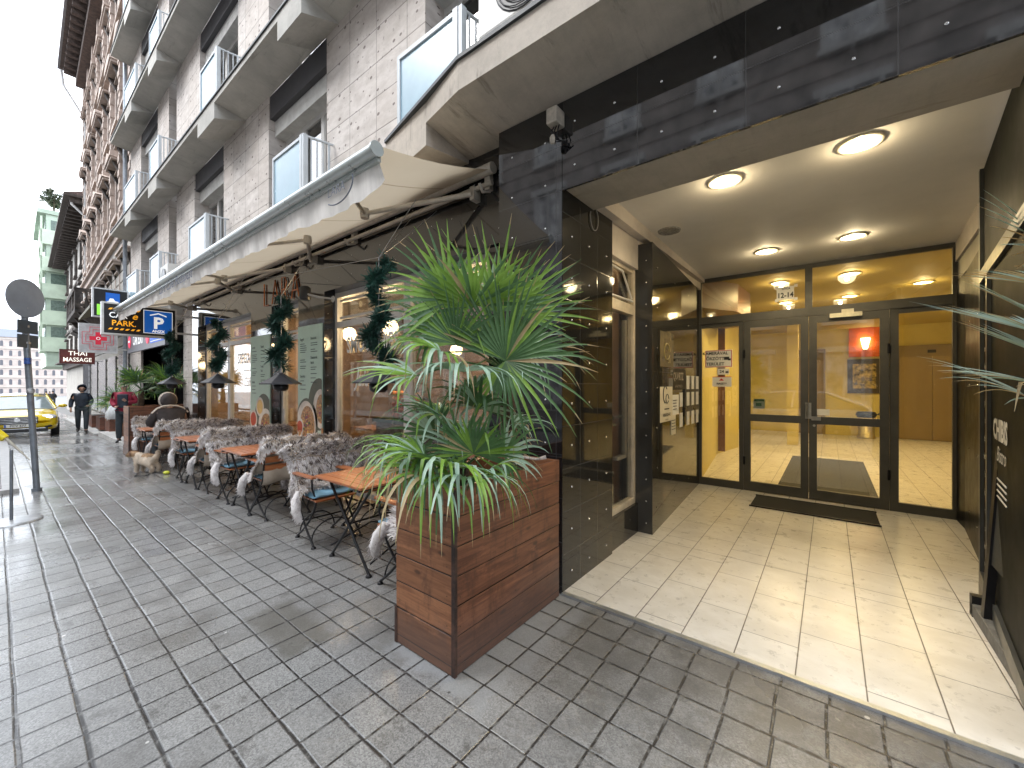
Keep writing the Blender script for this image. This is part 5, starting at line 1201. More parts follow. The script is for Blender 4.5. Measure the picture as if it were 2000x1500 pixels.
m.tube(pts, [.060,.062,.058,.060,.055,.057,.052,.054,.048,.045,.03], 12)
for i in range(1500):
    t = rp.random(); p = base.lerp(tr_top, t); a = rp.uniform(0,6.28); r_ = .055; q = p+Vector((r_*cos(a),r_*sin(a),0)); d = Vector((cos(a)*rp.uniform(.2,.9),sin(a)*rp.uniform(.2,.9),rp.uniform(-.9,.9))).normalized()*rp.uniform(.02,.07); la = d.cross(UP).normalized()*.0016
    m.add([q-la,q+la,q+d], [(0,1,2)], False)
m.build('trunk', M('palm_fibre', (.085,.052,.032), .95, var=.5, scale=25), PT)
m = MB(); b2 = Vector((-1.86,1.86,.86)); t2 = V(905,905,2.30)
m.tube([b2, b2.lerp(t2,.5), t2], [.05,.045,.02], 10)
for i in range(400):
    t = rp.random(); p = b2.lerp(t2,t); a = rp.uniform(0,6.28); q = p+Vector((.045*cos(a),.045*sin(a),0)); d = Vector((cos(a)*.5,sin(a)*.5,rp.uniform(-.9,.9))).normalized()*rp.uniform(.02,.06); la = d.cross(UP).normalized()*.0016
    m.add([q-la,q+la,q+d], [(0,1,2)], False)
m.build('trunk', M('palm_fibre'), PT)
# (hub u, v, depth), axis(right,up,toward), normal, length, blades, spread, droop, width, mats, stem-from
crown = tr_top; low = t2
FANS = [
 ((968,610,2.55),(.12,1,.0),(0,-.1,1),.50,28,78,.03,.026,(0,0,1),crown),
 ((925,600,2.42),(-.25,.9,.5),(0,-.4,1),.42,26,95,.16,.028,(0,0,1),crown),
 ((1010,615,2.60),(.50,.85,-.1),(0,.1,1),.44,26,85,.12,.026,(0,0,1),crown),
 ((880,588,2.40),(-.75,.75,.3),(.2,.3,1),.38,24,80,.22,.027,(0,1),crown),
 ((988,706,2.34),(.75,.12,.25),(-.1,.15,1),.52,40,150,.30,.023,(0,1,1),crown),
 ((985,700,2.42),(.15,.95,.1),(-.1,-.05,1),.44,30,75,.06,.024,(1,1,0),crown),
 ((890,672,2.40),(.15,1,.1),(.1,-.05,1),.31,34,105,.12,.022,(1,0,1),crown),
 ((850,640,2.50),(-.85,.35,.2),(.1,.6,.8),.34,24,110,.55,.023,(1,2,1),crown),
 ((905,728,2.22),(-.10,.05,1),(0,1,.3),.42,24,115,1.35,.028,(2,2,0),crown),
 ((862,690,2.20),(-.70,.10,.6),(0,1,.4),.40,22,100,1.05,.024,(2,0,0),crown),
 ((815,735,2.22),(-.95,-.12,.35),(-.1,1,.4),.37,20,70,.35,.025,(0,0,2),crown),
 ((1020,690,2.5),(.9,-.2,.1),(0,.8,.5),.45,22,90,.55,.018,(1,1,2),crown),
 ((960,560,2.62),(-.05,.8,-.4),(0,.4,-1),.40,24,90,.15,.026,(0,1),crown),
 ((930,760,2.50),(.3,.2,.4),(0,.9,.4),.36,24,120,.7,.022,(1,1,2),crown),
 ((925,888,2.20),(0,1,.25),(0,-.25,1),.29,34,118,.10,.024,(1,1,0),low),
 ((905,880,2.32),(-.65,.6,.1),(0,.0,1),.30,26,110,.30,.022,(1,2,1),low),
 ((830,895,2.12),(-.75,.25,.55),(0,1,.35),.42,26,100,1.25,.022,(0,2,0,1),low),
 ((870,915,2.02),(-.35,.25,.85),(0,1,.2),.50,34,115,1.5,.024,(2,0,1,0),low),
 ((935,800,2.35),(-.2,.5,.7),(0,.9,.4),.34,26,120,.7,.024,(1,1,2),low),
 ((865,815,2.42),(-.7,.2,.3),(0,1,.3),.36,24,110,.9,.023,(1,2,0),low),
 ((1000,830,2.5),(.7,.0,.1),(0,.9,.3),.26,18,100,.8,.018,(1,2),crown),
 ((840,930,1.98),(-.75,.1,.6),(0,1,.2),.46,26,95,1.7,.021,(2,0,3,0),low),
 ((905,940,1.98),(.05,.15,.95),(0,1,.2),.44,30,110,1.6,.023,(2,0,1),low),
 ((800,890,2.35),(-.95,.30,.2),(0,1,.25),.36,24,90,1.5,.021,(0,2,0),low),
 ((950,925,2.10),(.55,.25,.6),(0,1,.3),.26,18,95,1.3,.022,(0,2,1),low),
 ((985,890,2.30),(.8,.35,.1),(0,.3,1),.24,18,95,.5,.020,(1,2),low),
 ((850,850,2.45),(-.5,.7,-.1),(0,.1,1),.30,24,120,.35,.022,(1,1,2),low),
]
for hub, ax, nr, L, n, spd, dr_, wm_, mats, stem in FANS:
    h_ = V(*hub); m = MB(); fan(m, h_, vdir(*ax), vdir(*nr), L*1.08, int(n*.95), spd, dr_*1.1, wm_, .3, rp, mats)
    m.mat(1); mid = (Vector(stem)+h_)/2+Vector((0,0,.05)); m.tube([Vector(stem)-Vector((0,0,.03)), mid, h_], [.009,.006,.004], 5)
    m.build('frond', LMATS, PT)
m = MB()
for i in range(16):
    p = base.lerp(tr_top, rp.uniform(.25,.9)); a = rp.uniform(-.2,2.6); d = (RI*cos(a)+TOC*sin(a)*.4+UP*rp.uniform(-.5,.6))*rp.uniform(.10,.26); m.tube([p, p+d*.6, p+d+Vector((0,0,-.04))], [.005,.004,.002], 4)
m.build('dry_stalks', LF4, PT)
t = thing('litter', 'crumpled pale wrapper and twig lying in the planter by the pillar', 'litter', tuple(V(1010,893,2.75)))
c = V(1006,898,2.62); m = MB(); m.tube([c, c+RI*.06+UP*.012, c+RI*.14-UP*.002, c+RI*.20+UP*.012], [.012,.010,.008,.014], 7); m.ell(c-RI*.03, .03,.02,.018,7,5); m.ell(c+RI*.0-UP*.02, .02,.02,.02,7,5); m.build('wrapper', M('crumpled_paper', (.5,.42,.38), .7, var=.3, scale=40), t)
# second palm, planted outside the right edge; its fronds reach into view
P2 = thing('fan_palm', 'second fan palm at the right edge, only its long bluish blades showing', 'palm', (1.05,1.95,0))
m = MB(); m.tube([(1.05,1.95,.5),(1.03,1.97,1.1),(1.02,2.0,1.7)], [.06,.055,.04], 10); m.build('trunk', M('palm_fibre'), P2)
m = MB(); m.lathe((1.05,1.95,0.0), [(.18,0),(.22,.5),(.21,.52),(.19,.50)], 20); m.build('pot', M('black_pot', (.03,.03,.03), .5), P2)
LB = leaf_mat('palm_blue_blade', (.24,.38,.36), (.42,.56,.54), (.52,.62,.58), .4)
top2 = Vector((1.02,2.0,1.65))
for hub, ax, nr, L, n, spd, dr_ in (((2040,655,1.62),(-1,.04,.05),(0,1,.3),.40,22,34,.05),((2050,700,1.66),(-1,.12,.1),(0,1,.4),.38,14,30,.06),((2050,560,1.7),(-1,-.05,.1),(0,1,.2),.34,14,40,.08),((2060,640,1.75),(-1,.25,0),(0,.8,.5),.42,14,40,.1),((2070,760,1.72),(-1,-.05,0),(0,1,.3),.42,12,38,.18),((2080,500,1.9),(-1,.05,0),(.2,.5,1),.45,12,45,.12),((2060,800,1.9),(-1,.15,0),(0,1,.5),.50,10,40,.3),((2120,560,1.9),(.3,1,0),(0,0,1),.45,24,100,.2)):
    h_ = V(*hub); m = MB(); fan(m, h_, vdir(*ax), vdir(*nr), L, n, spd, dr_, .020, .3, rp, (0,0,1,2), jit=.25); m.mat(1).tube([top2, h_], [.008,.004], 5); m.build('frond', [LB, LF3, LF4, LF4], P2)

# ================================================================ terrace furniture
SLAT = wood_mat('orange_hardwood', (.28,.085,.030), (.52,.20,.08), axis=1, rough=.35)
SLATX = wood_mat('orange_hardwood_top', (.30,.095,.035), (.55,.21,.09), axis=0, rough=.30)
IRON = M('black_iron', (.014,.014,.016), .42, metal=.3, var=.2)
def bez(a, b_, c, n=8): a, b_, c = Vector(a), Vector(b_), Vector(c); return [a*(1-t)**2+b_*2*t*(1-t)+c*t*t for t in [i/n for i in range(n+1)]]
def make_chair():
    t = thing('folding_chair', '', 'chair', (0,0,0))
    for i in range(6): x = -.17+.072*i; m = MB(); m.box(x,x+.058,-.20,.20,.438,.455,bev=.004); m.build('seat_slat', SLAT, t, local=True)
    for i in range(3):
        z = .60+.095*i; x = -.235-.16*(z-.45)*.6; m = MB(); m.obox((x-.0,0,z),(1,0,.12),(0,1,0),(-.12,0,1),.008,.205,.033); m.build('back_slat', SLAT, t, local=True)
    for s_ in (-1,1):
        y = .205*s_; m = MB()
        m.tube([(-.275,y,.88),(-.235,y,.66),(-.21,y,.50)]+bez((-.21,y,.50),(-.10,y,.25),(.20,y,.02),8)[1:], .0105, 7); m.lathe((.20,y,.0), [(.024,0),(.022,.012),(.010,.02)], 8); m.build('leg', IRON, t, local=True)
        y = .18*s_; m = MB(); m.tube(bez((.21,y,.45),(.14,y,.24),(-.22,y,.02),8), .0105, 7); m.lathe((-.22,y,.0), [(.024,0),(.022,.012),(.010,.02)], 8); m.build('leg', IRON, t, local=True)
        m = MB(); m.tube([(.19,y,.455),(.20,.215*s_,.56),(.19,.215*s_,.655)], .009, 6); m.build('arm_post', IRON, t, local=True)
        m = MB(); m.obox((0.0,.215*s_,.665),(1,0,.02),(0,1,0),(0,0,1),.235,.022,.009); m.build('armrest', SLAT, t, local=True)
    m = MB()
    m.tube([(.0,-.19,.225),(.0,.19,.225)], .008, 6)
    m.tube([(.15,.20*cos(a),.06+.17*sin(a)) for a in [pi*i/12 for i in range(13)]], .007, 6); m.tube([(-.17,.175*cos(a),.06+.17*sin(a)) for a in [pi*i/12 for i in range(13)]], .007, 6)
    m.tube([(-.24,-.205,.63),(-.24,.205,.63)], .006, 5); m.build('brace', IRON, t, local=True)
    return t
def make_table(ln):
    t = thing('folding_table', '', 'table', (0,0,0)); n = 9; w_ = .74/n; h_ = ln/2
    n = int(ln/.075)
    for i in range(n):
        y = -h_+ln*i/n; m = MB(); m.box(-.37,.37,y,y+ln/n-.006,.722,.742,bev=.003); m.build('table_slat', SLATX, t, local=True)
    m = MB(); m.box(-.33,-.30,-h_+.01,h_-.01,.700,.721); m.build('top_rail', IRON, t, local=True); m = MB(); m.box(.30,.33,-h_+.01,h_-.01,.700,.721); m.build('top_rail', IRON, t, local=True)
    for s_ in (-1,1):
        y = s_*(h_-.12)
        for q in (-1,1):
            m = MB(); m.tube([(q*.31,y+.012*q,.70),(0,y+.012*q,.36),(-q*.31,y+.012*q,.02)], .012, 7); m.lathe((-q*.31,y+.012*q,0), [(.026,0),(.024,.014),(.012,.024)], 8); m.build('leg', IRON, t, local=True)
    for q in (-1,1): m = MB(); m.tube([(q*.31,-h_+.12,.10),(q*.27,0,.22),(q*.31,h_-.12,.10)], .008, 6); m.build('brace', IRON, t, local=True)
    m = MB(); m.tube([(0,-h_+.12,.36),(0,h_-.12,.36)], .009, 6); m.build('brace', IRON, t, local=True)
    return t
FUR_GREY = fur_mat('grey_fur', (.30,.26,.26), (.93,.91,.91), (.58,.53,.54))
FUR_DARK = fur_mat('dark_fur', (.10,.075,.072), (.60,.55,.54), (.20,.16,.155))
FUR_PALE = fur_mat('pale_fur', (.55,.51,.49), (.88,.86,.85), (.70,.66,.65))
FUR_DK2 = fur_mat('fur_dark_lock', (.05,.04,.04), (.20,.17,.165), (.09,.07,.07))  # dark streaks of the fleece's own colour, scattered by clump
HIDE = M('beige_hide', (.44,.37,.30), .8, var=.1, scale=6, bump=.15, bscale=50)
CUSH = M('light_blue_cushion', (.19,.36,.48), .8, var=.12, scale=4, bump=.2, bscale=40)
def hide_surface(rnd, lobes, wid=.57):
    """profile along the chair: front edge of the seat, up the back, over the top, down behind"""
    prof = [(.10,.545),(-.02,.535),(-.12,.54),(-.175,.60),(-.205,.70),(-.232,.80),(-.25,.885),(-.285,.925),(-.325,.905),(-.338,.85),(-.335,.79)]
    nx = 22; grid = []; ph = rnd.uniform(0,6)
    for i, (x, z) in enumerate(prof):
        t = i/(len(prof)-1); w_ = wid*(1+.10*sin(3*t*pi+ph)+.05*sin(9*t+ph*2)); row = []
        for j in range(nx+1):
            s_ = j/nx*2-1; y = s_*w_/2; e = max(0,abs(s_)-.72)/.28
            xx = x-(.06 if .35 < t < .7 else .02)*e*e; zz = z+.012*sin(s_*7+ph+t*5)-.05*e*e*(1 if t > .6 else .4)
            if t < .25: zz -= .07*e*e
            if t > .9: zz += .03*sin(s_*5+ph)
            if t < .1: xx += .05*sin(s_*6+ph)
            row.append(Vector((xx,y*(1-.06*e),zz)))
        grid.append(row)
    return grid
def furs(mb, a, b_, c, d, n_out, n, L, down, rnd, kmats):
    n = int(n*max(.35,min(3,(b_-a).length*(d-a).length/.0012)))
    for _ in range(n):
        u_, v_ = rnd.random(), rnd.random(); p = (a*(1-u_)+b_*u_)*(1-v_)+(d*(1-u_)+c*u_)*v_
        dirn = (n_out*.55+down*.8+Vector((rnd.gauss(0,.20),rnd.gauss(0,.22),rnd.gauss(0,.18)))+Vector((0,.5*noise.noise(p*9),.3*noise.noise(p*9+Vector((5,0,0)))))).normalized(); l = L*rnd.uniform(.55,1.2)
        la = dirn.cross(n_out+Vector((.01,.02,.03))).normalized()*rnd.uniform(.0028,.0050); q = p+dirn*l*.55; e = q+(dirn*.6+Vector((0,0,-.35))+down*.3).normalized()*l*.5
        kk = rnd.choice(kmats)
        if noise.noise(p*30)+.15*rnd.uniform(-1,1) > .20 and kk != 2 and len(kmats) > 3: kk = 2
        mb.mat(kk).add([p-la,p+la,q+la*.8,q-la*.8,e], [(0,1,2,3),(3,2,4)], False)
def make_skin(seed, mat_i, lobes=(1,), dens=13):
    rnd = random.Random(seed); t = thing('sheepskin', '', 'sheepskin', (0,0,0)); gr = hide_surface(rnd, lobes)
    m = MB(); nr = len(gr); nc = len(gr[0])
    outs = [[None]*nc for _ in range(nr)]
    vs = []; 
    for i in range(nr):
        for j in range(nc):
            du = gr[i][min(j+1,nc-1)]-gr[i][max(j-1,0)]; dv = gr[min(i+1,nr-1)][j]-gr[max(i-1,0)][j]; outs[i][j] = dv.cross(du).normalized()
            if i <= 6 and outs[i][j].dot(Vector((.8,0,.6))) < 0: outs[i][j] = -outs[i][j]
            if i > 6 and outs[i][j].dot(Vector((-.8,0,.5))) < 0: outs[i][j] = -outs[i][j]
    for i in range(nr):
        for j in range(nc): vs.append(gr[i][j]+outs[i][j]*.006)
    for i in range(nr):
        for j in range(nc): vs.append(gr[i][j]-outs[i][j]*.006)
    N_ = nr*nc; fs = []
    for i in range(nr-1):
        for j in range(nc-1):
            fs.append((i*nc+j,i*nc+j+1,(i+1)*nc+j+1,(i+1)*nc+j)); fs.append((N_+i*nc+j,N_+(i+1)*nc+j,N_+(i+1)*nc+j+1,N_+i*nc+j+1))
    for i in range(nr-1):
        for j in (0,nc-1): fs.append((i*nc+j,(i+1)*nc+j,N_+(i+1)*nc+j,N_+i*nc+j))
    for j in range(nc-1):
        for i in (0,nr-1): fs.append((i*nc+j,N_+i*nc+j,N_+i*nc+j+1,i*nc+j+1))
    m.add(vs, fs, True)
    m.build('hide', HIDE, t, local=True)
    F = MB()
    for i in range(nr-1):
        for j in range(nc-1):
            a, b_, c, d = gr[i][j], gr[i][j+1], gr[i+1][j+1], gr[i+1][j]; no = outs[i][j]
            dv = (gr[i][j]-gr[i+1][j]).normalized() if i < 6 else (gr[i+1][j]-gr[i][j]).normalized()
            if i in (5,6): dv = Vector((0,0,.3))
            edge = j < 2 or j > nc-4 or i in (0, nr-2)
            furs(F, a, b_, c, d, no, dens+(4 if edge else 0), .058, dv*.9, rnd, (0,1,1,1) if not edge else (0,1,1))
            if edge:
                so_ = Vector((0,-1 if j < 2 else (1 if j > nc-4 else 0),-.2)); furs(F, a, b_, c, d, so_.normalized(), 7, .045, dv*.5, rnd, (1,1,0))
    for s_ in lobes:                                  # leg flaps curling down beside the seat
        pts = [Vector((.04,s_*.27,.52)),Vector((.07,s_*.31,.44)),Vector((.10,s_*.32,.35)),Vector((.13,s_*.30,.28))]
        for k in range(3):
            for q in range(170):
                p = pts[k].lerp(pts[k+1], rnd.random())+Vector((rnd.uniform(-.055,.055),rnd.uniform(-.018,.018),0))
                dirn = Vector((rnd.gauss(0,.4),s_*abs(rnd.gauss(.4,.4)),-.7)).normalized(); l = .045*rnd.uniform(.6,1.2); la = dirn.cross(Vector((1,.2,.1))).normalized()*.004
                F.mat(1 if k > 0 else 0).add([p-la,p+la,p+dirn*l*.6+la*.7,p+dirn*l*.6-la*.7,p+dirn*l], [(0,1,2,3),(3,2,4)], False)
        F.mat(1).tube(pts, [.03,.045,.042,.028], 8)
    F.build('fleece', [[FUR_GREY,FUR_PALE,FUR_DK2],[FUR_DARK,FUR_GREY,FUR_DK2]][mat_i], t, local=True)
    m = MB(); n = 14; g_ = []
    for i, (x, z) in enumerate(((-.262,.585),(-.272,.53),(-.262,.47),(-.235,.43),(-.20,.415))):
        for j in range(n+1): s_ = j/n*2-1; g_.append((x-.012*cos(s_*6+seed)-.02*(abs(s_)**3), s_*.235, z+.010*sin(s_*4+seed)))
    m.add(g_, [(i*(n+1)+j, i*(n+1)+j+1, (i+1)*(n+1)+j+1, (i+1)*(n+1)+j) for i in range(4) for j in range(n)], True)
    m.build('hide_underside', HIDE, t, local=True)
    return t
def make_cushion():
    t = MB(); bm = bmesh.new(); bmesh.ops.create_cube(bm, size=1); bmesh.ops.subdivide_edges(bm, edges=bm.edges[:], cuts=5, use_grid_fill=True)
    for v in bm.verts:
        x, y, z = v.co; k = max(0,1-(2*abs(x))**3.5)*max(0,1-(2*abs(y))**3.5); v.co = Vector((x*.42+.01, y*.42, .480+z*(.012+.055*k)+.004*sin(x*14)+.004*cos(y*17)))
    t.bm(bm, True); bm.free(); o = t.build('seat_cushion', CUSH, None); tag(o, '', 'cushion'); return o
CH0 = make_chair(); TB0 = make_table(1.0); CU0 = make_cushion()
SK = [make_skin(1,0,(-1,)), make_skin(2,0,(1,)), make_skin(3,1,()), make_skin(5,0,(-1,),11), make_skin(8,1,(1,))]
used = set()
def place(proto, loc, rz, label, group):
    if proto.name in used: o = copy_tree(proto, None, loc, rz, label)
    else: used.add(proto.name); o = proto; o.location = loc; o.rotation_euler = (0,0,rz); OFF[o.name] = Vector(loc)
    o['label'] = label; o['group'] = group; return o
TX = [-3.22,-5.68,-7.75,-10.55]; ordn = ['nearest table','second table','third table','farthest table']
rc = random.Random(4)
for ti, x in enumerate(TX):
    zz = gz(x); place(TB0, (x,2.24,zz), 0, ['slatted orange wood folding table nearest the tall planter','slatted orange wood folding table second from the planter, carrying the wooden crate','slatted orange wood folding table third from the planter','slatted wood folding table farthest along the terrace, before the seated man'][ti], 'folding tables on the terrace')
    for side in (-1,1):
        for row, y in ((0,2.06),(1,2.52)):
            dx = {(0,-1):-.78,(0,1):.66,(1,-1):-.62,(1,1):.45,(2,-1):-.62,(2,1):.56,(3,-1):-.66,(3,1):.62}[(ti,side)]+rc.uniform(-.02,.02)+(.05 if row else 0)
            cx = x+dx; rz = (0 if side < 0 else pi)+rc.uniform(-.05,.05); cy = y+rc.uniform(-.015,.015)
            if row == 1 and side == 1 and ti == 0: cx += .05
            lab = ('kerbside' if row == 0 else 'windowside')+' chair '+('beyond' if side < 0 else 'before')+' the '+ordn[ti]
            place(CH0, (cx,cy,zz), rz, 'iron and wood folding '+('kerbside' if row == 0 else 'windowside')+' chair '+('beyond' if side < 0 else 'before')+' the '+ordn[ti], 'folding chairs on the terrace')
            k = (1 if side < 0 else 0) if row == 0 else rc.choice((2,2,4))
            if row == 0 and side < 0: k = 0 if ti in (0,2) else 3
            if row == 0 and side > 0: k = 1
            place(SK[k], (cx,cy,zz), rz, ('grey' if row == 0 else 'dark brown')+' sheepskin draped over the '+lab, 'sheepskins on the terrace chairs')
            place(CU0, (cx,cy,zz), rz, 'light blue cushion on the '+lab, 'seat cushions on the terrace chairs')
for s_ in SK+[CU0]:
    if s_.name not in used:
        for c in list(s_.children): bpy.data.objects.remove(c)
        bpy.data.objects.remove(s_)
# condiment crate
t = thing('condiment_crate', 'small wooden crate with two upright handles holding jars, on the second table', 'crate', (-5.36,2.56,.745))
m = MB(); cx, cy, cz = -5.36, 2.56, .745
m.box(cx-.10,cx+.10,cy-.14,cy-.125,cz,cz+.11); m.box(cx-.10,cx+.10,cy+.125,cy+.14,cz,cz+.11); m.box(cx+.085,cx+.10,cy-.125,cy+.125,cz,cz+.11); m.box(cx-.10,cx-.085,cy-.125,cy+.125,cz,cz+.11); m.box(cx-.085,cx+.085,cy-.125,cy+.125,cz,cz+.012)
m.build('box', M('pale_orange_wood', (.50,.26,.11), .55, var=.15), t)
m = MB(); m.box(cx-.018,cx+.018,cy-.152,cy-.14,cz,cz+.21); m.box(cx-.018,cx+.018,cy+.14,cy+.152,cz,cz+.21); m.build('handle', M('pale_orange_wood'), t)
m = MB(); m.lathe((cx+.02,cy-.05,cz+.012), [(.03,0),(.032,.10),(.018,.13),(.018,.15)], 10); m.lathe((cx-.03,cy+.05,cz+.012), [(.028,0),(.03,.09),(.02,.11)], 10); m.build('jar', M('milky_jar', (.6,.58,.52), .3), t)
# hanging heaters with garlands
NEED = [M('garland_green', (.018,.060,.045), .5, var=.3), M('garland_teal', (.035,.115,.085), .5, var=.3)]
def heater(x, y, z0, ztop, lab, seed, thick=.085):
    t = thing('pendant_heater', 'black hexagonal hooded heater hanging '+lab, 'heater', (x,y,z0), 0, 'pendant heaters under the awning')
    m = MB(); ring = lambda r, z: [(x+r*cos(pi/3*k+.2), y+r*sin(pi/3*k+.2), z) for k in range(6)]
    m.loft([ring(.215,z0), ring(.215,z0+.012), ring(.11,z0+.075), ring(.045,z0+.115), ring(.03,z0+.135)], True, False); m.build('hood', M('anthracite_enamel', (.032,.033,.040), .42, var=.1), t)
    m = MB(); m.lathe((x,y,z0-.075), [(.05,0),(.075,.02),(.08,.07),(.06,.08)], 12); m.build('burner', BLK, t)
    m = MB(); m.tube([(x,y,z0+.13),(x,y,ztop)], .006, 6); m.tube([(x,y,ztop),(x+.05,y+.35,3.22)], .004, 5); m.tube([(x,y,ztop),(x-.35,y+.60,3.22)], .003, 5); m.lathe((x,y,z0+.13), [(.018,0),(.018,.05),(.006,.06)], 8); m.build('chain', M('dull_steel', (.30,.30,.30), .4, metal=.8), t)
    rnd = random.Random(seed); m = MB(); zb = z0+.20; zt = ztop-.02; n = 46
    path = []
    for i in range(n+1):
        q = i/n; a = q*2*pi*2.1+seed; rr = thick*.75*(1.0+.35*sin(q*7+seed)) ; path.append(Vector((x+rr*cos(a)*.9, y+rr*sin(a)*.9, zb+(zt-zb)*q)))
    for i in range(4200):
        q = rnd.random()*n; k = min(int(q), n-1); p = path[k].lerp(path[k+1], q-k); bul = (.090+.030*sin(q*.7+seed)+.02*sin(q*2.9)-.035*(q/n))
        d = Vector((rnd.gauss(0,1),rnd.gauss(0,1),rnd.gauss(0,.8))).normalized(); p = p+d*rnd.uniform(0,bul*.75)*(.6+.8*abs(noise.noise(p*14))); L_ = bul*rnd.uniform(.35,.95); la = d.orthogonal().normalized()*.0062
        m.mat(rnd.choice((0,0,1))).add([p-la,p+la,p+d*L_*.7+la*.8,p+d*L_], [(0,1,2,3)], False)
    tag(m.build('garland', NEED), 'dark green fir garland round the heater cable '+lab, 'garland', 'fir garlands round the heater cables')
heater(-3.0,2.0,1.555,2.62,'in front of the large Juice window',1)
heater(-4.95,2.02,1.545,2.56,'in front of the menu posters',2.4,.10)
heater(-7.0,2.0,1.56,2.50,'before the far cafe window',4.0,.075)
heater(-9.5,2.0,1.545,2.52,'nearest the far planter',5.2,.085)
# loudspeaker / flood lamp over the door
t = thing('wall_spotlight', 'black can spotlight on a pale bracket beside the copper letters', 'spotlight', (-5.95,2.6,2.80))
c = at(596,574,Y=2.52); m = MB(); m.lathe((c.x,c.y,c.z-.09), [(.06,0),(.068,.02),(.068,.16),(.04,.18)], 12); m.build('can', BLKP, t)
m = MB(); m.tube([(c.x+.05,c.y,c.z-.02),(c.x+.18,2.62,c.z-.06),(c.x+.30,2.74,c.z-.08)], .014, 7); m.lathe((c.x+.30,2.742,c.z-.08), [(.045,0),(.04,-.01)], 10, axis='y'); m.build('bracket', M('pale_bracket', (.5,.5,.48), .4), t)
# festoon wire under the awning
m = MB(); m.tube(bez((-2.95,2.6,3.2),(-2.97,2.2,2.8),(-3.0,2.0,2.62),6), .003, 4); m.tube([(-3.0,2.0,2.62),(-5.2,2.3,2.92),(-6.9,2.6,3.2)], .0035, 4)
tag(m.build('support_wire', M('dull_steel')), 'thin steel wires strung under the awning to the heater cables', 'wire')
# ================================================================ planters and palms at the far end of the terrace
planter('wooden_planter', 'brown plank planter closing the far end of the terrace, with small fan palms', -13.1,-12.48,1.86,2.95,1.14,gz(-12.5))
def small_palm(lab, x, y, z, h, n, L, seed, mats=LMATS):
    rnd = random.Random(seed); t = thing('fan_palm', lab, 'palm', (x,y,z)); m = MB(); m.tube([(x,y,z),(x+.02,y,z+h*.5),(x,y,z+h)], [.07,.06,.045], 8); m.build('trunk', M('palm_fibre'), t); top = Vector((x,y,z+h))
    for i in range(n):
        a = 2*pi*i/n+rnd.uniform(-.3,.3); el = rnd.uniform(-.2,1.1); d = Vector((cos(a)*cos(el),sin(a)*cos(el),sin(el))); hub = top+d*rnd.uniform(.22,.36); m = MB()
        fan(m, hub, d, Vector((0,0,1))*.8+TOC*.3+d*-.2, L, 20, 95, .55, .030, .3, rnd, (0,1,1)); m.mat(1).tube([top,hub], [.008,.005], 4); m.build('frond', mats, t)
    return t
small_palm('dark fan palm on the left in the far terrace planter', -12.8,2.12,1.0,.42,13,.42,21)
small_palm('dark fan palm on the right in the far terrace planter', -12.8,2.72,1.0,.52,13,.44,22)
small_palm('low spreading palm among the brown boxes beyond the terrace', -17.6,2.45,.55,.35,11,.60,23)
for i, (x, lab) in enumerate(((-17.4,'first low brown planter box past the terrace'),(-19.4,'second low brown planter box along the ledge'),(-21.4,'third low brown planter box along the ledge'),(-23.4,'fourth low brown planter box along the ledge'))):
    z = gz(x)+.10; t = thing('planter_box', lab, 'planter', (x,2.55,z), 0, 'low brown planter boxes along the ledge')
    m = MB(); m.box(x-.45,x+.45,2.35,2.75,z,z+.45); m.build('box', WPF if i == 0 else M('brown_box', (.16,.06,.035), .6, var=.3), t)
    m = MB(); m.box(x-.42,x+.42,2.38,2.72,z+.44,z+.46); m.build('soil', SOIL, t)
m = MB(); m.box(-19.2,-14.2,2.12,3.2,gz(-17)-.15,gz(-17)+.12); m.box(-30,-20.2,2.12,3.2,gz(-25)-.15,gz(-25)+.10)
tag(m.build('ledge', M('white_ledge_stone', (.5,.49,.47), .6, var=.15)), 'pale stone ledge with dark edge under the low planter boxes', 'ledge')
t = thing('waste_bags', 'heap of white sacks against the pale wall beyond the terrace', 'sacks', (-20.0,2.6,gz(-20)+.1))
m = MB(); m.ell((-19.4,2.55,.45),.45,.22,.42); m.ell((-20.3,2.6,.38),.4,.2,.36); m.build('sack', M('white_sack', (.55,.57,.58), .6, var=.15, scale=5), t)
# ================================================================ sign post, stand, pennant
t = thing('street_sign_post', 'leaning grey steel post seen from behind with a round sign and two small plates', 'sign post', (-9.3,.38,gz(-9.3)))
b0 = at(72,955,d=6.05); b0.z = gz(-9.3); tp = at(43,548,d=6.0); m = MB(); m.tube([b0,tp], .036, 14); m.tube([b0,b0.lerp(tp,.015)], .055, 12); m.build('pole', M('grey_post_paint', (.17,.19,.215), .42, metal=.2, var=.2, scale=5, bump=.1), t)
ax_ = (tp-b0).normalized(); q = at(38,584,d=5.98); dd = (Vector((1,.05,0))).normalized()
m = MB(); u1 = Vector((-.755,.656,0)); dd = Vector((-.656,-.755,0)); R_ = .29; ringv = [q-dd*.07+(u1*cos(2*pi*k/36)*R_+(UP*.97)*sin(2*pi*k/36)*R_) for k in range(36)]
m.prism(ringv, dd*-.012); m.build('round_sign', M('grey_sign_back', (.24,.265,.30), .6, metal=.0, var=.12, scale=2), t)
m = MB()
for f_ in (.06,.24,.40,.54): 
    c = tp.lerp(b0, f_*.55+.0); m.lathe(c-Vector((0,0,.015)), [(.044,0),(.044,.03)], 12); m.obox(c, u1, dd, UP, .09,.010,.010)
m.build('clamp', M('zinc_clamp', (.38,.39,.40), .4, metal=.7), t)
for v0 in (640,668):
    c = at(43,v0,d=6.0); m = MB(); m.obox(c-dd*.07, u1, dd, UP, .15,.008,.095); m.build('plate', M('dark_plate_back', (.05,.068,.085), .6, metal=0), t)
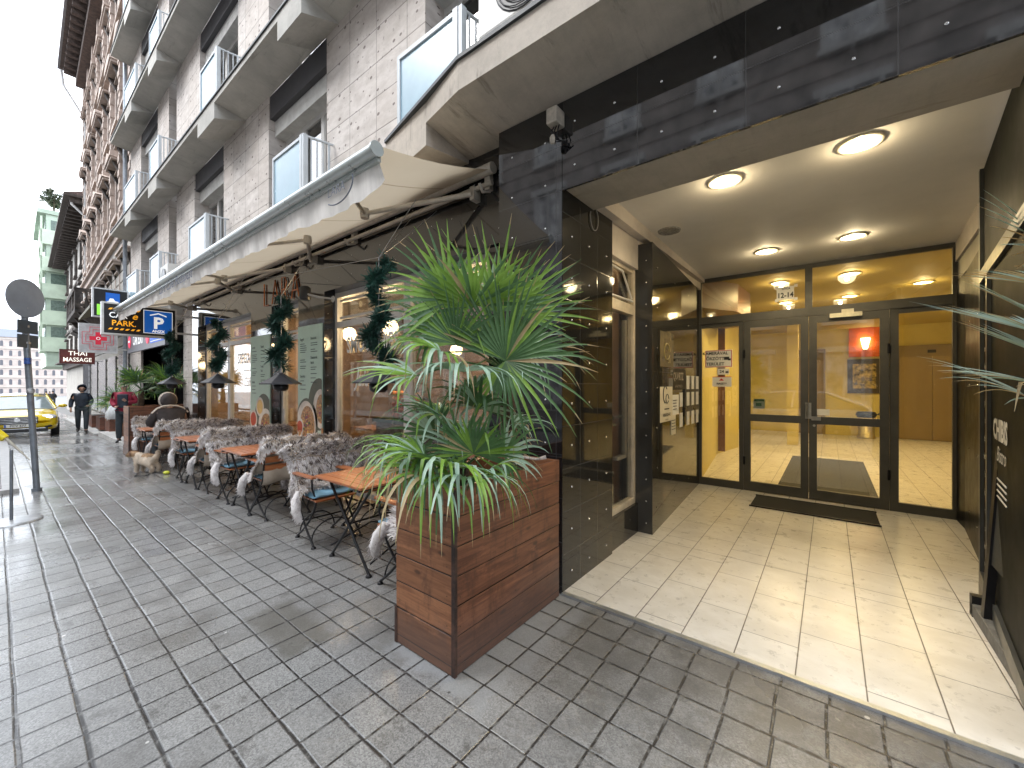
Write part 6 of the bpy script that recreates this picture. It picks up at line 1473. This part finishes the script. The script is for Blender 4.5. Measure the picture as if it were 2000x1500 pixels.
m = MB(); c = at(54,706,d=6.0); m.lathe(c-Vector((0,0,.05)), [(.0385,0),(.0385,.09)], 14); m.build('sticker', M('blue_sticker', (.03,.08,.28), .4, var=.5, scale=30), t)
m = MB(); c = at(60,765,d=6.02); m.ell(c, .045,.045,.05,10,6); m.build('mount', M('weathered_mount', (.40,.40,.40), .6, var=.5, scale=20), t)
t = thing('barrier_stand', 'slim grey post on a pale round foot at the pavement edge', 'barrier post', (-7.3,.12,gz(-7.3)))
c = at(22,1018,d=4.6); c.z = gz(-7.3); m = MB(); m.lathe(c, [(.24,0),(.24,.012),(.20,.022),(.03,.028)], 28); m.build('foot', M('pale_metal', (.46,.47,.48), .35, metal=.4), t)
m = MB(); m.tube([c,c+Vector((0,0,.82))], .014, 8); m.build('pole', M('grey_post_paint'), t)
t = thing('barrier_flag', 'slanting pale rod with a yellow grip sticking in at the left edge', 'rod', tuple(at(20,870,d=4.2)))
a_, b_ = at(58,900,d=4.2), at(6,853,d=4.15); m = MB(); m.tube([a_,a_.lerp(b_,.5),b_], [.004,.010,.016], 8); m.build('rod', M('pale_rod', (.5,.47,.40), .4), t)
m = MB(); m.tube([at(10,858,d=4.15),at(-25,838,d=4.1)], [.035,.06], 10); m.build('grip', M('yellow_grip', (.75,.60,.02), .4), t)
# ================================================================ vehicles
TYRE = M('tyre_rubber', (.014,.014,.014), .8); CGL = M('car_glass', (.22,.27,.28), .05, spec=1.0, var=.1, coat=1.0); CHR = M('chrome', (.6,.6,.6), .15, metal=1)  # car glass has a pale base standing in for reflected sky
HEAD = EM('headlight_glow', (.95,.95,.9), 1.4)
def make_car(name, label, cat, paint, loc, rz, plate=True, group=None, trim=True):
    t = thing(name, label, cat, loc, rz, group)
    P = M(*paint) if isinstance(paint, tuple) else paint
    prof = [(2.36,.50,.60,.74),(2.30,.34,.70,.84),(2.05,.24,.80,.895),(1.6,.22,.88,.91),(1.05,.22,.97,.91),(.5,.22,1.0,.91),(-.5,.22,1.0,.91),(-1.2,.22,1.02,.91),(-1.9,.24,1.04,.89),(-2.25,.36,.98,.86),(-2.34,.5,.85,.80)]
    rings = []
    for x, zb, zt, w_ in prof:
        ring = []
        for k in range(20):
            a = 2*pi*k/20; c, s_ = cos(a), sin(a); e = .42
            ring.append((x-.16*(abs(c)**3)*(1 if x > 2 else 0), w_*math.copysign(abs(c)**e,c), (zb+zt)/2+(zt-zb)/2*math.copysign(abs(s_)**e,s_)))
        rings.append(ring)
    m = MB(); m.loft(rings); m.build('body', P, t, local=True)
    cab = [(1.15,.98,.80),(.35,1.40,.62),(-.2,1.46,.60),(-1.1,1.42,.60),(-2.0,1.04,.74)]
    m = MB(); rr = [[(x-.35 if i == 0 else x, -w_*s2, 0) for s2 in (1,)] for i, (x, z, w_) in enumerate(cab)]
    prof2 = [(1.20,.93,.02,.80),(.42,.95,.42,.62),(-.2,.95,.48,.60),(-1.1,.95,.45,.61),(-2.05,.95,.06,.74)]
    rings = [[(x,-.84,z0),(x,-w_,z0+h_),(x,0,z0+h_+.03),(x,w_,z0+h_),(x,.84,z0)] for x, z0, h_, w_ in prof2]
    m.loft(rings, True, False); m.build('windows', CGL, t, local=True)
    m = MB(); r2 = [[(x,-w_-.01,z),(x,-w_*.6,z+.035),(x,0,z+.05),(x,w_*.6,z+.035),(x,w_+.01,z),(x,0,z-.01)] for x, z, w_ in ((.45,1.37,.61),(-.2,1.435,.60),(-1.15,1.40,.60))]
    m.loft(r2, True, True); m.build('roof', P, t, local=True)
    for s_ in (-1,1):
        for q_, r_ in (([(1.25,.84*s_,.95),(.44,.625*s_,1.385)],.032),([(-.3,.86*s_,.96),(-.35,.61*s_,1.43)],.03),([(-2.05,.80*s_,1.0),(-1.12,.61*s_,1.41)],.045)): m = MB(); m.tube(q_, r_, 6); m.build('pillar', P, t, local=True)
        m = MB(); m.ell((.72,1.02*s_,1.02),.07,.12,.065,10,6); m.tube([(.75,.86*s_,.97),(.72,.98*s_,1.0)], .02, 6); m.build('mirror', P, t, local=True)
        m = MB(); m.ell((2.10,.66*s_,.70),.16,.19,.095,12,8); m.build('headlight', M('headlight_lens', (.75,.76,.76), .1, spec=.9), t, local=True)
        m = MB(); m.ell((2.19,.68*s_,.70),.09,.10,.055,10,6); m.build('headlight_lamp', HEAD, t, local=True)
        m = MB(); m.ell((2.24,.60*s_,.40),.06,.17,.055,10,6); m.build('fog_recess', BLKP, t, local=True)
        m = MB(); m.ell((-2.28,.62*s_,.80),.08,.2,.09,10,6); m.build('tail_light', RED, t, local=True)
        for x in (1.42,-1.35):
            m = MB(); m.lathe((x,.72*s_,.32) if s_ > 0 else (x,-.93,.32), [(.20,0),(.315,.01),(.325,.04),(.325,.17),(.315,.20),(.20,.21)], 22, axis='y'); w_ = m.build('tyre', TYRE, t, local=True)
            m = MB(); m.lathe((x,.75*s_ if s_ > 0 else -.935,.32), [(.02,-.0),(.19,.03),(.20,.16),(.02,.185)], 14, axis='y'); m.build('rim', M('alloy_rim', (.4,.4,.42), .3, metal=.8), w_, local=True)
    m = MB(); m.box(2.30,2.375,-.44,.44,.50,.74,bev=.03); m.mat(1)
    for k in range(4): m.box(2.375,2.385,-.42,.42,.54+.05*k,.555+.05*k)
    m.lathe((2.38,0,.64), [(.075,0),(.065,.012)], 16, axis='x'); m.build('grille', [BLK, CHR], t, local=True)
    m = MB(); m.box(2.26,2.36,-.66,.66,.235,.37,bev=.02); m.mat(1).box(2.30,2.372,-.60,.60,.345,.362); m.build('lower_bumper', [BLKP, CHR], t, local=True)
    m = MB(); m.box(2.36,2.395,-.27,.27,.405,.505); m.mat(1).box(2.395,2.397,-.265,-.225,.41,.50); text_mb('PCV 677', .095, (2.399,.02,.455), UY, UZ, m, bold=.002, k=2, ext=0); m.build('number_plate', [PAPER, M('plate_blue', (.02,.08,.4), .4), INK], t, local=True)
    return t
TP = M('taxi_yellow', (.80,.56,.012), .18, var=.02, coat=.8, spec=.6)
bodyc = at(35,850,d=13.3)
make_car('taxi', 'yellow saloon taxi with its headlight lit, parked facing the camera half on the pavement', 'car', TP, (bodyc.x-2.1,bodyc.y+.10,gz(bodyc.x)-.04), R(-3))
WP = M('white_car_paint', (.62,.64,.66), .15, var=.03, coat=.8); SP = M('silver_car_paint', (.38,.40,.42), .16, metal=.5, var=.03, coat=.8)
make_car('parked_car', 'white car parked farther down the street behind the taxi', 'car', WP, (-31,.25,gz(-31)-.1), R(-3), group='cars parked down the street')
make_car('parked_car', 'silver car far down the street, in line behind the white one', 'car', SP, (-40,.35,gz(-40)-.1), R(-3), group='cars parked down the street')
make_car('parked_car', 'white car in the street before the entrance, mirrored in the door glass', 'car', WP, (-1.2,-2.2,-.13), R(180))
make_car('parked_car', 'silver car in the street, ahead of the white one mirrored in the door glass', 'car', SP, (4.5,-2.2,-.13), R(180))
# ================================================================ people
SKIN = M('skin', (.48,.28,.20), .55, var=.05)
def person(label, loc, rz, pose, cols, h=1.72, hood=None, seated=False, group=None, hair=None, rim=None):
    """rz: heading (local +x is forward). pose: joint dict in metres for a 1.72 m figure"""
    t = thing('person', label, 'person', loc, rz, group); k = h/1.72; J = {n: Vector(v)*k for n, v in pose.items()}
    def nd(lst): return {n: (J[n], r*k if not isinstance(r, tuple) else (r[0]*k, r[1]*k)) for n, r in lst}
    # continuous body
    N_ = nd([('pelvis',(.08,.07)),('waist',(.06,.055)),('chest',(.055,.05)),('neckb',(.05,.05)),('neck',(.048,.048)),('head',(.075,.085)),('crown',(.06,.065))])
    E_ = [('pelvis','waist'),('waist','chest'),('chest','neckb'),('neckb','neck'),('neck','head'),('head','crown')]
    for s_ in 'lr':
        N_.update(nd([('sh'+s_,.045),('el'+s_,.042),('wr'+s_,.026),('pa'+s_,(.020,.034)),('hip'+s_,.088),('kn'+s_,.058),('an'+s_,.040),('toe'+s_,.034)]))
        E_ += [('chest','sh'+s_),('sh'+s_,'el'+s_),('el'+s_,'wr'+s_),('wr'+s_,'pa'+s_),('pelvis','hip'+s_),('hip'+s_,'kn'+s_),('kn'+s_,'an'+s_),('an'+s_,'toe'+s_)]
        wr, pa = J['wr'+s_], J['pa'+s_]; d = (pa-wr).normalized(); la = d.orthogonal().normalized(); nn = d.cross(la)
        for i in range(4):
            o = la*(-.026+.0175*i)*k; a1 = pa+o+d*.025*k; a2 = a1+d*(.026+.006*(i in (1,2)))*k+nn*.010*k; a3 = a2+d*.016*k+nn*.016*k
            N_['f%d%sa' % (i,s_)] = (a1,.0095*k); N_['f%d%sb' % (i,s_)] = (a2,.0085*k); N_['f%d%sc' % (i,s_)] = (a3,.007*k)
            E_ += [('pa'+s_,'f%d%sa' % (i,s_)),('f%d%sa' % (i,s_),'f%d%sb' % (i,s_)),('f%d%sb' % (i,s_),'f%d%sc' % (i,s_))]
        th = wr.lerp(pa,.6)-la*.036*k; N_['t'+s_] = (th,.010*k); N_['u'+s_] = (th+d*.032*k-la*.006*k+nn*.012*k,.008*k); E_ += [('pa'+s_,'t'+s_),('t'+s_,'u'+s_)]
    me = skin_mesh(N_, E_, 1); body = mesh_mb(me).build('body', SKIN, t, local=True)
    hd = J['head']; m = MB(); f = Vector((1,0,0))
    m.mat(0).ell(hd+f*.088*k-Vector((0,0,.012*k)),.018*k,.013*k,.022*k,8,6); m.mat(1)
    for s_ in (-1,1): m.ell(hd+f*.079*k+Vector((0,s_*.030*k,.014*k)),.010*k,.013*k,.007*k,8,5)
    m.mat(2).ell(hd+f*.078*k-Vector((0,0,.048*k)),.010*k,.026*k,.006*k,8,5); m.mat(0)
    for s_ in (-1,1): m.ell(hd+Vector((0,s_*.078*k,-.005*k)),.020*k,.010*k,.030*k,8,6)
    m.build('face', [SKIN, INK, M('lips', (.35,.13,.10), .5)], body, local=True)
    jac, trs, sho = cols
    G_ = nd([('waist',(.165,.14)),('pelvis',(.17,.145)),('chest',(.20,.155)),('neckb',(.105,.10))]); ed = [('waist','pelvis'),('waist','chest'),('chest','neckb')]
    for s_ in 'lr': G_.update(nd([('sh'+s_,.088),('el'+s_,.075),('wr'+s_,.056)])); ed += [('chest','sh'+s_),('sh'+s_,'el'+s_),('el'+s_,'wr'+s_)]
    if not seated: G_['hem'] = (J['pelvis']+Vector((0,0,-.10*k)), (.175*k,.145*k)); ed.append(('pelvis','hem'))
    mesh_mb(skin_mesh(G_, ed, 2)).build('jacket', jac, t, local=True)
    T_ = nd([('pelvis',(.14,.115))]); ed = []
    for s_ in 'lr': T_.update(nd([('hip'+s_,.108),('kn'+s_,.078),('an'+s_,.064)])); ed += [('pelvis','hip'+s_),('hip'+s_,'kn'+s_),('kn'+s_,'an'+s_)]
    mesh_mb(skin_mesh(T_, ed, 2)).build('trousers', trs, t, local=True)
    for s_ in 'lr':
        a, b_ = J['an'+s_], J['toe'+s_]; m = MB(); d = (b_-a); d.z = 0; d.normalize()
        m.tube([a-d*.06*k+Vector((0,0,-.035*k)),a+Vector((0,0,-.02*k)),a.lerp(b_,.6)+Vector((0,0,-.012*k)),b_+d*.03*k+Vector((0,0,-.008*k))], [.038*k,.052*k,.046*k,.030*k], 10); m.build('shoe', sho, t, local=True)
    if hood:
        m = MB(); c = hd+Vector((-.012*k,0,.02*k)); rings = []
        for i in range(9):
            a = pi*i/8; r_ = .128*k*sin(a)**.6 if 0 < i < 8 else .012*k; x = -.118*k*cos(pi-a) 
            rings.append([c+Vector((min(-x,.062*k), r_*cos(b__), r_*1.12*sin(b__))) for b__ in [2*pi*j/14 for j in range(14)]])
        m.loft(rings[:7], False, True); m.poly(rings[0]); 
        if rim: m.mat(1).tube([c+Vector((.045*k,.118*k*cos(b__),.132*k*sin(b__))) for b__ in [2*pi*j/18 for j in range(19)]], .028*k, 7)
        m.build('hood', [hood, rim or hood], t, local=True)
    if hair:
        m = MB(); m.ell(hd+Vector((-.018*k,0,.035*k)),.098*k,.088*k,.088*k,12,8); m.build('hair', hair, t, local=True)
    return t
stride = dict(pelvis=(0,0,.93),waist=(.01,0,1.08),chest=(.03,0,1.30),neckb=(.03,0,1.44),neck=(.04,0,1.50),head=(.06,0,1.60),crown=(.055,0,1.67),
  shl=(.02,.17,1.365),ell=(-.04,.25,1.14),wrl=(.10,.20,.98),pal=(.16,.16,.97), shr=(.02,-.17,1.365),elr=(-.06,-.27,1.14),wrr=(.03,-.28,.90),par=(.05,-.28,.82),
  hipl=(0,.10,.88),knl=(.14,.11,.50),anl=(.16,.10,.09),toel=(.30,.11,.035), hipr=(0,-.10,.88),knr=(.03,-.10,.48),anr=(-.22,-.10,.14),toer=(-.10,-.11,.04))
stand = dict(stride, knl=(.02,.11,.49),anl=(.0,.12,.09),toel=(.14,.13,.035),knr=(.03,-.11,.49),anr=(-.02,-.12,.09),toer=(.12,-.13,.035),ell=(.0,.26,1.14),wrl=(.16,.10,1.16),pal=(.22,.06,1.20),elr=(.0,-.25,1.14),wrr=(.14,-.16,1.02),par=(.2,-.12,1.02))
sit = dict(pelvis=(-.06,0,.60),waist=(-.08,0,.74),chest=(-.02,0,.98),neckb=(.03,0,1.11),neck=(.06,0,1.16),head=(.11,0,1.26),crown=(.10,0,1.33),
  shl=(-.01,.19,1.07),ell=(.14,.27,.86),wrl=(.34,.18,.80),pal=(.41,.14,.80), shr=(-.01,-.19,1.07),elr=(.14,-.27,.86),wrr=(.34,-.18,.80),par=(.41,-.14,.80),
  hipl=(-.04,.10,.56),knl=(.36,.14,.52),anl=(.28,.14,.10),toel=(.42,.15,.035), hipr=(-.04,-.10,.56),knr=(.36,-.14,.52),anr=(.30,-.14,.10),toer=(.44,-.15,.035))
NAVY = M('navy_padded_cloth', (.020,.030,.048), .6, var=.3, scale=8, bump=.3, bscale=14); TROU = M('charcoal_cloth', (.035,.045,.052), .8, var=.2); SHOE = M('black_leather', (.014,.013,.013), .4)
p = at(160,840,d=15.0)
person('person walking towards the camera in a navy hooded padded jacket and dark trousers, hood up', (p.x,p.y,gz(p.x)), R(-6), stride, (NAVY,TROU,SHOE), 1.74, hood=NAVY)
BRJ = M('dark_brown_cloth', (.050,.040,.040), .8, var=.25, scale=10, bump=.2); CRM = M('cream_fleece', (.62,.54,.46), .9, var=.15, scale=30, bump=.5)
sx = TX[3]+.62
man = person('person seated at the farthest table, back turned, in dark brown cream edged jacket', (sx,2.06,gz(sx)), pi, sit, (BRJ,TROU,SHOE), 1.74, seated=True, hood=BRJ, rim=CRM)
m = MB(); m.tube([(-.02,-.27,1.06),(-.03,-.20,1.145),(-.03,-.10,1.19),(-.03,0,1.20),(-.03,.10,1.19),(-.03,.20,1.145),(-.02,.27,1.06)], .016, 8); m.build('collar', CRM, man, local=True)
REDJ = M('crimson_cloth', (.30,.02,.045), .7, var=.2)
p = at(243,815,Y=2.25)
pr = person('person in a crimson jacket with a dark rucksack standing past the far planter', (p.x,p.y,gz(p.x)+.05), R(-20), stand, (REDJ,TROU,SHOE), 1.70, hair=M('grey_hair', (.16,.15,.14), .8))
m = MB(); m.box(.14,.22,-.11,.11,.98,1.36,bev=.03); m.build('rucksack', NAVY, pr, local=True)
for i, (u, dpt, lab) in enumerate(((103,42,'small far figure in black walking ahead on the right'),(90,46,'small far figure in a dark coat, middle of the distant group'),(97,52,'small far figure in grey, farthest of the distant group'))):
    p = at(u,770,d=dpt); person(lab, (p.x,p.y,gz(p.x)), R(175 if i else 0), stride, (M('dark_coat%s' % '', (.02,.022,.028), .7),TROU,SHOE), 1.70, hair=M('dark_hair', (.02,.016,.012), .7), group='distant walkers')
# ================================================================ dog on a lead
DT = M('tan_fur', (.40,.26,.15), .9, var=.3, scale=14, bump=.4, bscale=60); DW = M('cream_dog_fur', (.66,.56,.45), .9, var=.15, scale=14, bump=.4, bscale=60)
dp_ = at(290,905,Z=gz(-10.2)); dp_ = Vector((-9.75,1.70,gz(-9.75)))
D = thing('dog', 'small cream and tan dog on a lead, bowing its head beside the farthest chair', 'dog', tuple(dp_), R(215))
nodes = {'belly':(Vector((0,0,.25)),(.085,.09)),'chest':(Vector((.13,0,.26)),(.09,.10)),'rump':(Vector((-.13,0,.25)),(.08,.085)),'neck':(Vector((.20,0,.32)),(.06,.06)),'head':(Vector((.28,0,.345)),(.062,.06)),'muz':(Vector((.35,0,.315)),(.034,.032)),'nose':(Vector((.385,0,.305)),(.022,.02)),'tail1':(Vector((-.20,0,.31)),(.028,.028)),'tail2':(Vector((-.22,.02,.40)),(.022,.022))}
ed = [('belly','chest'),('belly','rump'),('chest','neck'),('neck','head'),('head','muz'),('muz','nose'),('rump','tail1'),('tail1','tail2')]
for s_ in (-1,1):
    q = 'lr'[s_ > 0]
    nodes.update({'fe'+q:(Vector((.14,.06*s_,.17)),(.035,.035)),'fk'+q:(Vector((.13,.06*s_,.09)),(.024,.024)),'fp'+q:(Vector((.15,.06*s_,.022)),(.024,.02)),
      'hk'+q:(Vector((-.08,.065*s_,.16)),(.042,.042)),'hh'+q:(Vector((-.17,.065*s_,.09)),(.022,.022)),'hp'+q:(Vector((-.13,.065*s_,.022)),(.024,.02))})
    ed += [('chest','fe'+q),('fe'+q,'fk'+q),('fk'+q,'fp'+q),('rump','hk'+q),('hk'+q,'hh'+q),('hh'+q,'hp'+q)]
me = skin_mesh(nodes, ed, 2); mb = MB()
for v in me.vertices: v.co += v.normal*.004*sin(v.co.x*90)*cos(v.co.z*80)
mb.mat(0); vs = [v.co.copy() for v in me.vertices]; o = len(mb.v); mb.v += [tuple(v) for v in vs]
for pgn in me.polygons:
    c = sum((vs[i] for i in pgn.vertices), Vector())/len(pgn.vertices); k = 1 if (c.x > .17 and c.z > .30) or (abs(c.x+.05) < .09 and c.z > .29) else 0
    mb.f.append(tuple(pgn.vertices)); mb.m.append(k); mb.sm.append(True)
bd = mb.build('body', [DW, DT], D, local=True)
rd_ = random.Random(9); mb = MB()
for pgn in me.polygons:
    for _ in range(5):
        c = vs[pgn.vertices[rd_.randrange(len(pgn.vertices))]].lerp(sum((vs[i] for i in pgn.vertices), Vector())/len(pgn.vertices), rd_.random()); n_ = pgn.normal; d = (n_+Vector((-.5,0,-.5))+Vector((rd_.gauss(0,.3),rd_.gauss(0,.3),rd_.gauss(0,.3)))).normalized()*.024; la = d.orthogonal().normalized()*.0022
        k = 1 if (c.x > .17 and c.z > .30) or (abs(c.x+.05) < .09 and c.z > .29) else 0; mb.mat(k).add([c-la,c+la,c+d], [(0,1,2)], False)
mb.build('coat', [DW, DT], bd, local=True)
mb = MB()
for s_ in (-1,1): mb.mat(0).add([(.27,.045*s_,.40),(.24,.075*s_,.37),(.25,.085*s_,.30),(.285,.075*s_,.31),(.29,.055*s_,.37)], [(0,1,2,3,4)], False); mb.mat(1).ell((.325,.032*s_,.355),.010,.008,.010,8,6)
mb.mat(1).ell((.405,0,.305),.014,.016,.012,8,6); mb.build('ears_and_nose', [M('brown_ear', (.16,.08,.045), .9), INK], bd, local=True)
m = MB(); m.tube([dp_+Vector((.1,-.15,.012)),dp_+Vector((.3,-.22,.012)),dp_+Vector((.36,-.05,.012)),dp_+Vector((.15,.02,.012)),dp_+Vector((.28,.12,.012)),dp_+Vector((.48,.16,.02))], .008, 6); m.mat(1).ell(dp_+Vector((.50,.17,.035)),.07,.05,.033,10,6)
tag(m.build('dog_lead', [BLK, M('lime_plastic', (.62,.66,.05), .4)]), 'black lead with a lime yellow handle lying on the paving by the dog', 'dog lead')
# ================================================================ inside the cafe
t = thing('cafe_counter', 'dark wooden counter with a teal glass edge behind the large window', 'counter', (-4.0,4.2,0))
m = MB(); m.box(-5.2,-2.7,3.9,4.5,.02,.95); m.build('cabinet', wood_mat('counter_wood', (.10,.035,.015), (.25,.10,.045), axis=0, rough=.3), t)
m = MB(); m.box(-5.3,-2.6,3.42,3.9,1.0,1.06); m.mat(1).box(-5.25,-2.65,3.45,3.50,.60,1.0); m.build('top', [M('teal_glass_edge', (.03,.14,.12), .15, spec=.8), M('dark_base', (.04,.03,.03), .5)], t)
t = thing('fruit_stack', 'pile of oranges and red apples glowing inside the large window', 'fruit', (-5.1,3.7,1.06))
m = MB(); rnd = random.Random(2)
for r_ in range(5):
    for i in range(4):
        for j in range(3): m.mat(0 if r_ > 2 else 1).ell((-4.98+i*.085+rnd.uniform(-.01,.01),3.58+j*.085,1.10+r_*.078),.040,.040,.039,8,6)
m.build('fruit', [M('orange_peel', (.85,.30,.04), .45), M('apple_red', (.75,.14,.05), .35)], t)
m = MB(); 
for x, y in ((-5.04,3.53),(-4.66,3.53),(-5.04,3.80),(-4.66,3.80)): m.tube([(x,y,1.06),(x,y,1.50)], .006, 5)
m.build('rack', CHR, t)
t = thing('indoor_plant', 'leafy dark plant standing on the counter inside the large window', 'plant', (-5.15,3.3,1.06)); m = MB(); rnd = random.Random(5)
for i in range(260):
    p = Vector((-4.55+rnd.gauss(0,.20),3.65+rnd.gauss(0,.06),1.14+abs(rnd.gauss(0,.12)))); a = Vector((rnd.gauss(0,1),rnd.gauss(0,1),rnd.gauss(0,1))).normalized()*.045; b_ = a.orthogonal()*.3; m.add([p-a,p+b_,p+a,p-b_], [(0,1,2,3)], False)
m.build('leaves', M('dark_leaf'), t)
BULB = EM('warm_bulb', (1,.66,.28), 20)
def bulb(x, y, z, lab, r=.024, pw=6):
    t = thing('pendant_bulb', lab, 'pendant lamp', (x,y,z), 0, 'warm pendant bulbs in the cafe'); m = MB(); m.ell((x,y,z),r,r,r*1.2,10,8); m.build('bulb', BULB, t)
    m = MB(); m.tube([(x,y,z+r),(x,y,3.3)], .006, 5); m.build('cord', BLK, t)
    ld = bpy.data.lights.new('bulb_light', 'POINT'); ld.energy = pw; ld.color = (1,.68,.36); ld.shadow_soft_size = .12; lo = bpy.data.objects.new('bulb_light', ld); COL.objects.link(lo); lo.parent = t; lo.location = (0,0,-.08)
for i, (x, y, z, pw) in enumerate(((-5.0,3.5,2.45,10),(-4.2,4.6,2.3,20),(-3.1,3.9,2.4,8),(-2.9,5.6,2.2,8),(-5.8,5.6,2.3,22),(-6.6,3.8,2.5,12),(-8.3,4.4,2.3,16),(-9.7,5.2,2.3,16),(-10.3,3.8,2.4,10))):
    bulb(x,y,z,'warm hanging bulb in the cafe, '+['just inside the left edge of the large window','over the counter','by the corner to the porch','deep inside near the porch side','deep inside behind the door','right inside the cafe door','behind the Coffee lettering','deep behind the far window','at the far end of the cafe'][i],pw=pw*1.8)
t = thing('wall_picture', 'orange and red poster on the cafe back wall beyond the Juice window', 'picture', (-2.9,5.9,1.9)); m = MB(); m.box(-4.6,-3.0,7.9,7.95,1.3,2.5); m.build('print', M('orange_print', (.70,.20,.05), .5, var=.6, scale=2), t)
m = MB(); m.box(-5.2,-3.0,6.6,7.0,1.25,1.30); m.box(-5.2,-3.0,6.6,7.0,1.75,1.80)
for i in range(16): m.mat(i%3).lathe((-5.1+i*.13,6.8,1.30), [(.035,0),(.035,.18),(.012,.24),(.012,.30)], 8)
tag(m.build('bottle_shelf', [M('shelf_wood', (.22,.10,.05), .5), M('bottle_amber', (.25,.09,.02), .2), M('bottle_green', (.03,.10,.04), .2)]), 'wooden shelf of bottles on the cafe back wall', 'shelf')
def ctable(x, y, lab):
    t = thing('cafe_table', lab, 'table', (x,y,.02), 0, 'small brown tables inside the cafe'); m = MB(); m.box(x-.35,x+.35,y-.3,y+.3,.72,.75); m.build('table_top', M('brown_top', (.28,.12,.055), .4), t)
    m = MB(); m.lathe((x,y,.02), [(.2,0),(.2,.02),(.03,.04),(.03,.7)], 12); m.build('pedestal', BLK, t)
ctable(-3.1,3.5,'brown cafe table inside, under the right shop window'); ctable(-8.6,3.6,'brown cafe table inside, behind the far window'); ctable(-10.2,3.7,'brown cafe table inside, at the far end'); ctable(-6.7,4.4,'brown cafe table inside, behind the door')
# potted plant and shelves seen through the side window
t = thing('potted_plant', 'leafy green plant in a wooden crate behind the side window of the porch', 'plant', (-2.1,3.9,.02))
m = MB(); m.box(-2.3,-1.78,3.55,3.98,.02,.62); m.build('crate', M('yellow_crate_wood', (.42,.33,.12), .6, var=.2), t)
m = MB(); rnd = random.Random(12)
for i in range(420):
    p = Vector((-2.0+rnd.gauss(0,.12),3.82+rnd.gauss(0,.10),.80+rnd.uniform(-.15,.45))); a = Vector((rnd.gauss(0,1),rnd.gauss(0,1),rnd.gauss(0,1))).normalized()*.05; b_ = a.orthogonal()*.28; m.mat(rnd.randint(0,1)).add([p-a,p+b_,p+a,p-b_], [(0,1,2,3)], False)
m.build('leaves', [M('olive_leaf', (.10,.12,.03), .5), M('dark_leaf')], t)
m = MB()
for z in (1.28,1.72,2.08): m.box(-3.4,-2.2,4.45,4.8,z,z+.03)
for x in (-3.4,-2.8,-2.2): m.box(x,x+.03,4.45,4.8,.02,2.4)
for i in range(8):
    for z in (1.31,1.75): m.mat(1).lathe((-3.3+i*.14,4.6,z), [(.045,0),(.05,.10),(.03,.13)], 8)
m.mat(0); tag(m.build('display_shelf', [M('pale_shelf', (.42,.32,.22), .5), M('pale_cup', (.55,.45,.35), .4)]), 'pale display shelf with cups behind the side window of the porch', 'shelf')
